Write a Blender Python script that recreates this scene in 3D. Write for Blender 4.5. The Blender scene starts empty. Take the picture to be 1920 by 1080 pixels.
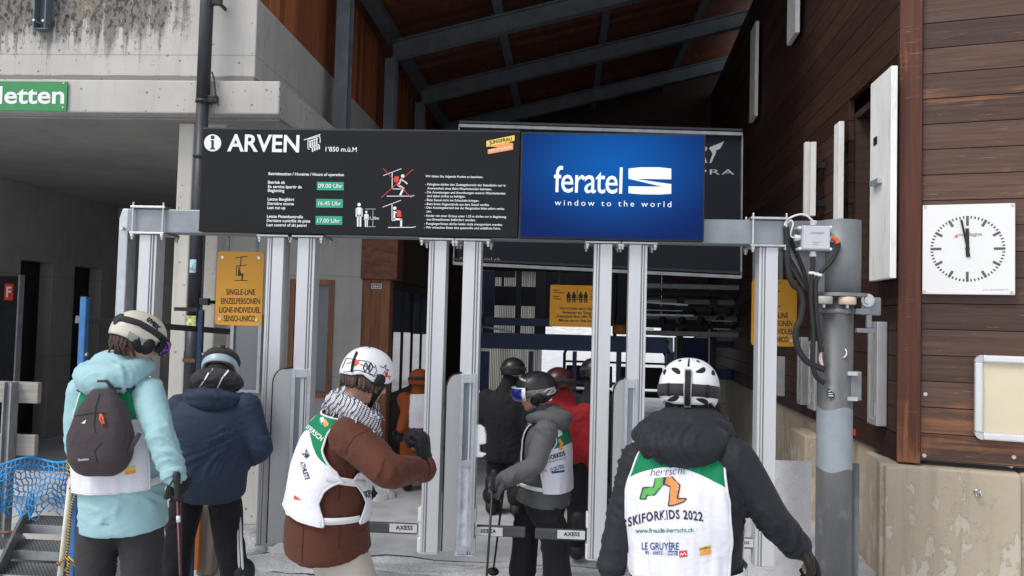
import bpy, bmesh, math, random
import numpy as np
from mathutils import Vector, Matrix, noise
from mathutils.bvhtree import BVHTree

random.seed(7)
C = bpy.context.scene.collection
scene = bpy.context.scene

# ------------------------------------------------------------------ camera
FPX = 1500.0
CAM = np.array((0.0, 0.0, 1.85))
_yaw, _pit, _rol = math.radians(3.7), math.radians(2.3), 0.0265
fwd = np.array((-math.sin(_yaw) * math.cos(_pit), math.cos(_yaw) * math.cos(_pit), math.sin(_pit)))
_r0 = np.array((math.cos(_yaw), math.sin(_yaw), 0.0))
_u0 = np.cross(_r0, fwd)
rgt = math.cos(_rol) * _r0 + math.sin(_rol) * _u0
upv = -math.sin(_rol) * _r0 + math.cos(_rol) * _u0
cd = bpy.data.cameras.new('camera')
cd.sensor_width = 36.0
cd.lens = 36.0 * FPX / 1920.0
cd.clip_start = 0.05
cd.clip_end = 2000.0
cam = bpy.data.objects.new('camera', cd)
C.objects.link(cam)
cam.matrix_world = Matrix(((rgt[0], upv[0], -fwd[0], CAM[0]), (rgt[1], upv[1], -fwd[1], CAM[1]),
                           (rgt[2], upv[2], -fwd[2], CAM[2]), (0, 0, 0, 1)))
scene.camera = cam

# ------------------------------------------------------------------ sky, sun, exposure
SUN_EL, SUN_AZ = math.radians(52), math.radians(226)      # azimuth clockwise from +Y: behind the viewer, a little left
w = bpy.data.worlds.new("World")
scene.world = w
w.use_nodes = True
wn = w.node_tree
bg = wn.nodes['Background']
sky = wn.nodes.new('ShaderNodeTexSky')
sky.sky_type = 'NISHITA'
sky.sun_disc = False
sky.sun_elevation = SUN_EL
sky.sun_rotation = SUN_AZ
sky.altitude = 1850
sky.air_density = 1.0
sky.dust_density = 3.0
hs_ = wn.nodes.new('ShaderNodeHueSaturation')
hs_.inputs['Saturation'].default_value = 0.30
wn.links.new(sky.outputs[0], hs_.inputs['Color'])
wn.links.new(hs_.outputs[0], bg.inputs['Color'])
bg.inputs['Strength'].default_value = 0.13
sd = bpy.data.lights.new('sun', 'SUN')
sd.energy = 1.3
sd.angle = math.radians(24)
sd.color = (1.0, 0.96, 0.9)
sun = bpy.data.objects.new('sun', sd)
C.objects.link(sun)
_sdir = Vector((math.sin(SUN_AZ) * math.cos(SUN_EL), math.cos(SUN_AZ) * math.cos(SUN_EL), math.sin(SUN_EL)))
sun.rotation_euler = (-_sdir).to_track_quat('-Z', 'Y').to_euler()
scene.view_settings.view_transform = 'Standard'
scene.view_settings.look = 'None'
scene.view_settings.gamma = 1.0
scene.view_settings.exposure = 0.70
scene.cycles.max_bounces = 8
scene.cycles.use_denoising = True

# ------------------------------------------------------------------ pixels to places
def ray(px, py):
    return fwd + rgt * ((px - 960.0) / FPX) - upv * ((py - 540.0) / FPX)

def at(px, py, Y):
    d = ray(px, py)
    return CAM + d * (Y / d[1])

def pd(px, py, depth):
    return CAM + ray(px, py) * depth

class Plane:
    """an upright plane through P0 running along ex; off is measured towards the viewer"""
    def __init__(s, P0, ex):
        s.P0 = np.array(P0, float)
        s.ex = np.array(ex, float) / np.linalg.norm(ex)
        s.n = np.cross(s.ex, (0, 0, 1.0))
    def uv(s, px, py):
        d = ray(px, py)
        t = np.dot(s.P0 - CAM, s.n) / np.dot(d, s.n)
        p = CAM + d * t
        return np.array((np.dot(p - s.P0, s.ex), p[2] - s.P0[2]))
    def pt(s, u, z, off=0.0):
        return s.P0 + s.ex * u + np.array((0, 0, z)) + s.n * off
    def px(s, px, py, off=0.0):
        u, z = s.uv(px, py)
        return s.pt(u, z, off)
    def rect(s, x0, y0, x1, y1):
        xm, ym = (x0 + x1) / 2, (y0 + y1) / 2
        return s.uv(x0, ym)[0], s.uv(x1, ym)[0], s.uv(xm, y1)[1], s.uv(xm, y0)[1]

def front(Y):
    return Plane((0, Y, 0), (1, 0, 0))

# ------------------------------------------------------------------ mesh helpers
ORG = {}
def reg(o, org):
    ORG[o.name] = np.array(org, float)

class MB:
    def __init__(s):
        s.v, s.f, s.mi, s.sm = [], [], [], []
        s.cur = 0
        s.smooth = False
    def add(s, vs, fs):
        b = len(s.v)
        s.v.extend([tuple(map(float, p)) for p in vs])
        for f in fs:
            s.f.append(tuple(b + i for i in f)); s.mi.append(s.cur); s.sm.append(s.smooth)
        return s
    def hexa(s, p):
        return s.add(p, [(0, 3, 2, 1), (4, 5, 6, 7), (0, 1, 5, 4), (1, 2, 6, 5), (2, 3, 7, 6), (3, 0, 4, 7)])
    def box(s, x0, x1, y0, y1, z0, z1):
        return s.hexa([(x0, y0, z0), (x1, y0, z0), (x1, y1, z0), (x0, y1, z0), (x0, y0, z1), (x1, y0, z1), (x1, y1, z1), (x0, y1, z1)])
    def pbox(s, pl, u0, u1, z0, z1, o0, o1):
        """box on a plane, o1 > o0 nearer the viewer"""
        q = [pl.pt(u0, z0, o1), pl.pt(u1, z0, o1), pl.pt(u1, z0, o0), pl.pt(u0, z0, o0), pl.pt(u0, z1, o1), pl.pt(u1, z1, o1), pl.pt(u1, z1, o0), pl.pt(u0, z1, o0)]
        return s.hexa(q)
    def bar(s, a, b, wd, ht, up=(0, 0, 1)):
        a, b = np.array(a, float), np.array(b, float)
        d = b - a; d /= np.linalg.norm(d)
        sd_ = np.cross(d, up)
        if np.linalg.norm(sd_) < 1e-4: sd_ = np.cross(d, (1, 0, 0))
        sd_ /= np.linalg.norm(sd_); u_ = np.cross(sd_, d)
        x, y = sd_ * wd / 2, u_ * ht / 2
        return s.hexa([a - x - y, a + x - y, b + x - y, b - x - y, a - x + y, a + x + y, b + x + y, b - x + y])
    def prism(s, poly, vec):
        n = len(poly); vec = np.array(vec, float)
        P = [np.array(p, float) for p in poly]
        return s.add(P + [p + vec for p in P], [tuple(range(n))[::-1], tuple(range(n, 2 * n))] + [(i, (i + 1) % n, n + (i + 1) % n, n + i) for i in range(n)])
    def tube(s, pts, r, n=10, cap=True, flat=1.0, side=None):
        P = [np.array(p, float) for p in pts]
        m = len(P)
        R = list(r) if hasattr(r, '__len__') else [r] * m
        T = []
        for i in range(m):
            d = P[min(i + 1, m - 1)] - P[max(i - 1, 0)]
            T.append(d / (np.linalg.norm(d) + 1e-9))
        ref = np.array(side, float) if side is not None else (np.array((0, 0, 1.0)) if abs(T[0][2]) < .9 else np.array((1.0, 0, 0)))
        vs = []
        a = ref - T[0] * np.dot(ref, T[0]); a /= np.linalg.norm(a)
        for i in range(m):
            a = a - T[i] * np.dot(a, T[i]); a /= (np.linalg.norm(a) + 1e-9)
            b = np.cross(T[i], a)
            for k in range(n):
                t = 2 * math.pi * k / n
                vs.append(P[i] + a * math.cos(t) * R[i] + b * math.sin(t) * R[i] * flat)
        fs = [(i * n + k, i * n + (k + 1) % n, (i + 1) * n + (k + 1) % n, (i + 1) * n + k) for i in range(m - 1) for k in range(n)]
        if cap:
            fs += [tuple(range(n))[::-1], tuple((m - 1) * n + k for k in range(n))]
        return s.add(vs, fs)
    def cyl(s, a, b, r, n=24):
        return s.tube([a, b], r, n)
    def capsule(s, pts, r, n=16, flat=1.0, side=None):
        """tube with rounded ends"""
        P = [np.array(p, float) for p in pts]
        R = list(r) if hasattr(r, '__len__') else [r] * len(P)
        d0 = P[1] - P[0]; d0 /= np.linalg.norm(d0)
        d1 = P[-1] - P[-2]; d1 /= np.linalg.norm(d1)
        A = [(P[0] - d0 * R[0] * math.sin(t), R[0] * math.cos(t)) for t in (1.45, 1.1, .7, .35)]
        B = [(P[-1] + d1 * R[-1] * math.sin(t), R[-1] * math.cos(t)) for t in (.35, .7, 1.1, 1.45)]
        return s.tube([a[0] for a in A] + P + [b[0] for b in B], [a[1] for a in A] + R + [b[1] for b in B], n, True, flat, side)
    def ellip(s, c, X, Y_, Z, n=20, m=12):
        c, X, Y_, Z = [np.array(q, float) for q in (c, X, Y_, Z)]
        vs = [c + Z]
        for i in range(1, m):
            t = math.pi * i / m
            for k in range(n):
                f = 2 * math.pi * k / n
                vs.append(c + Z * math.cos(t) + (X * math.cos(f) + Y_ * math.sin(f)) * math.sin(t))
        vs.append(c - Z)
        fs = [(0, 1 + k, 1 + (k + 1) % n) for k in range(n)]
        for i in range(m - 2):
            fs += [(1 + i * n + k, 1 + (i + 1) * n + k, 1 + (i + 1) * n + (k + 1) % n, 1 + i * n + (k + 1) % n) for k in range(n)]
        L = len(vs) - 1
        fs += [(L, 1 + (m - 2) * n + (k + 1) % n, 1 + (m - 2) * n + k) for k in range(n)]
        return s.add(vs, fs)
    def grid(s, rows, close=False):
        """rows of points; close joins the last column to the first"""
        m, n = len(rows), len(rows[0])
        vs = [p for r in rows for p in r]
        k = n if close else n - 1
        return s.add(vs, [(i * n + j, i * n + (j + 1) % n, (i + 1) * n + (j + 1) % n, (i + 1) * n + j) for i in range(m - 1) for j in range(k)])
    def build(s, name, mats, parent=None, bevel=0.0, solid=0.0, sub=0):
        if not s.v:
            print('EMPTY', name, parent and parent.name); return None
        me = bpy.data.meshes.new(name)
        v = np.array(s.v)
        if parent is None:
            lo, hi = v.min(0), v.max(0)
            org = np.array(((lo[0] + hi[0]) / 2, (lo[1] + hi[1]) / 2, lo[2]))
        else:
            org = ORG[parent.name]
        me.from_pydata((v - org).tolist(), [], s.f)
        if not isinstance(mats, (list, tuple)): mats = [mats]
        for m_ in mats: me.materials.append(m_)
        me.polygons.foreach_set('material_index', s.mi)
        me.polygons.foreach_set('use_smooth', s.sm)
        bm = bmesh.new(); bm.from_mesh(me)
        bmesh.ops.recalc_face_normals(bm, faces=bm.faces[:])
        bm.to_mesh(me); bm.free()
        me.update()
        o = bpy.data.objects.new(name, me)
        C.objects.link(o)
        if parent is None: o.location = org
        else: o.parent = parent
        reg(o, org)
        if solid:
            q = o.modifiers.new('solid', 'SOLIDIFY'); q.thickness = solid; q.offset = 0
        if sub:
            q = o.modifiers.new('sub', 'SUBSURF'); q.levels = sub; q.render_levels = sub
        if bevel:
            q = o.modifiers.new('bevel', 'BEVEL'); q.width = bevel; q.segments = 2; q.limit_method = 'ANGLE'; q.angle_limit = math.radians(50)
            q.harden_normals = False
        return o

def tag(o, label=None, cat=None, group=None, kind=None):
    if label: o['label'] = label
    if cat: o['category'] = cat
    if group: o['group'] = group
    if kind: o['kind'] = kind
    return o

def thing(name, loc, label, cat, group=None):
    o = bpy.data.objects.new(name, None)
    o.empty_display_size = .1
    C.objects.link(o)
    o.location = tuple(map(float, loc))
    reg(o, loc)
    return tag(o, label, cat, group)

def copy_tree(o, parent=None):
    c = o.copy(); C.objects.link(c)
    c.parent = parent
    ORG[c.name] = ORG[o.name]
    for ch in list(o.children): copy_tree(ch, c)
    return c

# ------------------------------------------------------------------ text and flat marks
_tc = {}
def text_geo(s, bold=0.0, space=1.0, shear=0.0):
    k = (s, bold, space, shear)
    if k in _tc: return _tc[k]
    cu = bpy.data.curves.new('t', 'FONT')
    cu.body = s; cu.size = 1.0; cu.resolution_u = 3; cu.offset = bold; cu.space_character = space; cu.shear = shear
    cu.fill_mode = 'FRONT'
    ob = bpy.data.objects.new('t', cu)
    me = ob.to_mesh()
    vs = np.array([(v.co.x, v.co.y) for v in me.vertices])
    fs = [tuple(p.vertices) for p in me.polygons]
    ob.to_mesh_clear()
    bpy.data.objects.remove(ob); bpy.data.curves.remove(cu)
    _tc[k] = (vs, fs)
    return _tc[k]
CAP = None
def txt(mb, pl, s, p0, p1, off, cap=None, bold=0.012, space=1.0, shear=0.0, mirror=False):
    """letters on a plane: p0, p1 the baseline's two ends in photo pixels, cap the capitals' height in pixels"""
    global CAP
    if CAP is None: CAP = text_geo('H', 0)[0][:, 1].max()
    vs, fs = text_geo(s, bold, space, shear)
    a, b = pl.uv(*p0), pl.uv(*p1)
    e = b - a; W = np.linalg.norm(e); e /= W; q = np.array((-e[1], e[0]))
    x0, x1 = vs[:, 0].min(), vs[:, 0].max()
    sx = W / (x1 - x0)
    sy = sx
    if cap is not None:
        sy = np.linalg.norm(pl.uv(p0[0], p0[1] - cap) - a) / CAP
    xs = (x1 - vs[:, 0]) if mirror else (vs[:, 0] - x0)
    pts = [pl.pt(*(a + e * x * sx + q * y * sy), off) for x, y in zip(xs, vs[:, 1])]
    mb.add(pts, fs)

def poly(mb, pl, pts, off, th=0.001):
    P = [pl.px(x, y, off) for x, y in pts]
    mb.prism(P, -pl.n * th)

def strip(mb, pl, pts, wpx, off):
    for (xa, ya), (xb, yb) in zip(pts[:-1], pts[1:]):
        d = np.array((xb - xa, yb - ya), float); L = np.linalg.norm(d) + 1e-9
        nrm = np.array((-d[1], d[0])) / L * wpx / 2
        ex = d / L * wpx * .2
        poly(mb, pl, [(xa - ex[0] + nrm[0], ya - ex[1] + nrm[1]), (xb + ex[0] + nrm[0], yb + ex[1] + nrm[1]), (xb + ex[0] - nrm[0], yb + ex[1] - nrm[1]), (xa - ex[0] - nrm[0], ya - ex[1] - nrm[1])], off)

def dot(mb, pl, c, r, off, n=20, ry=None):
    ry = ry or r
    poly(mb, pl, [(c[0] + r * math.cos(2 * math.pi * k / n), c[1] + ry * math.sin(2 * math.pi * k / n)) for k in range(n)], off)

# ------------------------------------------------------------------ materials
def nd(nt, typ, ins=None, **props):
    n_ = nt.nodes.new(typ)
    for k, v in props.items(): setattr(n_, k, v)
    for k, v in (ins or {}).items():
        if isinstance(v, bpy.types.NodeSocket): nt.links.new(v, n_.inputs[k])
        else: n_.inputs[k].default_value = v
    return n_

def rgb(c):
    return (c[0], c[1], c[2], 1.0)

def base_mat(name, rough=.6, metal=0.0, spec=.5):
    m = bpy.data.materials.new(name); m.use_nodes = True
    nt = m.node_tree; b = nt.nodes['Principled BSDF']
    b.inputs['Roughness'].default_value = rough; b.inputs['Metallic'].default_value = metal
    b.inputs['Specular IOR Level'].default_value = spec
    return m, nt, b

def mapping(nt, scale=(1, 1, 1), loc=(0, 0, 0), src='Object'):
    tc = nd(nt, 'ShaderNodeTexCoord')
    return nd(nt, 'ShaderNodeMapping', {'Vector': tc.outputs[src], 'Scale': scale, 'Location': loc}).outputs[0]

def noise_(nt, vec, scale, detail=4, rough=.55, dist=0.0):
    return nd(nt, 'ShaderNodeTexNoise', {'Vector': vec, 'Scale': scale, 'Detail': detail, 'Roughness': rough, 'Distortion': dist}).outputs['Fac']

def ramp(nt, fac, a, b):
    return nd(nt, 'ShaderNodeMapRange', {'Value': fac, 'From Min': a, 'From Max': b}, interpolation_type='SMOOTHSTEP').outputs[0]

def mixc(nt, fac, a, b, mode='MIX'):
    m = nt.nodes.new('ShaderNodeMix'); m.data_type = 'RGBA'; m.blend_type = mode
    for i, v in ((0, fac), (6, a), (7, b)):
        if isinstance(v, bpy.types.NodeSocket): nt.links.new(v, m.inputs[i])
        else: m.inputs[i].default_value = rgb(v) if i else v
    return m.outputs[2]

def math_(nt, op, a, b=0.0):
    return nd(nt, 'ShaderNodeMath', {0: a, 1: b}, operation=op).outputs[0]

def bump(nt, b, h, strength=.3, dist=.01):
    n_ = nd(nt, 'ShaderNodeBump', {'Height': h, 'Strength': strength, 'Distance': dist})
    nt.links.new(n_.outputs[0], b.inputs['Normal'])

def paint(name, col, rough=.5, metal=0.0, var=.12, scale=6.0, bmp=.0, spec=.5, bscale=60, dirt=None, stretch=(1, 1, 1)):
    """a plain finish with slight mottling; dirt = (colour, amount)"""
    m, nt, b = base_mat(name, rough, metal, spec)
    v = mapping(nt, stretch)
    f = noise_(nt, v, scale, 5)
    lo = tuple(c * (1 - var) for c in col); hi = tuple(min(1, c * (1 + var)) for c in col)
    c = mixc(nt, ramp(nt, f, .3, .7), lo, hi)
    if dirt:
        f2 = noise_(nt, v, scale * 2.3, 6, .65)
        c = mixc(nt, math_(nt, 'MULTIPLY', ramp(nt, f2, .52, .75), dirt[1]), c, dirt[0])
    nt.links.new(c, b.inputs['Base Color'])
    r = nd(nt, 'ShaderNodeMapRange', {'Value': f, 'To Min': max(0, rough - .08), 'To Max': min(1, rough + .1)})
    nt.links.new(r.outputs[0], b.inputs['Roughness'])
    if bmp: bump(nt, b, noise_(nt, v, bscale, 4), bmp, .004)
    return m

def flat(name, col, rough=.6):
    return paint(name, col, rough, var=.03, scale=20)

def concrete(name, c1, c2, stain=None, pores=True, zr=None, xr=None, scale=1.0, lines=()):
    """board-marked concrete: cloudy tone, fine grain, pores; stain = dark run-off streaks, stronger upwards (zr) and leftwards (xr)"""
    m, nt, b = base_mat(name, .85, 0, .3)
    v = mapping(nt)
    big = noise_(nt, v, 1.3 * scale, 5, .6)
    c = mixc(nt, ramp(nt, big, .3, .7), c1, c2)
    vs = mapping(nt, (9, 9, .6))
    st = noise_(nt, vs, 1.0, 4, .6)
    c = mixc(nt, math_(nt, 'MULTIPLY', ramp(nt, st, .5, .75), .35), c, tuple(x * .62 for x in c1))
    fine = noise_(nt, v, 90, 3)
    c = mixc(nt, math_(nt, 'MULTIPLY', fine, .25), c, tuple(x * .6 for x in c1))
    if stain:
        sep = nd(nt, 'ShaderNodeSeparateXYZ', {0: mapping(nt)})
        mz = ramp(nt, sep.outputs[2], *zr)
        mx = ramp(nt, sep.outputs[0], xr[1], xr[0])
        k = math_(nt, 'MULTIPLY', mz, mx)
        s2 = noise_(nt, mapping(nt, (9, 9, .45)), 1.0, 6, .65)
        s3 = noise_(nt, mapping(nt, (1, 1, .8)), 11, 8, .72)
        t = math_(nt, 'ADD', math_(nt, 'MULTIPLY', s2, .72), math_(nt, 'MULTIPLY', s3, .28))
        t = math_(nt, 'ADD', t, math_(nt, 'MULTIPLY', k, .24))
        a = ramp(nt, t, .585, .70)
        c = mixc(nt, math_(nt, 'MULTIPLY', a, .72), c, stain)
        blk = ramp(nt, math_(nt, 'ADD', noise_(nt, mapping(nt, (1, 1, .55)), 26, 8, .75), math_(nt, 'MULTIPLY', k, .16)), .63, .70)
        c = mixc(nt, math_(nt, 'MULTIPLY', blk, .8), c, (.03, .027, .024))
        tan = ramp(nt, noise_(nt, mapping(nt, (1, 1, .6), (3, 1, 2)), 2.2, 5), .56, .7)
        c = mixc(nt, math_(nt, 'MULTIPLY', math_(nt, 'MULTIPLY', tan, k), .5), c, (.42, .31, .19))
    hgt = fine
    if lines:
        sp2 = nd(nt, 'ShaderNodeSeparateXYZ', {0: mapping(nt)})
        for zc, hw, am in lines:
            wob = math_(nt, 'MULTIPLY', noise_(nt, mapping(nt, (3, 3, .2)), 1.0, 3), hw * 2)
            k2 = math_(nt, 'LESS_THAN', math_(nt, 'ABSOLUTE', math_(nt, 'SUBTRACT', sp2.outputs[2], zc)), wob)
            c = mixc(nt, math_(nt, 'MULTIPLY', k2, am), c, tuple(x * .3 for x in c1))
    if pores:
        vo = nd(nt, 'ShaderNodeTexVoronoi', {'Vector': nd(nt, 'ShaderNodeMapping', {'Vector': v, 'Scale': (1, 1, 1)}).outputs[0], 'Scale': 17.0 * scale, 'Randomness': 1.0})
        sp = nd(nt, 'ShaderNodeSeparateColor', {0: vo.outputs['Color']})
        th = nd(nt, 'ShaderNodeMapRange', {'Value': sp.outputs[0], 'From Min': .3, 'From Max': 1, 'To Min': 0.0, 'To Max': .2}).outputs[0]
        p = math_(nt, 'LESS_THAN', vo.outputs['Distance'], th)
        c = mixc(nt, math_(nt, 'MULTIPLY', p, .75), c, tuple(x * .28 for x in c1))
        hgt = math_(nt, 'SUBTRACT', math_(nt, 'MULTIPLY', fine, .4), p)
    nt.links.new(c, b.inputs['Base Color'])
    bump(nt, b, hgt, .35, .004)
    return m

def plank_wood(name, c1, c2, grain=(1.5, 1.5, 45), wear=None, wz=None, rough=.6, spec=.35, wamt=1.0, wband=None):
    """boards: each island its own tone, grain along the board; wear = bare wood showing, wz = (z where worn, z where sound)"""
    m, nt, b = base_mat(name, rough, 0, spec)
    geo = nd(nt, 'ShaderNodeNewGeometry')
    rnd = geo.outputs['Random Per Island']
    off = nd(nt, 'ShaderNodeCombineXYZ', {0: math_(nt, 'MULTIPLY', rnd, 37), 1: math_(nt, 'MULTIPLY', rnd, 11), 2: math_(nt, 'MULTIPLY', rnd, 23)})
    tc = nd(nt, 'ShaderNodeTexCoord')
    vv = nd(nt, 'ShaderNodeVectorMath', {0: tc.outputs['Object'], 1: off.outputs[0]}, operation='ADD').outputs[0]
    mp = nd(nt, 'ShaderNodeMapping', {'Vector': vv, 'Scale': grain}).outputs[0]
    g = noise_(nt, mp, 1.0, 6, .6, .6)
    c = mixc(nt, ramp(nt, g, .25, .75), c1, c2)
    k = nd(nt, 'ShaderNodeMapRange', {'Value': rnd, 'To Min': .62, 'To Max': 1.35}).outputs[0]
    hsv = nd(nt, 'ShaderNodeHueSaturation', {'Color': c, 'Value': k})
    c = hsv.outputs[0]
    h = g
    if wear:
        mp2 = nd(nt, 'ShaderNodeMapping', {'Vector': vv, 'Scale': tuple(q * .55 if q < 10 else q * .5 for q in grain)}).outputs[0]
        n1 = noise_(nt, mp2, 1.0, 8, .72, .3)
        n2 = noise_(nt, vv, 2.0, 3, .5)
        t = math_(nt, 'ADD', math_(nt, 'MULTIPLY', n1, .6), math_(nt, 'MULTIPLY', n2, .45))
        if wz:
            sep = nd(nt, 'ShaderNodeSeparateXYZ', {0: tc.outputs['Object']})
            t = math_(nt, 'ADD', t, math_(nt, 'MULTIPLY', ramp(nt, sep.outputs[2], wz[1], wz[0]), .13))
            for zc, hw, am in (wband or ()):
                t = math_(nt, 'ADD', t, math_(nt, 'MULTIPLY', ramp(nt, math_(nt, 'ABSOLUTE', math_(nt, 'SUBTRACT', sep.outputs[2], zc)), hw, hw * .3), am))
            sc_ = noise_(nt, nd(nt, 'ShaderNodeMapping', {'Vector': vv, 'Scale': (5, 5, 110)}).outputs[0], 1.0, 3, .6)
            c = mixc(nt, math_(nt, 'MULTIPLY', ramp(nt, math_(nt, 'ADD', sc_, math_(nt, 'MULTIPLY', n2, .25)), .80, .84), .55), c, (.42, .22, .12))
        a = ramp(nt, t, .625, .74)
        c = mixc(nt, math_(nt, 'MULTIPLY', a, .8 * wamt), c, wear)
    nt.links.new(c, b.inputs['Base Color'])
    bump(nt, b, h, .35, .006)
    return m

def fabric(name, col, rough=.75, weave=420, var=.1, spec=.25, sheen=.15):
    m, nt, b = base_mat(name, rough, 0, spec)
    v = mapping(nt)
    f = noise_(nt, v, 5, 4)
    c = mixc(nt, f, tuple(x * (1 - var) for x in col), tuple(min(1, x * (1 + var)) for x in col))
    nt.links.new(c, b.inputs['Base Color'])
    b.inputs['Sheen Weight'].default_value = sheen * .35
    wv = noise_(nt, v, weave, 2)
    fo = noise_(nt, nd(nt, 'ShaderNodeMapping', {'Vector': v, 'Scale': (1, 1, 1.8)}).outputs[0], 9, 3, .5, .8)
    h = math_(nt, 'ADD', math_(nt, 'MULTIPLY', wv, .06), fo)
    bump(nt, b, h, .35, .02)
    return m

M = {}
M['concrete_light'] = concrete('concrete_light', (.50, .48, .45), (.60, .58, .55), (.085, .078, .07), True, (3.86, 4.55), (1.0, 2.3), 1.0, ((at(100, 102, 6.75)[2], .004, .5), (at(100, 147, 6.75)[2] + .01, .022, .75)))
M['concrete_ledge'] = concrete('concrete_ledge', (.50, .48, .45), (.60, .58, .55))
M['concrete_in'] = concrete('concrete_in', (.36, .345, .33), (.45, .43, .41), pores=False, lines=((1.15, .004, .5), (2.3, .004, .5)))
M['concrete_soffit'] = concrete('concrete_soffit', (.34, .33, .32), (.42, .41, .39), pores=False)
M['concrete_col'] = concrete('concrete_col', (.55, .53, .48), (.68, .65, .58))
M['galv'] = paint('galvanised', (.50, .53, .56), .42, .55, .12, 9, .1, dirt=((.35, .37, .38), .35))
M['galv_beam'] = paint('galvanised_beam', (.27, .295, .32), .45, .45, .1, 7, .1, dirt=((.28, .3, .31), .4))
M['galv_dark'] = paint('galvanised_dark', (.22, .235, .25), .5, .4, .15, 8, .1, dirt=((.14, .14, .14), .4))
M['alu'] = paint('aluminium', (.60, .61, .63), .4, .3, .06, 5, .0, stretch=(1, 1, .1), dirt=((.40, .40, .40), .35))
M['alu_dull'] = paint('aluminium_dull', (.55, .56, .57), .42, .6, .06, 5)
M['alu_groove'] = paint('aluminium_groove', (.33, .34, .35), .5, .4, .06, 5)
M['bolt'] = paint('bolt', (.55, .56, .56), .35, .8, .1, 30)
M['board'] = paint('board_black', (.0075, .0078, .0095), .38, 0, .12, 2, .0, .22)
M['board_edge'] = paint('board_edge', (.05, .052, .056), .4, .3)
M['banner'] = paint('banner_black', (.009, .0105, .016), .6, 0, .1, 2, spec=.15)
M['white'] = flat('white_print', (.80, .82, .84), .5)
M['grey_print'] = flat('grey_print', (.33, .34, .36), .5)
M['green_tag'] = flat('green_tag', (.02, .36, .20), .5)
M['red'] = flat('red_print', (.70, .05, .035), .5)
M['yellow_print'] = flat('yellow_print', (.85, .62, .10), .5)
M['orange_print'] = flat('orange_print', (.85, .33, .09), .5)
M['black_print'] = flat('black_print', (.012, .012, .014), .5)
M['yellow_sign'] = paint('yellow_sign', (.72, .33, .018), .45, 0, .05, 3)
M['green_sign'] = paint('green_sign', (.035, .26, .08), .4, 0, .05, 3)
M['pipe'] = paint('drainpipe', (.035, .04, .048), .45, .1, .15, 7, .1, dirt=((.09, .09, .09), .4))
M['steel_blue'] = paint('steel_blue_grey', (.125, .15, .175), .5, .1, .15, 5, .1, dirt=((.06, .065, .07), .4))
M['navy'] = paint('navy_paint', (.022, .048, .12), .45, .1, .15, 4)
M['blue_post'] = paint('blue_post', (.045, .17, .42), .45, .1, .15, 8, .15, dirt=((.12, .2, .3), .5))
M['blue_dark'] = paint('blue_dark', (.02, .045, .11), .5, .1, .15, 8)
M['dark_metal'] = paint('dark_metal', (.02, .021, .024), .45, .3, .2, 8)
M['plastic_white'] = paint('plastic_white', (.74, .75, .76), .4, 0, .05, 5)
M['plastic_grey'] = paint('plastic_grey', (.50, .52, .55), .45, 0, .05, 5)
M['rubber'] = paint('rubber', (.012, .012, .013), .6, 0, .2, 20)
M['mast'] = paint('mast_grey', (.145, .15, .155), .5, .25, .12, 4, .12, dirt=((.34, .36, .37), .5), stretch=(1, 1, .5))
M['shutter'] = paint('white_shutter', (.88, .87, .85), .55, 0, .06, 5, .2, dirt=((.30, .26, .21), .35), stretch=(1, 1, .25))
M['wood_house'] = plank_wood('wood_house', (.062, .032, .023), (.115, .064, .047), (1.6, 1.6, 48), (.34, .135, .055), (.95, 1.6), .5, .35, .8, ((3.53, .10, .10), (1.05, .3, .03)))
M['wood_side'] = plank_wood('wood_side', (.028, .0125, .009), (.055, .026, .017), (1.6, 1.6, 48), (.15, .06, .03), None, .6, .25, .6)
M['wood_post'] = plank_wood('wood_post', (.085, .027, .015), (.14, .05, .03), (40, 40, 1.6), (.30, .12, .05), (.9, 1.6), .55, .3)
M['wood_hall'] = plank_wood('wood_hall', (.24, .070, .028), (.44, .15, .06), (26, 26, 1.4), None, None, .6, .3)
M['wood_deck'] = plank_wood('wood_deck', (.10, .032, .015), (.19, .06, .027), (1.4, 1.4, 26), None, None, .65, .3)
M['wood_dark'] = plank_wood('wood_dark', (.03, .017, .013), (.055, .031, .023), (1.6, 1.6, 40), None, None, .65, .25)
M['wood_kiosk'] = plank_wood('wood_kiosk', (.12, .045, .022), (.24, .10, .05), (22, 22, 1.8), (.06, .02, .011), None, .6, .3)
M['wood_osb'] = plank_wood('wood_osb', (.11, .040, .02), (.25, .10, .052), (9, 9, 22), (.05, .017, .01), None, .6, .3)
M['wood_frame'] = plank_wood('wood_frame', (.14, .055, .024), (.23, .10, .045), (30, 30, 1.6), None, None, .5, .4)
M['wood_grey'] = plank_wood('wood_grey', (.34, .315, .28), (.52, .49, .45), (1.5, 20, 60), None, None, .85, .15)
M['weathered'] = plank_wood('weathered_post', (.22, .19, .15), (.36, .32, .26), (25, 25, 1.6), None, None, .85, .15)
M['plaster'] = None
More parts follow.
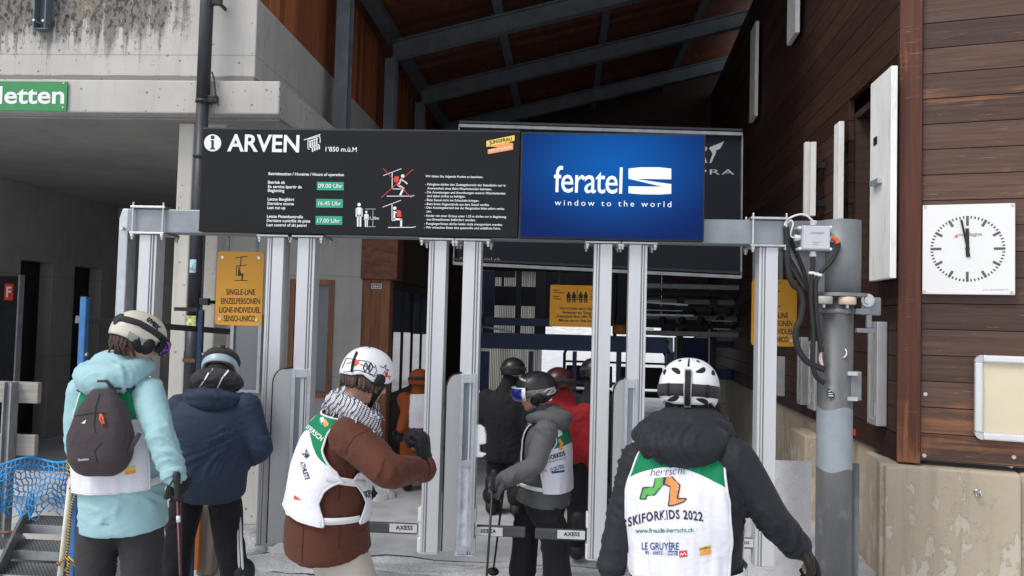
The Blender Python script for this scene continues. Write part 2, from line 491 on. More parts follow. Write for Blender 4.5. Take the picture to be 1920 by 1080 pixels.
def plaster_mat():
    m, nt, b = base_mat('beige_plaster', .9, 0, .2)
    v = mapping(nt)
    f = noise_(nt, v, 1.1, 5)
    c = mixc(nt, ramp(nt, f, .3, .7), (.43, .36, .275), (.52, .45, .35))
    # older paler coat where the top coat has flaked off, mostly lower down
    sep = nd(nt, 'ShaderNodeSeparateXYZ', {0: v})
    n1 = noise_(nt, nd(nt, 'ShaderNodeMapping', {'Vector': v, 'Scale': (1.6, 1.6, .75)}).outputs[0], 6.0, 9, .6, .15)
    t = math_(nt, 'ADD', n1, math_(nt, 'MULTIPLY', ramp(nt, sep.outputs[2], 1.02, .5), .16))
    a = ramp(nt, t, .675, .71)
    c = mixc(nt, math_(nt, 'MULTIPLY', a, .65), c, (.60, .56, .48))
    wet = ramp(nt, noise_(nt, nd(nt, 'ShaderNodeMapping', {'Vector': v, 'Scale': (7, 7, .5)}).outputs[0], 1.0, 4), .55, .72)
    c = mixc(nt, math_(nt, 'MULTIPLY', wet, .3), c, (.24, .19, .13))
    fine = noise_(nt, v, 55, 4)
    c = mixc(nt, math_(nt, 'MULTIPLY', fine, .2), c, (.25, .2, .15))
    vo = nd(nt, 'ShaderNodeTexVoronoi', {'Vector': v, 'Scale': 14.0})
    sp = nd(nt, 'ShaderNodeSeparateColor', {0: vo.outputs['Color']})
    th = nd(nt, 'ShaderNodeMapRange', {'Value': sp.outputs[0], 'From Min': .6, 'From Max': 1, 'To Min': 0.0, 'To Max': .1}).outputs[0]
    p = math_(nt, 'LESS_THAN', vo.outputs['Distance'], th)
    c = mixc(nt, math_(nt, 'MULTIPLY', p, .7), c, (.14, .11, .08))
    nt.links.new(c, b.inputs['Base Color'])
    h = math_(nt, 'SUBTRACT', math_(nt, 'ADD', math_(nt, 'MULTIPLY', noise_(nt, v, 22, 5), 1.0), math_(nt, 'MULTIPLY', fine, .4)), math_(nt, 'MULTIPLY', a, .9))
    bump(nt, b, h, .6, .008)
    return m
M['plaster'] = plaster_mat()

def snow_mat():
    m, nt, b = base_mat('snow', .7, 0, .3)
    v = mapping(nt)
    f = noise_(nt, v, 1.6, 6, .6)
    c = mixc(nt, ramp(nt, f, .35, .7), (.66, .67, .69), (.86, .87, .88))
    c = mixc(nt, math_(nt, 'MULTIPLY', ramp(nt, noise_(nt, v, 7, 6, .7), .56, .72), .2), c, (.40, .38, .35))
    nt.links.new(c, b.inputs['Base Color'])
    h = math_(nt, 'ADD', noise_(nt, v, 14, 6, .65), math_(nt, 'MULTIPLY', noise_(nt, v, 90, 3), .35))
    bump(nt, b, h, .9, .05)
    return m
M['snow'] = snow_mat()
def shaded_floor_mat():
    m, nt, b = base_mat('shaded_snow_floor', .6, 0, .35)
    v = mapping(nt)
    f = noise_(nt, v, 2.2, 6, .6)
    c = mixc(nt, ramp(nt, f, .3, .68), (.34, .35, .37), (.52, .53, .55))  # snow colour darkened to carry the shade under the roof
    nt.links.new(c, b.inputs['Base Color'])
    bump(nt, b, noise_(nt, v, 30, 5), .3, .01)
    return m
M['shaded_floor'] = shaded_floor_mat()

def glass_mat(name, col=(.03, .035, .04), rough=.06, spec=.9):
    m, nt, b = base_mat(name, rough, 0, spec)
    b.inputs['Base Color'].default_value = rgb(col)
    b.inputs['Coat Weight'].default_value = .4
    v = mapping(nt)
    bump(nt, b, noise_(nt, v, 3.0, 2), .03, .01)
    return m
M['glass'] = glass_mat('window_glass')
M['glass_pale'] = glass_mat('pale_glass', (.20, .23, .26), .12, .8)
M['clear'] = None
def clear_mat():
    m, nt, b = base_mat('clear_pane', .05, 0, .5)
    b.inputs['Base Color'].default_value = (1, 1, 1, 1)
    b.inputs['Transmission Weight'].default_value = 1.0
    b.inputs['IOR'].default_value = 1.05
    return m
M['clear'] = clear_mat()

def perf_mat():
    """perforated sheet: rows of small dark holes"""
    m, nt, b = base_mat('perforated_sheet', .4, .5, .5)
    tc = nd(nt, 'ShaderNodeTexCoord')
    sp = nd(nt, 'ShaderNodeSeparateXYZ', {0: tc.outputs['Object']})
    a = math_(nt, 'ADD', sp.outputs[0], sp.outputs[1])
    s1 = math_(nt, 'SINE', math_(nt, 'MULTIPLY', a, 520))
    s2 = math_(nt, 'SINE', math_(nt, 'MULTIPLY', sp.outputs[2], 520))
    h = math_(nt, 'GREATER_THAN', math_(nt, 'MULTIPLY', s1, s2), .25)
    c = mixc(nt, h, (.56, .57, .58), (.12, .125, .13))
    nt.links.new(c, b.inputs['Base Color'])
    return m
M['perf'] = perf_mat()

def tread_mat():
    """checker plate: raised slanting studs in alternating pairs"""
    m, nt, b = base_mat('checker_plate', .42, .25, .5)
    tc = nd(nt, 'ShaderNodeTexCoord')
    br = nd(nt, 'ShaderNodeTexChecker', {'Vector': nd(nt, 'ShaderNodeMapping', {'Vector': tc.outputs['Object'], 'Scale': (1, 0.0, 1)}).outputs[0], 'Scale': 26.0})
    def ws(rot):
        mp = nd(nt, 'ShaderNodeMapping', {'Vector': tc.outputs['Object'], 'Rotation': (0, rot, 0)}).outputs[0]
        s = nd(nt, 'ShaderNodeSeparateXYZ', {0: mp})
        x = math_(nt, 'SINE', math_(nt, 'MULTIPLY', s.outputs[0], 330.0))
        z = math_(nt, 'SINE', math_(nt, 'MULTIPLY', s.outputs[2], 82.0))
        return ramp(nt, math_(nt, 'MULTIPLY', math_(nt, 'MAXIMUM', x, 0.0), math_(nt, 'MAXIMUM', z, 0.0)), .3, .7)
    h = nd(nt, 'ShaderNodeMix', {0: br.outputs['Fac'], 2: ws(.785), 3: ws(-.785)})
    f = noise_(nt, tc.outputs['Object'], 5, 5)
    c = mixc(nt, ramp(nt, f, .3, .7), (.60, .59, .60), (.70, .69, .70))
    nt.links.new(c, b.inputs['Base Color'])
    bump(nt, b, h.outputs[0], .8, .004)
    return m
M['tread'] = tread_mat()

def emit(name, col, strength):
    m, nt, b = base_mat(name, .3)
    b.inputs['Base Color'].default_value = rgb((.01, .01, .01))
    b.inputs['Emission Color'].default_value = rgb(col); b.inputs['Emission Strength'].default_value = strength
    return m
def screen_mat():
    """the picture on the screen: a blue that is brightest in the middle"""
    m, nt, b = base_mat('screen_picture', .25, 0, .3)
    tc = nd(nt, 'ShaderNodeTexCoord')
    mp = nd(nt, 'ShaderNodeMapping', {'Vector': tc.outputs['Generated'], 'Location': (-.5, 0, -.62), 'Scale': (1, 0.0, .9)}).outputs[0]
    g = nd(nt, 'ShaderNodeVectorMath', {0: mp}, operation='LENGTH').outputs['Value']
    c = mixc(nt, ramp(nt, g, .0, .72), (.0, .105, .44), (.0, .016, .12))
    b.inputs['Base Color'].default_value = (.002, .002, .004, 1)
    nt.links.new(c, b.inputs['Emission Color'])
    b.inputs['Emission Strength'].default_value = .62
    b.inputs['Specular IOR Level'].default_value = .08
    return m
M['screen'] = screen_mat()
M['screen_white'] = emit('screen_white', (.9, .95, 1.0), .66)
# ================================================================== THE SETTING
def axis_(a, b, fine0, fine1, st):
    xs = list(np.arange(fine0, fine1 + 1e-6, st))
    q = fine1; s_ = st
    while q < b:
        s_ *= 1.35; q += s_; xs.append(min(q, b))
    q = fine0; s_ = st
    while q > a:
        s_ *= 1.35; q -= s_; xs.insert(0, max(q, a))
    return xs
def ground_z(x, y):
    k = .035 * noise.noise((x * .9, y * .9, 0)) + .02 * noise.noise((x * 2.7, y * 2.7, 4))
    if y < 9 and abs(x) < 8: k += .012 * noise.noise((x * 7, y * 7, 8)) - .02 * max(0, noise.noise((x * 4.5, y * 3.2, 2)) - .25)
    if 5.8 < y < 16 and -2.4 < x < 2.6: k *= .3
    if y > 16: k -= min(.5, (y - 16) * .03)
    if y > 70: k += (y - 70) * .28 + 3 * noise.noise((x * .03, y * .03, 1))
    return k - .035
g = MB(); g.smooth = True
xs_, ys_ = axis_(-400, 400, -7.5, 5, .11), axis_(-30, 700, 1.5, 17, .11)
g.grid([[(x, y, ground_z(x, y)) for x in xs_] for y in ys_])
tag(g.build('snow_ground', M['snow']), kind='structure')

# snow floor under the roof, its shade painted in as grey
f = MB(); f.smooth = True
fx, fy = list(np.arange(-2.35, 2.46, .2)), list(np.arange(6.15, 17.0, .2))
def floor_edge(x): return 6.25 + .25 * noise.noise((x * 1.3, 2, 0)) + .1 * noise.noise((x * 4, 5, 0))
f.grid([[(x, max(y, floor_edge(x)) if j == 0 else max(y, floor_edge(x) + .01 * j), .004 + .010 * noise.noise((x, y, 3)) + (-.03 if j == 0 else 0)) for x in fx] for j, y in enumerate(fy)])
tag(f.build('hall_floor', M['shaded_floor']), kind='structure')

# ------------------------------------------------------------------ concrete building on the left
YF = 6.75
PF = front(YF)
xs480 = PF.px(480, 80)[0]
zt = PF.px(300, 147)[2]           # top of the ledge
PL = front(6.65)
xe525 = PL.px(524, 185)[0]
zl0, zl1 = PL.px(300, 212)[2], PL.px(300, 150)[2]
YB, XL = 12.8, -7.4
bld = thing('concrete_building', (-5, YF, 0), 'grey concrete station building with ledge and open porch on the left', 'building')
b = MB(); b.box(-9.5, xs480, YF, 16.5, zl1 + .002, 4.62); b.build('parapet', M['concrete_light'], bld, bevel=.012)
b = MB(); b.box(-9.5, xe525, 6.65, 16.5, zl0, zl1); b.build('ledge', M['concrete_ledge'], bld, bevel=.012)
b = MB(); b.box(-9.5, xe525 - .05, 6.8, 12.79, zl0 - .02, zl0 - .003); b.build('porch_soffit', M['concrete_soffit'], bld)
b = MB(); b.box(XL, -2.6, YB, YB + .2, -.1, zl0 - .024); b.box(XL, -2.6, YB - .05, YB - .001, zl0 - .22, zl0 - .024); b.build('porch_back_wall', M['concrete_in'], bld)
# side wall with two doorways
b = MB(); Z2 = 2.5; zt2 = zl0 - .024
ys2 = [5.0, 10.45, 11.15, 11.66, 12.37, YB]
b.box(XL - .25, XL, ys2[0], ys2[1], -.1, zt2); b.box(XL - .25, XL, ys2[2], ys2[3], -.1, zt2); b.box(XL - .25, XL, ys2[4], ys2[5], -.1, zt2)
b.box(XL - .25, XL, ys2[1], ys2[2], Z2, zt2); b.box(XL - .25, XL, ys2[3], ys2[4], Z2, zt2)
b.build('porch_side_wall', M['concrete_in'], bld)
for i_ in (1, 3):
    b = MB(); b.box(XL - .25, XL - .2, ys2[i_] + .003, ys2[i_ + 1] - .003, -.05, Z2 - .003); b.build('door', M['dark_metal'], bld)
# inner front wall with a wood framed window
P9 = front(9.0)
xa, xb = P9.px(388, 600)[0], P9.px(677, 600)[0]
wu0, wu1, wz0, wz1 = P9.rect(541, 524, 624, 745)
b = MB(); b.box(xa, wu0, 9.0, 9.25, -.1, zt2); b.box(wu1, xb, 9.0, 9.25, -.1, zt2); b.box(wu0, wu1, 9.0, 9.25, wz1, zt2); b.box(wu0, wu1, 9.0, 9.25, -.1, wz0)
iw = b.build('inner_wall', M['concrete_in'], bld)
def window_in(pl, u0, u1, z0, z1, t, parent, mf, mg, mull=(), o=(.02, -.1)):
    q = MB(); q.pbox(pl, u0, u0 + t, z0, z1, o[1], o[0]); q.pbox(pl, u1 - t, u1, z0, z1, o[1], o[0]); q.pbox(pl, u0 + t, u1 - t, z1 - t, z1, o[1], o[0]); q.pbox(pl, u0 + t, u1 - t, z0, z0 + t, o[1], o[0])
    for m_ in mull: q.pbox(pl, m_ - t / 2, m_ + t / 2, z0 + t, z1 - t, o[1], o[0])
    fr = q.build('window', mf, parent)
    q = MB(); q.pbox(pl, u0 + t, u1 - t, z0 + t, z1 - t, o[1] + .02, o[1] + .03); q.build('pane', mg, fr)
    return fr
window_in(P9, wu0, wu1, wz0, wz1, .06, bld, M['wood_frame'], M['glass_pale'])
c0, c1, c2, c3 = P9.rect(436, 590, 493, 735)
window_in(P9, c0, c1, c2, c3, .035, bld, M['galv'], M['glass_pale'], (), (.08, .01))
# pillars
pil = PF
b = MB(); x0, x1, z0, z1 = front(6.95).rect(333, 215, 357, 720); b.box(x0 - .01, x1 + .01, 6.9, 7.1, -.1, zl0 - .023); b.build('column', M['concrete_col'], bld, bevel=.01)
b = MB(); x0, x1, z0, z1 = front(7.4).rect(384, 445, 407, 700); b.box(x0, x1, 7.35, 7.65, -.1, zl0 - .023); b.build('column', M['concrete_col'], bld, bevel=.01)
# corbel under the ledge
b = MB(); p = front(6.95); b.prism([p.px(388, 215), p.px(436, 215), p.px(428, 232), p.px(405, 262), p.px(388, 262)], (0, .3, 0)); b.build('corbel', M['concrete_ledge'], bld)
# form tie holes in the parapet
for hx, hy in ((11, 28), (125, 30)):
    b = MB(); q = PF.px(hx, hy); b.cyl(q + np.array((0, .01, 0)), q + np.array((0, -.003, 0)), .016, 14); b.build('tie_hole', M['rubber'], bld)

# steel bracket with a cord on the parapet
b = MB(); x0, x1, z0, z1 = PF.rect(75, -30, 99, 57)
b.box(x0, x1, YF - .012, YF - .002, z0, z1); b.box(x0, x0 + .014, YF - .09, YF - .013, z0, z1); b.box(x1 - .014, x1, YF - .09, YF - .013, z0, z1); b.box(x0 - .012, x1 + .012, YF - .07, YF - .004, z0 - .012, z0 - .001)
br = b.build('steel_bracket', M['steel_blue'], bevel=.002); tag(br, 'blue grey steel channel bracket bolted high on the stained concrete wall', 'bracket')
b = MB(); b.smooth = True; b.tube([PF.px(69, 0, .05), PF.px(70, 25, .05), PF.px(75, 46, .06), PF.px(78, 47, .07)], .004, 6)
b.build('cord', M['weathered'], br)
for cx, cy in ((78, 46), (95, 47)):
    b = MB(); q = PF.px(cx, cy, .02); b.cyl(q, q + np.array((0, -.09, 0)), .012, 8); b.build('bolt', M['bolt'], br)

# green toilet sign
PS = front(6.64)
sg = thing('toilet_sign', PS.px(60, 207), 'green enamel sign reading Toiletten on the concrete ledge', 'sign')
u0, u1, z0, z1 = PS.rect(-70, 153, 127, 208)
b = MB(); b.pbox(PS, u0, u1, z0, z1, 0, .012); b.build('plate', M['green_sign'], sg, bevel=.002)
b = MB(); txt(b, PS, 'Toiletten', (-78, 194.5), (122, 194.5), .0145, cap=31, bold=.02); b.build('lettering', M['white'], sg)
for cx, cy in ((121, 157), (120, 202)):
    b = MB(); q = PS.px(cx, cy, .012); b.cyl(q, q + np.array((0, -.004, 0)), .008, 10); b.build('screw', M['bolt'], sg)

# small wall lamps in the porch
def wall_clip(px, py, Y, lab):
    q = at(px, py, Y)
    t = thing('wall_fitting', q, lab, 'wall fitting', 'small white fittings on the porch walls')
    b = MB(); b.box(q[0] - .06, q[0] + .0, q[1] - .06, q[1] + .06, q[2] - .05, q[2] + .05); b.build('housing', M['plastic_white'], t, bevel=.008)
    b = MB(); b.box(q[0] + .002, q[0] + .03, q[1] - .04, q[1] + .01, q[2] - .03, q[2] + .04); b.build('cover', M['galv'], t, bevel=.006)
wall_clip(50, 359, XL * 1500 / (52 - 1057), 'small white fitting on the porch side wall nearer the toilet sign')
wall_clip(142, 386, XL * 1500 / (146 - 1057), 'small white fitting on the porch side wall nearer the back corner')

# open steel door with the F plate
PD = front(9.3)
x0, x1, z0, z1 = PD.rect(-60, 517, 32, 700)
dr = thing('steel_door', ((x0 + x1) / 2, 9.3, 0), 'dark steel door standing open in the porch with a red F plate', 'door')
b = MB(); b.box(x0, x1, 9.3, 9.36, 0, z1); b.build('leaf', M['dark_metal'], dr, bevel=.004)
b = MB(); b.box(x1 + .002, x1 + .02, 9.28, 9.37, 0, z1 + .02); b.build('edge_strip', M['galv'], dr)
b = MB(); u0, u1, q0, q1 = PD.rect(9, 532, 25, 563); b.pbox(PD, u0, u1, q0, q1, .001, .006); pl_ = b.build('plate', M['red'], dr)
b = MB(); txt(b, PD, 'F', (12.5, 557), (21.5, 557), .008, cap=19, bold=.02); b.build('lettering', M['white'], pl_)

# ------------------------------------------------------------------ drainpipe
YP = 6.58
dp = thing('drainpipe', at(340, 720, YP) * np.array((1, 1, 0)), 'dark grey metal drainpipe with stickers in front of the concrete column', 'drainpipe')
PP = front(YP)
xt, xm = PP.px(384, 100)[0], PP.px(360, 480)[0]
b = MB(); b.smooth = True
b.cyl((xt, YP, PP.px(380, 190)[2]), (xt, YP, 5.2), .056, 24)
b.build('upper_pipe', M['pipe'], dp)
b = MB(); b.smooth = True
zz = PP.px(360, 600)[2]
b.cyl((xt, YP, zz), (xt, YP, PP.px(380, 191)[2]), .051, 24); b.build('middle_pipe', M['pipe'], dp)
b = MB(); b.smooth = True
b.tube([(xt, YP, 0), (xt, YP, zz - .35), (xt, YP, zz - .33), (xt, YP, zz - .28), (xt, YP, zz - .26), (xt, YP, zz)], [.058, .058, .066, .066, .06, .06], 24); b.build('lower_pipe', M['pipe'], dp)
for zc in (PP.px(380, 190)[2], PP.px(362, 293)[2], zz):
    b = MB(); b.smooth = True; b.cyl((xt, YP, zc - .012), (xt, YP, zc + .012), .061, 24); b.build('joint_ring', M['pipe'], dp)
for zc in (PP.px(380, 186)[2], PP.px(360, 565)[2], PP.px(380, 3)[2]):
    b = MB(); b.box(xt + .05, xt + .13, YP - .025, YP + .025, zc - .03, zc + .03); b.box(xt + .08, xt + .1, YP + .03, YP + .3, zc - .015, zc + .015); b.build('clamp', M['dark_metal'], dp, bevel=.004)
b = MB(); b.smooth = True; b.tube([(xt + .07, YP, PP.px(394, 135)[2]), (xt + .1, YP - .02, PP.px(398, 150)[2]), (xt + .12, YP - .02, PP.px(400, 180)[2]), (xt + .085, YP - .02, PP.px(396, 198)[2])], .007, 8); b.build('wire', M['rubber'], dp)
def curved_patch(cx, cy, r, Z0, Z1, a0, a1, n=8):
    q = MB(); q.smooth = True
    q.grid([[(cx + r * math.sin(a), cy - r * math.cos(a), z) for a in np.linspace(a0, a1, n)] for z in (Z0, Z1)])
    return q
z0 = PP.px(361, 512)[2]; z1 = PP.px(361, 487)[2]
curved_patch(xt, YP, .0525, z0, z1, -.7, .5).build('sticker', paint('sticker_blue', (.35, .52, .62), .5, 0, .6, 30), dp)
z0 = PP.px(357, 615)[2]; z1 = PP.px(357, 592)[2]
curved_patch(xt, YP, .062, z0, z1, -.8, .75).build('sticker', paint('sticker_yellow', (.6, .62, .25), .5, 0, .6, 26), dp)
for (y_, mm, l_) in ((580, M['rubber'], -.14), (675, paint('rust_band', (.16, .06, .03), .8), -.05)):
    zc = PP.px(352, y_)[2]
    b = MB(); b.box(xt + l_, xt + .06, YP - .068, YP - .058, zc - .016, zc + .016); b.box(xt + l_, xt + l_ + .012, YP - .058, YP + .2, zc - .016, zc + .016); b.build('strap', mm, dp)

# ------------------------------------------------------------------ the hall: steel frames, infill, roof
XH = -2.5
hall = thing('chairlift_hall', (0, 12, 0), 'open timber hall with grey steel roof frames over the chairlift entrance', 'building')
frames = (8.7, 11.1, 13.4, 15.9, 18.4)
Zeave, SL = 5.5, .25
XR = 3.3
def roof_z(x): return Zeave + SL * (x - XH)
b = MB()
for Yf in frames:
    q = MB()
    wI, hI, tf = .16, .26, .022
    for (z_a, z_b, ww) in ((0, tf, wI), (hI - tf, hI, wI), (tf, hI - tf, .02)):
        q.hexa([(XH, Yf - ww / 2, roof_z(XH) + z_a), (XR, Yf - ww / 2, roof_z(XR) + z_a), (XR, Yf + ww / 2, roof_z(XR) + z_a), (XH, Yf + ww / 2, roof_z(XH) + z_a),
                (XH, Yf - ww / 2, roof_z(XH) + z_b), (XR, Yf - ww / 2, roof_z(XR) + z_b), (XR, Yf + ww / 2, roof_z(XR) + z_b), (XH, Yf + ww / 2, roof_z(XH) + z_b)])
    q.build('rafter', M['steel_blue'], hall)
    q = MB(); q.box(XH - .09, XH + .06, Yf - .09, Yf - .07, 3.9, Zeave); q.box(XH - .09, XH + .06, Yf + .07, Yf + .09, 3.0, Zeave); q.box(XH - .03, XH - .01, Yf - .07, Yf + .07, 3.0, Zeave)
    q.build('post', M['steel_blue'], hall)
q = MB(); q.box(XH - .1, XH + .1, 7.0, 19, Zeave + .262, Zeave + .36); q.build('eave_beam', M['steel_blue'], hall)
q = MB()
yy = 6.77
while yy < 19.0:
    if True:
        q.box(xs480 - .05, xs480 - .015, yy, yy + .136, 4.625, Zeave + .6)
    yy += .14
q.build('wall_infill', M['wood_hall'], hall)
# purlins and boarding
for xp in (-1.0, .55, 2.1):
    q = MB(); q.hexa([(xp - .06, 7.9, roof_z(xp - .06) + .262), (xp + .06, 7.9, roof_z(xp + .06) + .262), (xp + .06, 19, roof_z(xp + .06) + .262), (xp - .06, 19, roof_z(xp - .06) + .262),
                      (xp - .06, 7.9, roof_z(xp - .06) + .38), (xp + .06, 7.9, roof_z(xp + .06) + .38), (xp + .06, 19, roof_z(xp + .06) + .38), (xp - .06, 19, roof_z(xp - .06) + .38)])
    q.build('purlin', M['steel_blue'], hall)
q = MB(); yy = 7.6
while yy < 19.2:
    xa_, xb_ = XH - .8, XR + .1
    z_a, z_b = roof_z(xa_) + .385, roof_z(xb_) + .385
    q.hexa([(xa_, yy, z_a), (xb_, yy, z_b), (xb_, yy + .195, z_b), (xa_, yy + .195, z_a), (xa_, yy, z_a + .04), (xb_, yy, z_b + .04), (xb_, yy + .195, z_b + .04), (xa_, yy + .195, z_a + .04)])
    yy += .2
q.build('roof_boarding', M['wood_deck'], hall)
q = MB(); q.hexa([(XH - 1, 7.5, roof_z(XH - 1) + .44), (XR + .3, 7.5, roof_z(XR + .3) + .44), (XR + .3, 19.3, roof_z(XR + .3) + .44), (XH - 1, 19.3, roof_z(XH - 1) + .44),
                  (XH - 1, 7.5, roof_z(XH - 1) + .6), (XR + .3, 7.5, roof_z(XR + .3) + .6), (XR + .3, 19.3, roof_z(XR + .3) + .6), (XH - 1, 19.3, roof_z(XH - 1) + .6)])
q.build('roof', M['dark_metal'], hall)
# back gable: dark panels with gaps the daylight comes through
PB = front(17.5)
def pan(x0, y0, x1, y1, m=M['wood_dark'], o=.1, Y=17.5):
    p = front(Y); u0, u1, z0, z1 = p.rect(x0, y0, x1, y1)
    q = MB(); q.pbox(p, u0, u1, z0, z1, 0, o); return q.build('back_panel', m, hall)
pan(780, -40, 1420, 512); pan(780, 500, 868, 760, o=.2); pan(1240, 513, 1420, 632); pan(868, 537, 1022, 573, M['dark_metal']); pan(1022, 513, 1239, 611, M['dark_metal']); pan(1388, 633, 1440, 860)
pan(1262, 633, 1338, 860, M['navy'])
# left side wall below, behind the kiosk
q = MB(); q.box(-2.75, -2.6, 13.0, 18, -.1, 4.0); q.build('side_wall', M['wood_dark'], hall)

# ------------------------------------------------------------------ wooden kiosk inside the hall
kx0, kx1 = P9.px(677, 600)[0], P9.px(745, 600)[0]
ko = thing('wooden_kiosk', ((kx0 + kx1) / 2, 9, 0), 'reddish wooden lift attendant cabin with glazed side in the hall', 'kiosk')
u0, u1, z0, z1 = P9.rect(678, 440, 746, 524)
q = MB(); q.box(u0, u1, 8.98, 9.3, z0, z1 + .4); q.build('fascia', M['wood_osb'], ko, bevel=.006)
v0, v1, w0, w1 = P9.rect(676, 525, 728, 720)
q = MB(); n_ = 3
for i in range(n_): q.box(v0 + (v1 - v0) * i / n_ + .001, v0 + (v1 - v0) * (i + 1) / n_ - .001, 9.02, 9.2, 0, z0 - .003)
q.build('post', M['wood_kiosk'], ko)
GX = v1
PG = Plane((GX, 9.2, 0), (0, 1, 0)); PG.n = np.array((1.0, 0, 0))
def yx(px): return GX * 1500 / (px - 1057)
zt_ = 1.85 + (596 - 543) / 1500 * 9.2
q = MB(); q.box(GX - .06, GX - .006, 9.21, 13.2, zt_, zt_ + .1); q.box(GX - .06, GX - .006, 9.21, 13.2, .85, .95)
for yq in (9.25, 9.85, 10.5, 11.2, 12.1, 13.1): q.box(GX - .055, GX - .008, yq, yq + .07, .953, zt_ - .003)
fr = q.build('window_frame', M['wood_dark'], ko)
q = MB(); q.box(GX - .03, GX - .02, 9.25, 13.1, .953, zt_ - .003); q.build('pane', M['glass'], fr)
q = MB(); q.box(GX - .05, GX + .01, 9.21, 13.2, 0, .847); q.build('lower_panel', M['wood_dark'], ko)
q = MB(); q.box(GX - .02, GX + .03, 9.31, 13.2, zt_ + .103, zt_ + 1.3); q.build('upper_panel', M['wood_dark'], ko)
q = MB(); P899 = front(9.019); a0, a1, a2, a3 = P899.rect(696.5, 532, 715.5, 541.5); q.pbox(P899, a0, a1, a2, a3, 0, .006); npl = q.build('number_plate', M['white'], ko)
q = MB(); a0, a1, a2, a3 = P899.rect(698, 533, 714, 540.5); q.pbox(P899, a0, a1, a2, a3, .006, .008); q.build('plate_face', M['black_print'], npl)
q = MB(); txt(q, P899, '3641', (699.5, 539.6), (712.7, 539.6), .0095, cap=5.2, bold=.02); q.build('lettering', M['white'], npl)

# ------------------------------------------------------------------ wooden house on the right
YC = 6.0
Cc = at(1684, 430, YC); Cc[2] = 0
th = math.radians(17.5)
exA = np.array((math.cos(th), -math.sin(th), 0))
PA = Plane(Cc, exA)
far = at(1402, 430, 12.5); far[2] = 0
PO = Plane(far, Cc - far)                 # runs from the far end towards the corner
LO = np.linalg.norm(Cc - far)
PO_end = far + (far - Cc) / LO * 7
house = thing('wooden_house', Cc, 'dark brown timber clad house on a beige plastered plinth', 'building')
zA0 = PA.uv(1820, 876)[1]                 # foot of the boards
LA = 3.2
uP = PA.uv(1727, 430)[0]
q = MB(); zb = zA0 - .0; bh = .186; z = PA.uv(1820, 815)[1] - bh * 2
zs = []
z = PA.uv(1800, 816)[1] - bh
while z < 5.2:
    q.pbox(PA, uP + .004, LA, max(z, zA0), z + bh - .005, -.05, 0); z += bh
q.build('front_cladding', M['wood_house'], house, bevel=.003)
q = MB(); q.pbox(PA, 0, LA, zA0 + .02, 5.2, -.3, -.052); q.build('front_wall', M['dark_metal'], house)
q = MB(); q.pbox(PA, 0, uP, PA.uv(1690, 865)[1], 5.2, -.16, .045); q.build('corner_post', M['wood_post'], house, bevel=.006)
# long side wall, window opening between the shutters
uW0, uW1 = PO.uv(1590, 400)[0], PO.uv(1631, 400)[0]
zW1 = PO.uv(1612, 195)[1]; zW0 = PO.uv(1612, 535)[1]
zO0 = PO.uv(1640, 836)[1]
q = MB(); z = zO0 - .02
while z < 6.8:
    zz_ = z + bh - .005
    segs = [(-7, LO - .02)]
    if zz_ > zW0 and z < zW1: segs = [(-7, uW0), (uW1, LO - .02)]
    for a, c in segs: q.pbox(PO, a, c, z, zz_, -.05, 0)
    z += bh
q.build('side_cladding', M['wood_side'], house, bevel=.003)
q = MB(); q.pbox(PO, -7, LO - .3, zO0, 6.9, -.35, -.2)
q.build('side_wall', M['dark_metal'], house)
wf = MB(); wf.pbox(PO, uW0, uW1, zW1 - .06, zW1, -.19, -.052); wf.pbox(PO, uW0, uW1, zW0, zW0 + .06, -.19, -.052); wf.pbox(PO, uW0, uW0 + .05, zW0 + .062, zW1 - .062, -.19, -.052); wf.pbox(PO, uW1 - .05, uW1, zW0 + .062, zW1 - .062, -.19, -.052)
wfo = wf.build('window', M['wood_dark'], house)
q = MB(); q.pbox(PO, uW0 + .05, uW1 - .05, zW0 + .06, zW1 - .06, -.16, -.15); q.build('pane', M['glass'], wfo)
# shutters: flat boards with edge, hinge and handle slot
def shutter(x0, x1, y0, y1, off=.03, t=.035, hard=True, pl=PO):
    p2_ = Plane(pl.P0 + pl.n * (off + t), pl.ex); yq_ = p2_.px((x0 + x1) / 2, (y0 + y1) / 2)[1]
    u0, u1, z0, z1 = p2_.rect(x0, y0, max(x0 + (x1 - x0) * .35, x1 - t * 1500 / yq_), y1)
    q = MB(); n_ = 1
    for i in range(n_):
        q.pbox(pl, u0 + (u1 - u0) * i / n_ + .0015, u0 + (u1 - u0) * (i + 1) / n_ - .0015, z0, z1, off, off + t)
    o = q.build('shutter', M['shutter'], house, bevel=.004)
    if hard:
        for zz_ in (z0 + (z1 - z0) * .18, z1 - .22):
            q = MB(); q.pbox(pl, u0 - .03, u0 + .04, zz_ - .03, zz_ + .03, .004, off - .002); q.build('hinge', M['dark_metal'], o)
    return o
sh = shutter(1631, 1681, 142, 524, .06, .045)
PSh = Plane(PO.P0 + PO.n * .107, PO.ex); us, zs_ = PSh.uv(1642, 264); q = MB(); q.pbox(PO, us - .05, us + .03, zs_ - .03, zs_ + .03, .106, .109); q.build('heart_hole', M['rubber'], sh)
us, zs_ = PSh.uv(1647, 342); q = MB(); q.pbox(PO, us - .1, us + .08, zs_ - .016, zs_ + .02, .106, .14); q.build('handle', M['galv'], sh)
shutter(1563, 1582, 232, 412, .06, .045)
shutter(1506, 1515, 268, 405, .10, .05); shutter(1517, 1527, 268, 405, .10, .05)
shutter(1476, 1500, -60, 72, .05, .05); shutter(1406, 1422, 52, 222, .05, .05)
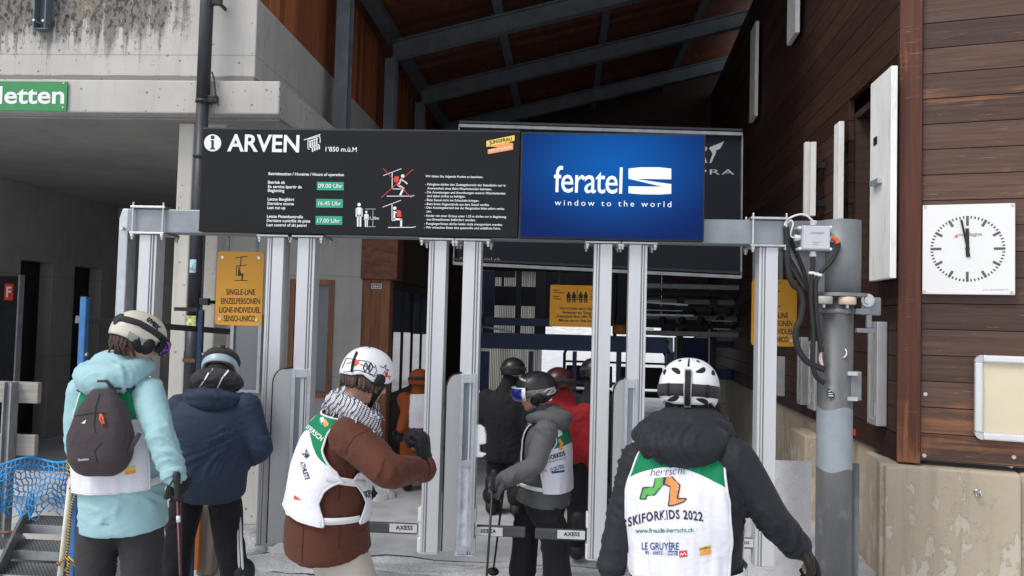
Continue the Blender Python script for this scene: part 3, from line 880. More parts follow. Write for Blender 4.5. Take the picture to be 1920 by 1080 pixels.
# plinth: plastered base with a stepped corner
zP = PA.uv(1800, 878)[1]
uL = PA.uv(1647, 960)[0]; uR = PA.uv(1912, 980)[0]
q = MB(); q.pbox(PA, uL, uR, -.1, zP, -.3, .06); q.pbox(PA, uR + .003, LA, -.1, zP, -.3, -.02); q.build('front_plinth', M['plaster'], house, bevel=.02)
q = MB(); q.pbox(PO, -7, LO - .62, -.1, zO0 - .03, -.2, -.03)
q.pbox(PO, LO - .60, LO - .3, -.1, zO0 - .06, -.2, .03); q.pbox(PO, LO - .02, LO + .08, -.1, zP - .01, -.3, .1)
u0, u1 = PO.uv(1510, 900)[0], PO.uv(1541, 900)[0]
q.pbox(PO, u0, u1, -.1, PO.uv(1525, 810)[1], -.02, .16)
q.build('side_plinth', M['plaster'], house, bevel=.015)
# eye bolt in the plinth, its own shadow falls beside it
q = MB(); q.smooth = True; p0 = PA.px(1829, 919, .062)
cen = PA.px(1830, 921, .10)
q.tube([cen + np.array((0, 0, 1)) * .022 * math.cos(t) + (PA.n * .8 + PA.ex * .6) * .022 * math.sin(t) for t in np.linspace(0, 2 * math.pi, 17)], .006, 8)
q.cyl(p0 - PA.n * .02, cen - PA.n * .02, .007, 8); q.cyl(p0 - PA.n * .01, p0 + PA.n * .006, .022, 14)
tag(q.build('eye_bolt', M['bolt']), 'galvanised ring eye bolt fixed in the beige plaster plinth', 'eye bolt')
# grey glazed display cases on the side wall
def case(x0, x1, y0, y1, label, off=.03, tilt=0):
    p2_ = Plane(PO.P0 + PO.n * (off + .05), PO.ex); yq_ = p2_.px((x0 + x1) / 2, (y0 + y1) / 2)[1]
    u0, u1, z0, z1 = p2_.rect(x0, y0, x1 - .06 * 1500 / yq_ * .5, y1)
    c = thing('display_case', PO.pt((u0 + u1) / 2, z0, off), label, 'display case', 'aluminium display cases on the side wall')
    t = .05
    q = MB(); q.pbox(PO, u0, u0 + t, z0, z1, .004, off + .05); q.pbox(PO, u1 - t, u1, z0, z1, .004, off + .05); q.pbox(PO, u0 + t, u1 - t, z0, z0 + t, .004, off + .05); q.pbox(PO, u0 + t, u1 - t, z1 - t, z1, .004, off + .05)
    q.build('frame', M['alu_dull'], c, bevel=.006)
    q = MB(); q.pbox(PO, u0 + t, u1 - t, z0 + t, z1 - t, .008, off + .02); q.build('backing', paint('case_backing', (.42, .41, .37), .6, 0, .08, 3), c)
    q = MB(); q.pbox(PO, u0 + t, u1 - t, z0 + t, z1 - t, off + .034, off + .038); q.build('pane', M['clear'], c)
    u, zz_ = u1 - .03, z0 + .12
    q = MB(); q.pbox(PO, u - .012, u + .012, zz_ - .05, zz_ + .05, off + .051, off + .06); q.build('lock', M['bolt'], c)
case(1626, 1651, 603, 796, 'tall grey aluminium display case between the mast and the corner post')
case(1514, 1532, 640, 768, 'narrow aluminium display case just left of the grey mast')
case(1494, 1507, 632, 758, 'narrow aluminium display case, second from the grey mast')
case(1456, 1464, 668, 742, 'slim aluminium display case deep beside the last gate post')
# station clock
u0, u1, z0, z1 = PA.rect(1728, 385, 1900, 553)
ck = thing('station_clock', PA.pt((u0 + u1) / 2, z0, 0), 'square white station clock with black bar marks on the brown boards', 'clock')
q = MB(); q.pbox(PA, u0 + .01, u1 - .01, z0 + .01, z1 - .01, .002, .05); q.build('case', M['plastic_white'], ck, bevel=.01)
q = MB(); q.pbox(PA, u0, u1, z0, z1, .052, .062); q.build('face', paint('clock_face', (.80, .80, .79), .35, 0, .015, 3), ck, bevel=.006)
cx, cz = (PA.uv(1811, 468)); R = (u1 - u0) * .405
def mark(q, a, r0, r1, wd, o=.0635):
    d = np.array((math.sin(a), math.cos(a))); e = np.array((d[1], -d[0])) * wd / 2
    cc = np.array((cx, cz))
    P = [cc + d * r0 - e, cc + d * r1 - e, cc + d * r1 + e, cc + d * r0 + e]
    q.prism([PA.pt(x, y, o) for x, y in P], -PA.n * .0012)
q = MB()
for k in range(60):
    if k % 5: mark(q, k * math.pi / 30, R * .925, R, R * .035)
q.build('minute_marks', M['black_print'], ck)
hg = paint('hour_grey', (.10, .095, .11), .5)
for k in range(12):
    q = MB(); mark(q, k * math.pi / 6, R * (.70 if k % 3 == 0 else .78), R, R * .075); q.build('hour_mark', hg, ck)
q = MB(); mark(q, math.radians(-1), -R * .25, R * .62, R * .095, .070); q.build('hour_hand', M['black_print'], ck)
q = MB(); mark(q, math.radians(-11), -R * .25, R * .9, R * .06, .073); q.build('minute_hand', M['black_print'], ck)
q = MB(); p0 = PA.pt(cx, cz, .062); q.cyl(p0, p0 + PA.n * .012, .014, 16); q.build('hub', M['black_print'], ck)
q = MB(); txt(q, PA, 'montagne', (1795, 444.5), (1838, 443.5), .0632, bold=.03); q.build('lettering', M['grey_print'], ck)
q = MB(); txt(q, PA, 'www.appmontagne.ch', (1840, 545.5), (1887, 545), .0632, bold=0); q.build('lettering', M['grey_print'], ck)
q = MB(); poly(q, PA, [(1786, 447), (1793, 440), (1793, 447)], .0632); q.build('logo', M['red'], ck)
for cx_, cy_ in ((1733, 390), (1895, 387), (1731, 547), (1893, 549)):
    q = MB(); p0 = PA.px(cx_, cy_, .062); q.cyl(p0, p0 + PA.n * .005, .011, 14); q.build('corner_screw', M['bolt'], ck)
# notice board, empty
u0, u1, z0, z1 = PA.rect(1825, 668, 2010, 828)
nb = thing('notice_board', PA.pt((u0 + u1) / 2, z0, 0), 'empty beige notice board in a rounded white aluminium frame', 'notice board')
t = .05
q = MB(); q.pbox(PA, u0 + t, u1 - t, z0, z0 + t, .01, .065); q.pbox(PA, u0 + t, u1 - t, z1 - t, z1, .01, .065); q.pbox(PA, u0, u0 + t, z0 + t, z1 - t, .01, .065); q.pbox(PA, u1 - t, u1, z0 + t, z1 - t, .01, .065)
q.build('frame', paint('frame_alu', (.72, .73, .74), .35, .3, .04, 4), nb, bevel=.012)
for ca, cb in ((u0 + t, z0 + t), (u0 + t, z1 - t)):
    q = MB(); q.smooth = False; sgn = 1 if cb > (z0 + z1) / 2 else -1
    q.prism([PA.pt(ca, cb, .062)] + [PA.pt(ca - t * math.cos(a), cb + sgn * t * math.sin(a), .062) for a in np.linspace(0, math.pi / 2, 8)], -PA.n * .05)
    q.build('corner_cap', M['plastic_grey'], nb)
q = MB(); q.pbox(PA, u0 + t, u1 - t, z0 + t, z1 - t, .012, .03); q.build('backing', paint('notice_backing', (.80, .71, .52), .7, 0, .04, 2), nb)
q = MB(); q.pbox(PA, u0 + t, u1 - t, z0 + t, z1 - t, .048, .052); q.build('pane', M['clear'], nb)
for cx_, cy_ in ((1735, 739), (1733, 854), (1901, 857)):
    q = MB(); p0 = PA.px(cx_, cy_, .0); q.cyl(p0, p0 + PA.n * .006, .014, 10); tag(q.build('screw_head', M['bolt'], house), None)
# red hook by the mast
p = PO.px(1604, 812, .08)
rh = MB(); rh.box(p[0] - .01, p[0] + .012, p[1] - .02, p[1] + .02, p[2] - .17, p[2] + .12); rh.box(p[0] + .014, p[0] + .11, p[1] - .015, p[1] + .015, p[2] - .02, p[2] + .03)
tag(rh.build('wall_hook', M['red']), 'red metal hook on the brown wall right of the grey mast', 'hook')
# checker plate guard
PT = front(5.45)
u0, u1, z0, z1 = PT.rect(1452, 864, 1521, 1065)
q = MB(); q.pbox(PT, u0 - .3, u1, 0, z1, -.004, .004)
gp = q.build('checker_plate', M["tread"], bevel=.002); tag(gp, 'pale aluminium checker plate guard standing between gate post and mast', 'guard plate')
# thin steel tube at the plinth
q = MB(); q.smooth = True; p0 = at(1604, 870, 5.35); q.tube([(p0[0], 5.35, 0), (p0[0], 5.35, p0[2])], .024, 14)
tp = q.build('steel_tube', M['galv_dark']); tag(tp, 'thin galvanised tube standing close behind the grey mast', 'tube')

# ------------------------------------------------------------------ dark banner hung behind the gantry
YBn = 8.0
pt_, pr_ = at(850, 495, 7.9), at(1390, 522, 7.72)
PBn = Plane(at(850, 372, 7.92) * np.array((1, 1, 0)), (at(1391, 385, 7.70) - at(850, 372, 7.92)) * np.array((1, 1, 0)))
bn = thing('hanging_banner', PBn.px(1120, 508), 'large black framed banner hung from the roof behind the blue screen', 'banner')
A, B_, D_, E_ = [PBn.px(*q_) for q_ in ((862, 237), (1391, 253), (1389, 520), (851, 494))]
q = MB(); q.prism([A, B_, D_, E_], -PBn.n * .02); q.build('sheet', M['banner'], bn)
for P_, Q_ in ((A, B_), (E_, D_)):
    q = MB(); q.bar(P_ + PBn.n * .02, Q_ + PBn.n * .02, .05, .03); q.build('frame_rail', M['galv_dark'], bn)
    q = MB(); q.bar(P_ + PBn.n * .02 + np.array((0, 0, .04)), Q_ + PBn.n * .02 + np.array((0, 0, .04)), .03, .02); q.build('frame_rail', M['dark_metal'], bn)
for P_, Q_ in ((B_, D_), (A, E_)):
    q = MB(); q.bar(P_ + PBn.n * .015, Q_ + PBn.n * .015, .03, .012, up=(1, 0, 0)); q.build('frame_rail', M['galv_dark'], bn)
q = MB(); txt(q, PBn, 'CUPRA', (1252, 327), (1377, 327.5), .004, cap=9.5, bold=.0, space=1.15); txt(q, PBn, 'cupraofficial.ch', (862, 488), (937, 491), .004, bold=.0, space=1.1)
q.build('lettering', M['grey_print'], bn)
q = MB()
for sgn in (-1, 1):
    m_ = lambda x: 1328 + sgn * (x - 1328)
    poly(q, PBn, [(m_(1358), 265), (m_(1350), 279), (m_(1341), 283), (m_(1343), 285), (m_(1334), 305), (m_(1330), 306), (m_(1336), 288), (m_(1330), 279), (m_(1331), 276)], .004)
    if sgn == 1: poly(q, PBn, [(1330, 277), (1358, 265), (1346, 277)], .0045)
q.build('logo', M['grey_print'], bn)
q = MB(); p0 = PBn.px(866, 300); q.bar(p0, (-2.6, p0[1], p0[2]), .05, .05); q.build('bracket', M['dark_metal'], bn)

# ================================================================== THE GANTRY AND ITS GATES
YG = 5.0
G = front(YG)
zb0, zb1 = G.px(850, 447)[2], G.px(850, 402)[2]
gan = thing('steel_gantry', (G.px(236, 700)[0], YG, 0), 'galvanised steel beam gantry spanning over the entrance gates', 'gantry')
xl, xr = G.px(238, 417)[0], G.px(1478, 435)[0]
q = MB(); q.box(xl, xr, YG, YG + .15, zb0, zb1); q.build('beam', M['galv_beam'], gan, bevel=.006)
# bent end plate and leg at the left end
q = MB(); x0 = G.px(216, 500)[0]
q.prism([(xl - .003, YG + .02, zb1 + .002), (xl - .003, YG + .02, 0), (x0, YG + .02, 0), (x0, YG + .02, zb1 - .06), (xl - .045, YG + .02, zb1 + .002)], (0, .11, 0)); q.build('end_leg', M['galv'], gan, bevel=.006)
q = MB(); p0 = G.px(229, 428); q.cyl(p0 + np.array((0, -.012, 0)), p0 + np.array((0, .03, 0)), .012, 8); q.build('bolt', M['bolt'], gan)
# ---- mast
xm = G.px(1577, 800)[0]; YM = YG + .12
ms = thing('gantry_mast', (xm, YM, 0), 'thick grey steel mast with a pivot collar carrying the gantry', 'mast')
zf = G.px(1590, 552)[2]
q = MB(); q.smooth = True; q.tube([(xm, YM, -.05), (xm, YM, zf - .04)], .105, 40); q.build('pole', M['mast'], ms)
xs = G.px(1587, 470)[0]; zt1 = G.px(1560, 410)[2]
q = MB(); q.smooth = True; q.tube([(xs, YM, zf + .012), (xs, YM, zt1)], .125, 40); q.build('sleeve', paint('sleeve_grey', (.21, .225, .235), .5, .25, .1, 4, .1, dirt=((.33, .35, .36), .4)), ms)
q = MB(); g0 = [G.px(1476, 412), G.px(1560, 411), G.px(1560, 548), G.px(1538, 548), G.px(1524, 540), G.px(1478, 462)]
q.prism([p + np.array((0, .06, 0)) for p in g0], (0, .02, 0)); q.prism([p + np.array((0, .17, 0)) for p in g0], (0, .02, 0)); q.build('gusset', M['galv_dark'], ms, bevel=.003)
q = MB(); q.smooth = False
q.tube([(xs + .01, YM, zf - .012), (xs + .01, YM, zf + .01)], .165, 32); q.build('flange', M['galv_dark'], ms, bevel=.003)
q = MB(); q.box(xs + .10, xs + .22, YM - .1, YM - .08, zf - .125, zf - .013); q.build('lug', M['galv_dark'], ms, bevel=.02)
q = MB(); p0 = G.px(1629, 563); q.smooth = False; q.cyl((p0[0], YM - .125, p0[2]), (p0[0], YM - .06, p0[2]), .028, 6); q.cyl((p0[0], YM - .108, p0[2]), (p0[0], YM - .101, p0[2]), .04, 20); q.build('bolt', M['bolt'], ms)
for px_, mt in ((1589, paint('roller_cream', (.62, .52, .38), .5)), (1545, paint('roller_grey', (.40, .39, .36), .5))):
    p0 = G.px(px_, 555); q = MB(); q.smooth = True
    q.tube([(p0[0], YM - .115, zf - .062), (p0[0], YM - .115, zf - .058), (p0[0], YM - .115, zf - .02), (p0[0], YM - .115, zf - .014)], [.046, .052, .052, .046], 24); q.build('roller', mt, ms)
    q = MB(); q.cyl((p0[0], YM - .115, zf - .085), (p0[0], YM - .115, zf - .063), .012, 6); q.build('bolt', M['bolt'], ms)
q = MB(); q.smooth = True; zc = G.px(1580, 583)[2]
q.tube([(xm, YM, zc - .014), (xm, YM, zc + .014)], .109, 32); q.build('strap_clamp', M['galv_dark'], ms)
q = MB(); p0 = G.px(1632, 600); q.box(xm + .08, p0[0], YM - .12, YM - .09, zc - .018, zc + .018); q.box(p0[0] - .02, p0[0] + .01, YM - .12, YM - .09, zc - .1, zc - .02); q.box(p0[0] - .08, p0[0] + .03, YM - .125, YM - .085, zc - .13, zc - .102); q.build('clamp_arm', M['galv_dark'], ms, bevel=.004)
# hatch on the mast
z0, z1 = G.px(1600, 752)[2], G.px(1600, 697)[2]
q = MB(); q.box(xm + .07, xm + .135, YM - .08, YM + .02, z0, z1); q.build('hatch', M['galv_dark'], ms, bevel=.005)
for zz_ in (z0 + .012, z1 - .012):
    q = MB(); q.box(xm + .04, xm + .1, YM - .112, YM - .085, zz_ - .012, zz_ + .012); q.build('hatch_catch', M['bolt'], ms)
# pale patch of newer paint, and a sticker
q = MB(); q.smooth = True
z0, z1 = G.px(1570, 885)[2], G.px(1570, 768)[2]
rows = []
for k, z_ in enumerate(np.linspace(z0, z1, 8)):
    rows.append([(xm + .1062 * math.sin(a), YM - .1062 * math.cos(a), z_ + (.012 * math.sin(3 * a + k) if k in (0, 7) else 0)) for a in np.linspace(-1.9, 1.9, 30)])
q.grid(rows); q.build('paint_patch', paint('mast_patch', (.30, .335, .365), .5, .2, .12, 5, .0), ms)
q = MB(); poly(q, front(YM - .1045), [(1551, 726), (1552, 745), (1565, 744), (1564, 738)], .004); q.build('sticker', M['black_print'], ms)
q = MB()
for yy_, x_ in ((733, 1557), (738, 1560), (742, 1562)): strip(q, front(YM - .1045), [(1553, yy_), (x_, yy_)], 1.6, .0055)
q.build('sticker_print', M['white'], ms)
q = MB(); q.smooth = True; PMa = front(YM - .104)
q.tube([PMa.px(1584, 654, .006), PMa.px(1587, 660, .006), PMa.px(1586, 666, .006), PMa.px(1581, 671, .006)], .004, 6); q.build('paint_drip', M['white'], ms)
# ---- junction box and cables
u0, u1, z0, z1 = G.rect(1501, 424, 1553, 470)
jb = thing('junction_box', ((u0 + u1) / 2, YG - .0, z0), 'pale grey plastic junction box with cable glands on the gantry bracket', 'junction box')
q = MB(); q.box(u0, u1, YG - .03, YG + .058, z0, z1); q.build('box', M['plastic_grey'], jb, bevel=.006)
q = MB(); q.box(u0 + .004, u1 - .004, YG - .05, YG - .032, z0 + .004, z1 - .004); lid = q.build('lid', paint('lid_grey', (.54, .56, .59), .3, 0, .04, 4), jb, bevel=.006)
q = MB(); txt(q, G, 'montagne', (1515, 440), (1540, 440), .0515, bold=.03); strip(q, G, [(1519, 456), (1532, 456)], 1.2, .0515); strip(q, G, [(1519, 460), (1530, 460)], 1, .0515); q.build('lettering', M['grey_print'], lid)
for cx_, cy_ in ((1496, 428), (1553, 427), (1496, 467), (1553, 468)):
    p0 = G.px(cx_, cy_); q = MB(); q.cyl(p0 + np.array((0, -.045, 0)), p0 + np.array((0, .05, 0)), .009, 10); q.build('screw_lug', M['plastic_white'], jb)
def gland(a, bb):
    q = MB(); a, bb = G.px(*a, off=.0), G.px(*bb, off=.0); q.smooth = False; q.tube([a, a + (bb - a) * .45, a + (bb - a) * .46, bb], [.017, .017, .021, .021], 8); q.build('gland', M['plastic_white'], jb)
gland((1525, 422), (1525, 414)); gland((1500, 446), (1489, 446)); gland((1554, 448), (1563, 448)); gland((1524, 472), (1524, 481))
def cable(name, pts, r, m, lab, Y=YG - .02, dy=None):
    P = [at(x, y, Y + (dy[i] if dy else 0)) for i, (x, y) in enumerate(pts)]
    # Catmull-Rom through the points
    S = []
    for i in range(len(P) - 1):
        p0, p1, p2, p3 = P[max(i - 1, 0)], P[i], P[i + 1], P[min(i + 2, len(P) - 1)]
        for t in np.linspace(0, 1, 9)[:-1]:
            S.append(.5 * (2 * p1 + (p2 - p0) * t + (2 * p0 - 5 * p1 + 4 * p2 - p3) * t * t + (3 * p1 - p0 - 3 * p2 + p3) * t ** 3))
    S.append(P[-1])
    q = MB(); q.smooth = True; q.tube(S, r, 12)
    o = q.build(name, m); tag(o, lab, 'cable'); return o
cable('cable', [(1474, 426), (1475, 440), (1476, 470), (1479, 510), (1487, 533), (1500, 546), (1505, 570), (1500, 600), (1492, 620), (1495, 650), (1510, 675), (1530, 687), (1546, 692)], .019, M['rubber'], 'thickest black cable looping left past the yellow sign into the mast')
cable('cable', [(1524, 482), (1524, 500), (1521, 530), (1521, 570), (1525, 620), (1524, 660), (1525, 690), (1532, 708), (1546, 718)], .015, M['rubber'], 'black cable hanging straight down from the junction box bottom gland')
cable('cable', [(1566, 449), (1572, 458), (1567, 475), (1555, 495), (1540, 510), (1530, 530), (1530, 570), (1533, 610), (1537, 640), (1541, 660)], .014, M['rubber'], 'black cable curving from the orange tip at the junction box side')
cable('cable_end', [(1560, 446), (1567, 449), (1571, 456)], .0145, flat('orange_cable', (.75, .13, .03)), 'short orange end of a cable at the junction box right side', YG - .022)
cable('cable', [(1480, 440), (1487, 460), (1500, 490), (1510, 520), (1512, 545)], .012, M['rubber'], 'thin black cable running diagonally behind the junction box', YG + .04)
cable('cable', [(1471, 423), (1474, 415), (1484, 407), (1500, 402), (1512, 404), (1525, 415)], .006, M['plastic_white'], 'white cable arching over the top of the junction box')
cable('cable', [(1476, 418), (1483, 413), (1487, 420), (1483, 435), (1483, 443), (1490, 446)], .005, M['plastic_white'], 'white cable looping into the left gland of the junction box')
ww = []
for k in range(5):
    cable('wire', [(1543 - k, 645 + k * 1.5), (1538 + k * .8, 660), (1536 + k * 1.5, 676), (1545, 694 - k)], .0025, M['white'] if k % 2 else flat('pink_wire', (.6, .3, .3)), 'loose thin wire among those bundled at the mast opening', YG - .0)['group'] = 'loose wires at the mast'
for z_, x_ in ((512, 1522), (514, 1530), (516, 1536)):
    p0 = at(x_, z_, YG - .02); q = MB(); q.smooth = True; q.cyl(p0 - np.array((.0, 0, .008)), p0 + np.array((0, 0, .008)), .0185, 12); tag(q.build('cable_tie', M['white']), {1522: 'white tape band on the middle black cable', 1530: 'white tape band between two black cables', 1536: 'white tape band on the right black cable'}[x_], 'tape band')

# ---- information board and screen
YBd = YG - .07
BD = front(YBd)
ib = thing('information_board', BD.px(670, 441), 'long black information board with lift opening times on the gantry', 'information board')
u0, u1, z0, z1 = BD.rect(376, 244, 973, 440)
q = MB(); q.box(u0, u1, YBd, YBd + .066, z0, z1); q.build('panel', M['board'], ib, bevel=.003)
q = MB(); q.box(u0 - .004, u1, YBd + .004, YBd + .064, z1 + .001, z1 + .008); q.build('top_trim', M['board_edge'], ib)
def bp(cx, cy): return (360 + cx / 3.097, 230 + cy / 3.097)
q = MB()
def bt(s, x0, x1, y, bold=.022, tl=1.2, **k):
    a, c = bp(x0, y), bp(x1, y); txt(q, BD, s, a, (c[0], c[1] + (c[0] - a[0]) * .016), .003, bold=bold, **k)
bt('ARVEN', 205, 622, 164, .022, cap=94 / 3.097)
bt('1\u2018850 m.\u00fc.M', 776, 957, 167, .012)
bt('Betriebszeiten / Horaires / Hours of operation', 445, 883, 304)
for s, x0, x1, y in (('Betrieb ab', 442, 540, 354), ('En service \u00e0partir de', 442, 638, 379), ('Beginning', 441, 537, 402), ('Letzte Bergfahrt', 440, 594, 452), ('Derni\u00e8re course', 439, 592, 477), ('Last run up', 438, 543, 501),
                     ('Letzte Pistenkontrolle', 436, 645, 552), ('Derniere contr\u00f4le de piste', 435, 687, 576), ('Last control of ski patrol', 434, 665, 601)): bt(s, x0, x1, y)
for s, x0, x1, y in (('Wir bitten Sie, folgende Punkte zu beachten:', 1356, 1689, 317), ('- Fahrg\u00e4ste d\u00fcrfen den Zustiegsbereich der Sesselbahn nur in', 1355, 1821, 364), ('Anwesenheit eines Bahn-Mitarbeitenden betreten.', 1366, 1741, 387),
                     ('- Die Anweisungen und Anordnungen unserer Mitarbeitenden', 1353, 1820, 410), ('sind dabei strikte zu befolgen.', 1365, 1588, 432), ('- Bitte Sessel nicht ins Schaukeln bringen.', 1352, 1667, 455),
                     ('- Bitte keine Gegenst\u00e4nde aus dem Sessel werfen.', 1352, 1728, 478), ('- Den Ausstiegsbereich bei der Bergstation bitte sofort verlas-', 1351, 1817, 499), ('sen.', 1362, 1391, 521),
                     ('- Kinder mit einer Gr\u00f6sse unter 1.25 m d\u00fcrfen nur in Begleitung', 1350, 1824, 546), ('von Erwachsenen bef\u00f6rdert werden.', 1362, 1648, 568), ('- Fussg\u00e4nger/innen d\u00fcrfen leider nicht transportiert werden.', 1349, 1804, 592), ('- Wir w\u00fcnschen Ihnen eine spassvolle und unfallfreie Fahrt.', 1348, 1793, 614)):
    bt(s, x0, x1, y, .014)
bt('1,25m', 1034, 1086, 562, .015)
q.build('lettering', M['white'], ib)
for (x0, y0, x1, y1), s, (a, c, y) in (((727, 344, 882, 392), '09.00 Uhr', (734, 876, 379)), ((722, 443, 877, 493), '16.45 Uhr', (735, 867, 480)), ((719, 542, 873, 592), '17.00 Uhr', (730, 860, 580))):
    q = MB(); poly(q, BD, [bp(x0, y0), bp(x1, y0 + 2), bp(x1, y1 + 2), bp(x0, y1)], .004, .003); tg = q.build('time_tag', M['green_tag'], ib)
    q = MB(); bt(s, a, c, y, .012); 
    q.v = [(x_, y_ - .003, z_) for x_, y_, z_ in q.v]; q.build('lettering', M['white'], tg)
# round information mark
q = MB(); dot(q, BD, bp(121, 118), 16, .003, 40); im = q.build('information_mark', M['white'], ib)
q = MB(); dot(q, BD, bp(121, 86), 3.6, .0045, 20); poly(q, BD, [bp(107, 103), bp(128, 103), bp(128, 148), bp(136, 150), bp(136, 156), bp(106, 156), bp(106, 150), bp(114, 148), bp(114, 109), bp(107, 108)], .0045); q.build('letter', M['black_print'], im)
# chair pictogram
q = MB()
strip(q, BD, [bp(651, 101), bp(746, 68)], 1.3, .003); strip(q, BD, [bp(740, 72), bp(745, 96), bp(744, 118)], 1.5, .003); strip(q, BD, [bp(674, 98), bp(674, 150), bp(682, 156)], 1.5, .003); strip(q, BD, [bp(674, 98), bp(735, 80)], 1.5, .003)
for k in range(4):
    x_, y_ = 686 + k * 13, 110 - k * 5
    dot(q, BD, bp(x_, y_), 2.0, .0035, 12); strip(q, BD, [bp(x_, y_ + 10), bp(x_, y_ + 32), bp(x_ + 14, y_ + 36), bp(x_ + 15, y_ + 58)], 2.6, .003)
q.build('chair_pictogram', M['white'], ib)
# skier pictograms
def skier(q_, r_, ox, oy):
    pass
q = MB()
strip(q, BD, [bp(1112, 307), bp(1216, 268)], 1.1, .003); strip(q, BD, [bp(1163, 288), bp(1163, 385), bp(1212, 385)], 1.4, .003); strip(q, BD, [bp(1133, 427), bp(1277, 427), bp(1290, 423)], 1.3, .003)
dot(q, BD, bp(1224, 310), 3.2, .0035, 14); strip(q, BD, [bp(1217, 328), bp(1197, 362), bp(1228, 382), bp(1210, 420)], 3.6, .003); strip(q, BD, [bp(1215, 330), bp(1235, 342), bp(1250, 355)], 2.4, .0032)
q.build('pictogram', M['white'], ib)
q = MB(); poly(q, BD, [bp(1172, 330), bp(1176, 316), bp(1190, 310), bp(1204, 316), bp(1200, 338), bp(1190, 350), bp(1176, 344)], .004)
strip(q, BD, [bp(1112, 268), bp(1276, 438)], 1.1, .0055); strip(q, BD, [bp(1285, 272), bp(1101, 436)], 1.1, .0055); q.build('cross', M['red'], ib)
q = MB()
strip(q, BD, [bp(1108, 491), bp(1213, 451)], 1.1, .003); strip(q, BD, [bp(1162, 472), bp(1162, 568), bp(1180, 568)], 1.4, .003); strip(q, BD, [bp(1140, 609), bp(1285, 608), bp(1297, 604)], 1.3, .003)
dot(q, BD, bp(1178, 497), 3.2, .0035, 14); strip(q, BD, [bp(1175, 515), bp(1175, 560), bp(1215, 562), bp(1215, 602)], 3.6, .003); strip(q, BD, [bp(1178, 520), bp(1203, 526)], 2.2, .0032)
q.build('pictogram', M['white'], ib)
q = MB(); poly(q, BD, [bp(1189, 510), bp(1198, 506), bp(1214, 512), bp(1217, 548), bp(1190, 548)], .0042); q.build('pictogram_rucksack', M['red'], ib)
q = MB()
for x_, y_, s_ in ((971, 476, 1.0), (1013, 519, .68)):
    dot(q, BD, bp(x_, y_), 3.2 * s_, .003, 14); strip(q, BD, [bp(x_, y_ + 20 * s_), bp(x_, y_ + 64 * s_)], 7.0 * s_, .003)
    for sx in (-1, 1): strip(q, BD, [bp(x_ + sx * 7.5 * s_, y_ + 60 * s_), bp(x_ + sx * 7.5 * s_, y_ + 126 * s_)], 3.2 * s_, .003); strip(q, BD, [bp(x_ + sx * 16 * s_, y_ + 22 * s_), bp(x_ + sx * 17 * s_, y_ + 68 * s_)], 1.9 * s_, .003)
for y_ in (502, 604): strip(q, BD, [bp(1006, y_), bp(1066, y_)], .6, .003)
strip(q, BD, [bp(1051, 510), bp(1051, 540)], .6, .003); strip(q, BD, [bp(1051, 568), bp(1051, 598)], .6, .003)
q.build('pictogram', M['white'], ib)
def jf_logo(place, par, ox):
    """two tilted bars joined by a slanting band"""
    q = MB(); place(q, [(0, 34), (163, 0), (163, 32), (0, 68)], 0); a_ = q.build('logo', M['yellow_print'], par)
    q = MB(); place(q, [(10, 66), (120, 40), (155, 47), (155, 84), (8, 110), (8, 84), (70, 70)], .0004); q.build('logo_band', M['orange_print'], a_)
    return a_
lg = jf_logo(lambda q_, pts, o: poly(q_, BD, [bp(1710 + x, 73 + y) for x, y in pts], .003 + o), ib, 0)
q = MB(); txt(q, BD, 'JUNGFRAU', bp(1727, 127), bp(1859, 102), .0045, bold=.02); q.build('lettering', M['black_print'], lg)
q = MB(); txt(q, BD, 'TOP OF EUROPE', bp(1726, 172), bp(1858, 148), .0047, bold=.02); q.build('lettering', M['white'], lg)

sc = thing('display_screen', BD.px(1147, 449), 'large blue video screen on the gantry beside the black board', 'screen')
u0, u1, z0, z1 = BD.rect(975.5, 250, 1321, 450)
q = MB(); q.box(u0, u1, YBd - .01, YBd + .066, z0, z1); q.build('bezel', M['dark_metal'], sc, bevel=.004)
q = MB(); e_ = .010; q.box(u0 + e_, u1 - e_, YBd - .014, YBd - .011, z0 + e_, z1 - e_); pic = q.build('picture', M['screen'], sc)
q = MB()
txt(q, BD, 'feratel', (1038, 360.5), (1166, 363.5), .016, cap=48, bold=.006, space=.94)
txt(q, BD, 'window to the world', (1040, 385.5), (1258, 389), .016, cap=10.5, bold=.0, space=1.45)
poly(q, BD, [(1178, 317), (1200, 314.5), (1235, 314.5), (1258, 317), (1258, 337), (1178, 336)], .016, .001)
poly(q, BD, [(1178, 336), (1190, 336.2), (1258, 346), (1258, 351), (1240, 350.5)], .0162, .001)
poly(q, BD, [(1178, 350), (1245, 350.8), (1258, 351), (1258, 364), (1235, 365.5), (1200, 365), (1178, 363)], .0164, .001)
q.build('lettering', M['screen_white'], pic)

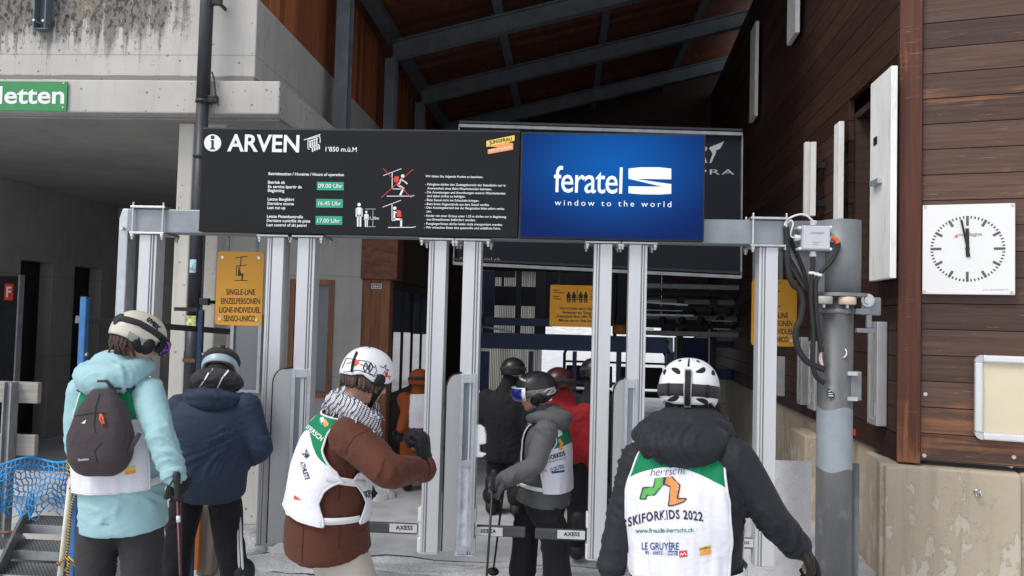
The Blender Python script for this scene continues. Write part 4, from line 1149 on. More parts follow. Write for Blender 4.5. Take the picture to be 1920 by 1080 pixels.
# ---- hanging gate posts
def clampset(q, x, top):
    """bottom plate, and where the beam is bare the rods and top plate too"""
    y0, y1 = YG - .035, YG + .185
    q.box(x - .115, x + .115, y0, y1, zb0 - .014, zb0 - .001)
    for sx in (-.1, .1):
        for yy_ in (YG - .022, YG + .172):
            q.tube([(x + sx, yy_, zb0 - .05), (x + sx, yy_, zb0 - .015)], .009, 6)
            q.tube([(x + sx, yy_, zb0 - .034), (x + sx, yy_, zb0 - .0145)], .015, 6)
            if top: q.tube([(x + sx, yy_, zb0), (x + sx, yy_, zb1 + .04)], .0065, 8)
    if top: q.box(x - .115, x + .115, y0, y1, zb1 + .002, zb1 + .016)
def post(cx_top, groove, label, y_end, top=False, grp='aluminium gate posts hanging from the gantry'):
    x = G.px(cx_top, 470)[0]
    ze = G.px(cx_top, y_end)[2]
    t = thing('gate_post', (x, YG, ze), label, 'gate post', grp)
    w2 = .056
    s = 1 if groove == 'right' else -1
    q = MB()   # extruded profile: broad face, a slot, and a narrow strip
    def bx(a, c, o): q.box(x + min(s * a, s * c), x + max(s * a, s * c), YG - o, YG + .11, ze, zb0 - .016)
    bx(-w2, .018, .012); bx(.026, .034, .012); bx(.040, w2, .004)
    q.build('profile', M['alu'], t, bevel=.003)
    q = MB(); q.box(x - w2 + .012, x + w2 - .012, YG + .0, YG + .105, ze + .002, zb0 - .0165); q.build('slot', M['alu_groove'], t)
    q = MB(); clampset(q, x, top); q.build('clamp', M['bolt'], t, bevel=.002)
    q = MB(); q.box(x - w2 - .001, x + w2 + .001, YG - .013, YG + .112, ze - .008, ze - .001); q.build('end_cap', M['plastic_grey'], t)
    return t, x, ze
posts = []
posts.append(post(278, 'right', 'aluminium gate post at the left end of the gantry behind the beige helmet', 1020, True))
posts.append(post(517, 'left', 'aluminium gate post right of the yellow single line sign', 1022))
posts.append(post(575, 'right', 'aluminium gate post just behind the white graffiti helmet', 1025))
posts.append(post(821, 'left', 'aluminium gate post beside the raised black glove', 1036))
posts.append(post(886, 'right', 'aluminium gate post with a white plastic catch, left of the black helmet', 1040))
posts.append(post(1131, 'left', 'aluminium gate post below the screen, right of the red jacket', 1048))
posts.append(post(1197, 'right', 'aluminium gate post just left of the white vented helmet', 1052))
posts.append(post(1441, 'left', 'aluminium gate post at the right end beside the junction box', 1062, True))

# ---- readers: perforated housing and glazed panel between each pair of posts
def reader(pa, pm, pc, label):
    """perforated front sheet with a rounded shoulder, then a framed glazed panel that slants back"""
    y0_, y1_ = YG - .055, YG + .40
    z0, z1 = G.px(820, 1030)[2], G.px(540, 692)[2]
    xa, xm_, xc = [G.px(p_, 850)[0] for p_ in (pa, pm, pc)]
    t = thing('ticket_reader', ((xa + xc) / 2, YG + .2, z0), label, 'ticket reader', 'ticket readers between the gate posts')
    r = .06
    out = [(xa, z0), (xm_, z0), (xm_, z1 + .015)] + [(xa + r - r * math.sin(a) if True else 0, z1 - r * 1.6 + r * 1.6 * math.cos(a)) for a in np.linspace(0, math.pi / 2, 8)]
    q = MB(); q.prism([(x, YG - .035 + (x - xa) * .25, z) for x, z in out], (0, .012, 0)); q.build('perforated_cover', M['perf'], t)
    q = MB(); q.smooth = True; q.tube([(xa - .004, YG - .03, z0), (xa - .004, YG - .03, z1 - r * 1.6)] + [(xa - .004 + r - r * math.cos(a), YG - .03 + (r - r * math.cos(a)) * .25, z1 - r * 1.6 + r * 1.6 * math.sin(a)) for a in np.linspace(.2, math.pi / 2, 8)] + [(xm_, YG - .012, z1 + .015)], .006, 8); q.build('edge_trim', M['dark_metal'], t)
    q = MB(); q.box(xa + .02, xm_ - .002, YG + .03, y1_, z0 + .003, z1 - .06); q.build('housing', M['alu'], t, bevel=.012)
    P = Plane((xm_ + .002, YG - .045, 0), (1, .35, 0)); W_ = (xc - xm_) * 1.03
    q = MB(); f_ = W_ * .2
    q.pbox(P, 0, f_, z0, z1, -.03, 0); q.pbox(P, W_ - f_, W_, z0, z1 + .01, -.03, 0); q.pbox(P, f_, W_ - f_, z1 - .05, z1 + .005, -.03, 0); q.pbox(P, f_, W_ - f_, z0, z0 + .04, -.03, 0); q.pbox(P, f_, W_ - f_, z0 + .52, z0 + .56, -.03, 0)
    q.build('side_frame', M['galv'], t, bevel=.003)
    q = MB(); q.pbox(P, f_, W_ - f_, z0 + .56, z1 - .05, -.02, -.015); q.build('window', M['glass_pale'], t)
    q = MB(); q.pbox(P, f_, W_ - f_, z0 + .04, z0 + .52, -.02, -.015); q.build('poster', paint('reader_poster', (.52, .56, .62), .4, 0, .35, 14), t)
    return t
reader(511, 545, 579, 'perforated metal ticket reader housing left of the brown jacket')
reader(836, 862, 889, 'perforated metal ticket reader housing left of the grey jacket')
reader(1148, 1169, 1193, 'perforated metal ticket reader housing behind the white vented helmet')
# white plastic catch on the fifth post
PC_ = front(YG + .01)
q = MB()
q.prism([PC_.px(*a) for a in ((889, 796), (901, 797), (908, 803), (911, 815), (911, 833), (899, 834), (899, 848), (912, 852), (904, 858), (889, 858))], (0, .05, 0))
pc = q.build('catch', M['plastic_white'], posts[4][0], bevel=.008)
# turnstile arms with name plates
def arm(px0, px1, plate, y, label, mirror=False, ts=(0, 0), boxside=1):
    Ya = YG + .06
    p = front(Ya)
    u0, u1, z0, z1 = p.rect(px0, y - 10, px1, y + 10)
    t = thing('turnstile_arm', ((u0 + u1) / 2, Ya, z0), label, 'turnstile arm', 'turnstile arms of the gates')
    q = MB(); q.box(u0, u1, Ya - .012, Ya + .02, z0, z1); q.build('bar', paint('arm_dark', (.06, .065, .07), .5, .1), t, bevel=.008)
    a0, a1, b0, b1 = p.rect(plate[0], y - 8.5, plate[1], y + 7.5)
    q = MB(); q.box(a0, a1, Ya - .018, Ya - .013, b0, b1); pl2 = q.build('name_plate', paint('plate_silver', (.62, .62, .62), .4, .2), t, bevel=.002)
    q = MB(); txt(q, front(Ya - .018), 'AXESS', (ts[0], y + 2.6), (ts[1], y + 3.2), .0015, bold=.03, space=1.1, mirror=mirror); q.build('lettering', M['black_print'], pl2)
    # white drive box on the post
    hx = (u1 if boxside > 0 else u0)
    c0, c1 = (hx + .004, hx + .058) if boxside > 0 else (hx - .058, hx - .004)
    zc = (z0 + z1) / 2
    q = MB(); q.box(c0, c1, Ya - .03, Ya + .06, zc - .14, zc - .045); q.box(c0 + .008, c1 - .008, Ya - .025, Ya + .055, zc - .044, zc + .05); q.box(c0, c1, Ya - .03, Ya + .06, zc + .051, zc + .14)
    q.build('drive_box', M['plastic_white'], t, bevel=.006)
arm(690, 783, (731, 783), 990, 'dark turnstile arm with silver name plate right of the brown jacket hem', ts=(742, 774))
arm(893, 985, (893, 943), 996, 'dark turnstile arm with mirrored name plate in front of the dark trousers', True, ts=(901, 930), boxside=-1)
arm(1003, 1097, (1045, 1097), 1002, 'dark turnstile arm with silver name plate right of the dark trousers', ts=(1057, 1087))
arm(1330, 1411, (1370, 1411), 1017, 'turnstile arm with name plate by the right hand gate post', ts=(1383, 1405))

# ---- hanging sign boards
def pict_chair(q, pl, cx, cy, s, off):
    """side view of one rider on a chair"""
    f = lambda x, y: (cx + x * s, cy + y * s)
    strip(q, pl, [f(-22, 3), f(23, -3)], 1.2, off); strip(q, pl, [f(0, 0), f(-3, 32)], 1.6, off); strip(q, pl, [f(-18, 34), f(18, 31), f(18, 27)], 1.3, off)
    strip(q, pl, [f(-17, 34), f(-18, 68), f(-3, 70)], 1.3, off); dot(q, pl, f(-7, 41), 2.8 * s * 1.3, off, 14)
    poly(q, pl, [f(-11, 46), f(-5, 46), f(-1, 60), f(9, 64), f(5, 86), f(0, 86), f(2, 70), f(-12, 69)], off); strip(q, pl, [f(-24, 88), f(24, 88)], 1.3, off)
def yellow_sign(corners, Y, label, lines, chair, name='yellow_sign', dim=False):
    p = front(Y)
    xs_c = [c[0] for c in corners]; ys_c = [c[1] for c in corners]
    u0, u1, z0, z1 = p.rect((corners[0][0] + corners[3][0]) / 2, corners[0][1], (corners[1][0] + corners[2][0]) / 2, corners[2][1])
    t = thing(name, p.pt((u0 + u1) / 2, z0), label, 'sign', 'yellow lift signs')
    q = MB(); r = .025; P = []
    for (cu, cz, a0) in ((u1 - r, z1 - r, 0), (u0 + r, z1 - r, 90), (u0 + r, z0 + r, 180), (u1 - r, z0 + r, 270)):
        for a in np.linspace(a0, a0 + 90, 6): P.append(p.pt(cu + r * math.cos(math.radians(a)), cz + r * math.sin(math.radians(a)), .006))
    q.prism(P, (0, .01, 0)); q.build('plate', M['yellow_sign'], t)
    q = MB(); txtm = lines(q, p); q.build('lettering', M['black_print'], t)
    q = MB(); chair(q, p); q.build('pictogram', M['black_print'], t)
    for su, sz in ((u0 + .035, z0 + .04), (u1 - .035, z0 + .04), (u0 + .035, z1 - .04), (u1 - .035, z1 - .04)):
        q = MB(); q.cyl(p.pt(su, sz, .006), p.pt(su, sz, .011), .011, 12); q.build('screw', M['bolt'], t)
    return t, p, (u0, u1, z0, z1)
def sl_lines(dx, dy):
    def f_(q, p):
        for s, x0, x1, y in (('SINGLE-LINE', 424.5, 479, 552.5), ('EINZELPERSONEN', 415, 488, 569.5), ('LIGNE-INDIVIDUEL', 412, 489, 586), ('SENSO-UNICO', 420, 479, 602)):
            txt(q, p, s, (x0 + dx, y + dy), (x1 + dx, y + dy + .6), .008, cap=10.5, bold=.012)
    return f_
s1, p1, r1 = yellow_sign([(408, 472), (495, 473), (492, 610), (404, 609)], 5.25, 'yellow single line sign hanging beside the black drainpipe', sl_lines(0, 0), lambda q, p: pict_chair(q, p, 453, 482, .5, .008))
q = MB()
for u_ in (r1[0] + .06, r1[1] - .06): q.box(u_ - .008, u_ + .008, 5.262, 5.272, r1[3] - .1, zb1 - .05); q.box(u_ - .008, u_ + .008, 5.152, 5.275, zb0 + .02, zb0 + .04)
q.build('hanger', M['galv_dark'], s1)
s2, p2, r2 = yellow_sign([(1410, 524), (1495, 526), (1492, 649), (1408, 647)], 5.35, 'yellow single line sign partly hidden behind the right gate post', lambda q, p: [txt(q, p, s, (x0, y), (x1, y + .6), .008, cap=10, bold=.012) for s, x0, x1, y in (('SINGLE-LINE', 1426, 1477, 596), ('EINZELPERSONEN', 1416, 1485, 611), ('LIGNE-INDIVIDUEL', 1413, 1487, 626), ('SENSO-UNICO', 1420, 1477, 641))], lambda q, p: pict_chair(q, p, 1452, 532, .48, .008))
q = MB()
for u_ in (r2[0] + .02, r2[1] - .1): q.box(u_ - .012, u_ + .012, 5.362, 5.372, r2[3] - .1, zb1 - .05); q.box(u_ - .012, u_ + .012, 5.152, 5.375, zb0 + .02, zb0 + .04)
q.build('hanger', M['galv_dark'], s2)
def vs_lines(q, p):
    k = lambda x, y: (880 + x / 4.5, 480 + y / 4.5)
    for s, x0, x1, y in (('Vorr\u00fccken zum Stop', 757, 1057, 450), ('Avancer au Stop', 785, 1026, 486), ('Avanzare fino allo Stop', 733, 1075, 518), ('Move on to the stop', 757, 1057, 553)): txt(q, p, s, k(x0, y), k(x1, y + 6), .008, bold=.012)
    for s, x0, x1, y in (('Immer', 708, 760, 293), ('4 Personen', 708, 802, 314), ('Always', 706, 760, 345), ('4 people', 706, 776, 366), ('Toujours', 1018, 1090, 300), ('4 personnes', 1018, 1100, 322), ('Sempre', 1018, 1080, 352), ('4 persone', 1018, 1090, 373)): txt(q, p, s, k(x0, y), k(x1, y + 2), .008, bold=.01)
def vs_pict(q, p):
    k = lambda x, y: (880 + x / 4.5, 480 + y / 4.5)
    for x in (838, 882, 940, 982):
        dot(q, p, k(x, 313), 2.2, .008, 12); dot(q, p, k(x, 336), 4.3, .0082, 14, 3.8)
        for s in (-8, 8): strip(q, p, [k(x + s, 345), k(x + s, 392)], 2.0, .0084)
    strip(q, p, [k(910, 283), k(910, 370)], 1.2, .008)
    for y in (352, 368): strip(q, p, [k(815, y), k(1002, y + 2)], 1.0, .0086)
s3, p3, r3 = yellow_sign([(1032, 535), (1128, 536), (1127, 613), (1030, 610)], 9.6, 'yellow sign asking four people to move on to the stop line', vs_lines, vs_pict)
for u_ in (r3[0] + .1, r3[1] - .1):
    q = MB(); q.bar(p3.pt(u_, r3[3] - .05, -.03), p3.pt(u_, 2.6, -.03), .03, .03); q.bar(p3.pt(u_, 2.2, -.046), p3.pt(u_, 2.2, -3.0), .03, .03); q.build('hanger', M['dark_metal'], s3)

# ---- blue queue posts with a bar, net, steps and fence on the left
YQ = 5.1
Q = front(YQ)
def blue_post(cx, y_top, w_, lab, m, Y=YQ):
    p = front(Y); x0, x1, z0, z1 = p.rect(cx - w_ / 2, y_top, cx + w_ / 2, y_top + 200)
    xx = p.px(cx, y_top + 100)[0]; zt_ = p.px(cx, y_top)[2]; h_ = (x1 - x0) / 2
    t = thing('queue_post', (xx, Y, 0), lab, 'post', 'blue steel posts of the queue barrier')
    q = MB(); q.box(xx - h_, xx + h_, Y - h_, Y + h_, -.05, zt_); q.build('tube', m, t, bevel=.006)
    q = MB(); q.box(xx - h_ - .001, xx + h_ + .001, Y - h_ - .001, Y + h_ + .001, zt_ + .001, zt_ + .006); q.build('end_cap', M['blue_dark'], t)
    for zz_ in (.95, 1.55):
        q = MB(); q.cyl((xx + h_ - .004, Y, zz_), (xx + h_ + .016, Y, zz_), .014, 6); q.build('bolt', M['bolt'], t)
blue_post(155, 557, 12, 'bright blue steel post beside the pale blue jacket', M['blue_post'])
blue_post(374, 582, 9, 'dark blue steel post beside the drainpipe', M['blue_dark'], 5.6)
q = MB(); a, c = Q.px(136, 599), at(424, 622, 5.75)
d_ = (c - a); off_ = np.array((0, .06, 0))
q.bar(a + off_, c + off_, .035, .042)
bo = q.build('barrier_bar', M['dark_metal'], bevel=.003); tag(bo, 'dark steel bar bolted across the two blue posts', 'bar')
q = MB(); q.bar(a + off_ - d_ * .012, a + off_ + d_ * .03, .05, .05); q.build('end_stop', M['bolt'], bo)
# steel fence with grey boards
PFn = front(5.75)
fn = thing('board_fence', PFn.px(9, 900) * np.array((1, 1, 0)), 'short fence of weathered grey boards on a rusty steel post', 'fence')
x0, x1, z0, z1 = PFn.rect(1, 717, 17, 900)
q = MB(); q.box(x0, x0 + .012, 5.75, 5.83, 0, z1); q.box(x1 - .012, x1, 5.75, 5.83, 0, z1); q.box(x0 + .012, x1 - .012, 5.78, 5.79, 0, z1); q.build('post', paint('rusty_steel', (.30, .31, .32), .55, .4, .15, 9, .1, dirt=((.22, .10, .05), .6), stretch=(1, 1, .4)), fn)
for k, (xa_, ya_, xb_, yb_) in enumerate(((-70, 717, 56, 757), (-70, 817, 50, 857))):
    u0, u1, z0, z1 = PFn.rect(xa_, ya_, xb_, yb_)
    q = MB(); q.box(u0, u1, 5.84, 5.885, z0, z1); q.build('board', M['wood_grey'], fn, bevel=.004)
# concrete footing behind the steps
PW = front(6.3)
q = MB(); u0, u1, z0, z1 = PW.rect(-120, 905, 150, 1080); q.box(u0, u1, 6.3, 6.8, -.1, z1)
q.box(u0, u1, 6.25, 6.299, z1 - .09, z1 - .01)
q.build('footing', M['concrete_ledge'], bld)
# white tube post with rope
lp = thing('net_post', at(118, 1080, 4.9) * np.array((1, 1, 0)), 'leaning white plastic post wound with yellow and black rope', 'post')
p0, p1_ = at(138, 850, 5.0), at(112, 1085, 4.9)
pb = p1_ + (p1_ - p0) * .32
q = MB(); q.smooth = True; q.tube([pb, p0], .017, 14); q.build('tube', paint('tube_cream', (.68, .66, .56), .5), lp)
def rope_mat():
    m, nt, b_ = base_mat('hazard_rope', .8)
    tc = nd(nt, 'ShaderNodeTexCoord')
    s = nd(nt, 'ShaderNodeSeparateXYZ', {0: tc.outputs['Object']})
    a_ = math_(nt, 'SINE', math_(nt, 'ADD', math_(nt, 'MULTIPLY', s.outputs[2], 330), math_(nt, 'MULTIPLY', s.outputs[0], 260)))
    nt.links.new(mixc(nt, math_(nt, 'GREATER_THAN', a_, -.1), (.02, .02, .02), (.62, .40, .06)), b_.inputs['Base Color'])
    return m
q = MB(); q.smooth = True
rp = [at(x, y, 4.93 - .035) for x, y in ((126, 862), (128, 885), (138, 905), (131, 915), (141, 925), (134, 950), (130, 990), (127, 1030), (124, 1044), (128, 1052), (127, 1100))]
q.tube(rp, .008, 8)
for l in (((126, 1044), (116, 1052), (108, 1056), (112, 1060)), ((127, 1044), (137, 1053), (146, 1066)), ((126, 1046), (130, 1060), (123, 1070)), ((126, 862), (137, 880), (142, 905), (133, 921))): q.tube([at(x, y, 4.89) for x, y in l], .008, 8)
q.build('rope', rope_mat(), lp)
# blue safety net, sagging and wavy
q = MB(); q.smooth = True
NX, NZ = 20, 8
def net(u, v):
    x = -40 + 175 * u
    yt = 868 - 8 * u + 6 * math.sin(u * 9); yb = 962 + 6 * math.sin(u * 14) - 10 * u + 4 * math.sin(u * 31)
    y = yt + (yb - yt) * v
    x += 5 * math.sin(v * 8 + u * 7) * (v * (1.2 - v) * 2.2) + 4 * v * math.sin(u * 17)
    return at(x, y, 5.0 + .05 * math.sin(u * 11 + v * 5))
for i in range(NX + 1):
    q.tube([net(i / NX + .010 * math.sin(k * 2.3 + i), k / 16) for k in range(17)], .0042, 5)
for j in range(NZ + 1):
    v = j / NZ
    q.tube([net(k / 60, v + (.02 * math.sin(k * .9 + j) if 0 < j else 0)) for k in range(61)], .0042 if j else .008, 5)
for i in range(18):
    a = net(i / 17, 1.0); q.tube([a, a + np.array((.02 * math.sin(i * 3), 0, -.03)), a + np.array((.03 * math.cos(i * 5), -.01, -.05))], .004, 5)
tag(q.build('safety_net', paint('net_blue', (.015, .28, .66), .6)), 'bright blue knotted safety net strung between the fence and the white post', 'net')
# metal grating steps
st = thing('metal_steps', at(60, 1090, 5.4) * np.array((1, 1, 0)), 'galvanised steel grating steps half buried in snow under the net', 'steps')
def grate_mat():
    m, nt, b_ = base_mat('grating', .5, .5)
    tc = nd(nt, 'ShaderNodeTexCoord'); s = nd(nt, 'ShaderNodeSeparateXYZ', {0: tc.outputs['Object']})
    h = math_(nt, 'GREATER_THAN', math_(nt, 'MULTIPLY', math_(nt, 'SINE', math_(nt, 'MULTIPLY', s.outputs[0], 240)), math_(nt, 'SINE', math_(nt, 'MULTIPLY', s.outputs[1], 200))), .0)
    nt.links.new(mixc(nt, h, (.23, .24, .25), (.06, .06, .065)), b_.inputs['Base Color']); return m
gm = grate_mat()
for (x0, y0, x1, y1, Y) in ((25, 985, 122, 1000, 5.75), (-60, 1032, 112, 1047, 5.45), (-80, 1078, 100, 1092, 5.15)):
    p = front(Y); u0, u1, z0, z1 = p.rect(x0, y0, x1, y1)
    q = MB(); q.box(u0, u1, Y, Y + .28, z1 - .012, z1); q.build('tread', gm, st)
    q = MB(); q.box(u0, u1, Y - .012, Y - .001, z0, z1 + .004); q.build('nosing', M['galv'], st)
q = MB(); a, c = at(62, 940, 6.05), at(-10, 1090, 5.1); q.bar(a, c, .02, .14); q.build('stringer', M['galv_dark'], st)
q = MB(); a, c = at(128, 975, 5.95), at(104, 1110, 5.15); q.bar(a, c, .02, .14); q.build('stringer', M['galv_dark'], st)
q = MB(); a = at(0, 998, 5.6); c = at(24, 998, 5.6); q.smooth = True; q.tube([a, c], .012, 8); q.build('pin', paint('rust_pin', (.2, .09, .05), .7), st)
# snow heaped on and below the steps
q = MB(); q.smooth = True
for (x, y, Y, rx, rz) in ((85, 1030, 5.85, .28, .07), (60, 1085, 5.55, .5, .09), (10, 1012, 5.9, .16, .1), (120, 1075, 5.4, .2, .06)):
    p = at(x, y, Y)
    rows = []
    for i in range(9):
        a = i / 8 * math.pi / 2
        rows.append([p + np.array((rx * math.cos(a) * math.cos(f) * (1 + .2 * noise.noise((math.cos(f) * 2, math.sin(f) * 2, x))), rx * .7 * math.cos(a) * math.sin(f), rz * math.sin(a) - rz * .3 + .015 * noise.noise((i, math.cos(f) * 3, x)))) for f in np.linspace(0, 2 * math.pi, 25)[:-1]])
    q.grid(rows, True)
tag(q.build('snow_heap', M['snow']), 'lumps of snow lying on and under the metal steps', 'snow', kind='stuff')
# weathered timber post between the legs, with an orange strip
PWp = front(5.7)
x0, x1, z0, z1 = PWp.rect(370, 940, 400, 1060)
wp = thing('timber_post', ((x0 + x1) / 2, 5.7, 0), 'weathered squared timber post behind the dark blue jacket legs', 'post')
q = MB(); q.box(x0, x1, 5.7, 5.82, -.05, z1); q.build('timber', M['weathered'], wp, bevel=.008)
q = MB(); a = PWp.px(377, 955, .03); q.box(a[0] - .02, a[0] + .01, 5.66, 5.698, 0, a[2]); q.prism([(a[0] - .02, 5.66, a[2] + .002), (a[0] + .01, 5.66, a[2] + .002), (a[0] - .005, 5.66, a[2] + .06)], (0, .038, 0)); q.build('orange_strip', flat('orange_strip', (.55, .17, .04)), wp)
# grey rail box at the right of the navy jacket
q = MB(); u0, u1, z0, z1 = front(6.6).rect(440, 860, 486, 985); q.box(u0, u1, 6.6, 6.9, z0, z1); tag(q.build('concrete_block', M['concrete_ledge'], bevel=.015), 'low concrete block behind the dark blue jacket', 'block')
# snow ridges swept up along the gates
q = MB(); q.smooth = True
for (x, y, Y, rx, ry, rz) in ((560, 1060, 6.0, .5, .22, .05), (900, 1062, 6.0, 1.0, .12, .03), (430, 1050, 6.3, .3, .25, .14), (690, 950, 8.2, .3, .25, .16), (1130, 1068, 5.95, .7, .15, .03)):
    p = at(x, y, Y); p[2] = 0
    rows = []
    for i in range(9):
        a = i / 8 * math.pi / 2
        rows.append([p + np.array((rx * math.cos(a) * math.cos(f) * (1 + .25 * noise.noise((math.cos(f) * 2, math.sin(f) * 2, x))), ry * math.cos(a) * math.sin(f) * (1 + .3 * noise.noise((math.cos(f) * 3, math.sin(f) * 3, x + 5))), rz * math.sin(a) - .03 + .02 * noise.noise((i * .7, math.cos(f) * 3, x)))) for f in np.linspace(0, 2 * math.pi, 33)[:-1]])
    q.grid(rows, True)
tag(q.build('snow_ridge', M['snow']), 'low ridges of swept snow along the gates', 'snow', kind='stuff')

# ------------------------------------------------------------------ chairlift station behind
YS = 12.4
S = front(YS)
bp_ = thing('blue_portal', (S.px(1070, 700)[0], YS, 0), 'dark blue steel portal across the boarding area', 'steel portal')
def sb(x0, y0, x1, y1, name, m=M['navy'], d=.12, Y=YS, par=bp_, ground=False):
    p = front(Y); u0, u1, z0, z1 = p.rect(x0, y0, x1, y1)
    q = MB(); q.box(u0, u1, Y, Y + d, 0 if ground else z0, z1); return q.build(name, m, par, bevel=.006)
sb(898, 628, 1262, 658, 'beam', d=.2)
for x0, x1 in ((898, 914), (989, 996.5), (1071, 1079), (1154, 1163), (1248, 1262)): sb(x0, 659, x1, 900, 'upright', ground=True)
sb(905, 596, 1036, 611, 'rail', Y=YS + .4); sb(870, 512, 905, 627, 'upright', Y=YS + .2)
sb(1078, 716, 1154, 722, 'rail', d=.05)
# machinery rails of the lift at the right
lm = thing('lift_machinery', at(1300, 800, 13.2) * np.array((1, 1, 0)), 'dark sheave beams of the chairlift under the roof', 'lift machinery')
rnd = random.Random(3)
for k, y in enumerate((538, 551, 566, 580, 596, 612, 626)):
    sb(1205 if k < 5 else 1175, y - 5, 1386, y + 4, 'sheave_beam', M['dark_metal'] if k % 2 else M['galv_dark'], .1 + .05 * (k % 3), 13.2 + .25 * (k % 3), lm)
for k in range(9):
    p = at(1225 + k * 18, 585 + (k % 2) * 16, 13.0); q = MB(); q.smooth = True; q.tube([p, p + np.array((0, .08, 0))], .065, 20); q.tube([p - np.array((0, .01, 0)), p + np.array((0, .09, 0))], .03, 10); q.build('sheave', M['dark_metal'], lm)
for x in (1268, 1330, 1382): sb(x, 535, x + 12, 900, 'pillar', M['dark_metal'], .15, 13.6, lm, True)
for x0, x1, y in ((1215, 1240, 564), (1212, 1226, 617), (1335, 1372, 602), (1338, 1370, 617), (1212, 1280, 582)): sb(x0, y - 1, x1, y + 1, 'glint_strip', M['galv'], .03, 12.95, lm)  # glints on the machinery, put in as thin pale strips
for x0, y0, x1, y1, m_ in ((894, 508, 927, 630, M['navy']), (966, 508, 977, 630, M['dark_metal']), (1003, 508, 1024, 640, M['dark_metal']), (927, 508, 966, 520, M['dark_metal']), (940, 520, 945, 537, M['dark_metal'])): sb(x0, y0, x1, y1, 'mast', m_, .08, 14.4, lm)
for a_, c_ in (((905, 612), (960, 622)), ((930, 600), (1002, 599)), ((1205, 590), (1300, 592)), ((1205, 566), (1290, 572))):
    q = MB(); q.bar(at(*a_, 13.0), at(*c_, 13.0), .03, .03); q.build('handrail', M['galv'], lm)
q = MB(); q.hexa([tuple(at(x, y, Y)) for x, y, Y in ((968, 604, 12.9), (982, 606, 12.9), (982, 606, 13.1), (968, 604, 13.1), (968, 596, 12.9), (982, 600, 12.9), (982, 600, 13.1), (968, 596, 13.1))]); q.build('lamp_box', M['plastic_grey'], lm)
# boxes behind the sign: orange drum
p = at(1162, 618, 12.2); q = MB(); q.smooth = True; q.tube([p - np.array((0, 0, .07)), p + np.array((0, 0, .07))], .11, 20)
q2 = q.build('motor', paint('motor_orange', (.35, .14, .02), .5)); tag(q2, 'small orange drum motor sitting on the blue portal beam', 'motor')
# framed opening at the far right
fo = thing('window_frame', at(1358, 800, 14) * np.array((1, 1, 0)), 'dark blue frame with two open bays at the far right of the hall', 'frame')
for r_ in ((1330, 640, 1341, 900), (1384, 640, 1400, 900)): sb(*r_, 'upright', M['navy'], .12, 14.0, fo, True)
sb(1341.5, 640, 1383.5, 652, 'rail', M['navy'], .12, 14.0, fo); sb(1341.5, 692, 1383.5, 712, 'rail', M['navy'], .12, 14.0, fo)
sb(1331, 803, 1440, 1000, 'lower_panel', M['dark_metal'], .1, 13.9, fo, True)
# bracket in the bright gap
q = MB(); p = front(12.3); q.prism([p.px(*a) for a in ((1248, 633), (1256, 640), (1252, 650), (1258, 662), (1262, 662), (1262, 633))], (0, .04, 0)); q.build('bracket', M['galv_dark'], bp_)
# chair of the lift
def chair(px, Y, label):
    ctr = at(px, 820, Y); x, z = ctr[0], .0
    t = thing('lift_chair', (x, Y, .45), label, 'lift chair', 'chairs of the lift')
    W_ = .95
    q = MB(); q.smooth = True
    for sx in (-1, 1):
        xx = x + sx * W_
        q.tube([(xx, Y - .1, .5), (xx, Y - .15, .9), (xx, Y + .05, 1.25), (xx - sx * .08, Y + .2, 1.42), (xx - sx * .3, Y + .22, 1.5)], .028, 10)
    q.tube([(x - W_ * .7, Y + .22, 1.5), (x + W_ * .7, Y + .22, 1.5)], .028, 10)
    q.tube([(x - W_, Y - .1, .5), (x + W_, Y - .1, .5)], .028, 10); q.tube([(x - W_, Y + .05, 1.1), (x + W_, Y + .05, 1.1)], .02, 10)
    q.build('frame', M['rubber'], t)
    for k in range(4):
        xx = x - W_ + .24 + k * .475
        q = MB(); q.box(xx - .2, xx + .2, Y - .35, Y + .1, .5, .58); q.build('seat', M['rubber'], t, bevel=.03)
        q = MB(); q.hexa([(xx - .2, Y + .08, .62), (xx + .2, Y + .08, .62), (xx + .2, Y + .14, .62), (xx - .2, Y + .14, .62), (xx - .2, Y + .18, 1.02), (xx + .2, Y + .18, 1.02), (xx + .2, Y + .24, 1.02), (xx - .2, Y + .24, 1.02)]); q.build('backrest', M['rubber'], t, bevel=.02)
    q = MB(); q.smooth = True; q.tube([(x, Y + .22, 1.5), (x, Y + .3, 2.2), (x, Y + .1, 3.0)], .035, 10); q.build('hanger', M['dark_metal'], t)
chair(1150, 15.2, 'black four seat lift chair waiting behind the blue portal')
# corrugated shed outside
sh_ = thing('corrugated_shed', at(955, 750, 24) * np.array((1, 1, 0)), 'pale corrugated metal shed standing in the snow beyond the hall', 'shed')
p = front(24.0); u0, u1, z0, z1 = p.rect(860, 500, 1012, 800)
q = MB(); n_ = 46; rows = []
xs_c = np.linspace(u0, u1, n_ * 4 + 1)
prof_ = [(x, 24.0 - (.05 if (i % 4) in (1, 2) else 0)) for i, x in enumerate(xs_c)]
q.grid([[(x, y, z) for x, y in prof_] for z in (-.6, 3.4)])
def corr_mat():
    m, nt, b_ = base_mat('corrugated', .55, .1)
    f_ = noise_(nt, mapping(nt, (6, 6, .3)), 1, 4)
    nt.links.new(mixc(nt, ramp(nt, f_, .3, .7), (.25, .235, .215), (.42, .40, .37)), b_.inputs['Base Color']); return m
q.build('wall', corr_mat(), sh_, solid=.01)
q = MB(); q.box(u0 - .1, u1 + .1, 23.8, 27, 3.41, 3.55); q.build('roof', M['galv_dark'], sh_)
q = MB(); q.box(u0, u1, 24.1, 26.8, -.6, 3.4); q.build('body', M['dark_metal'], sh_)
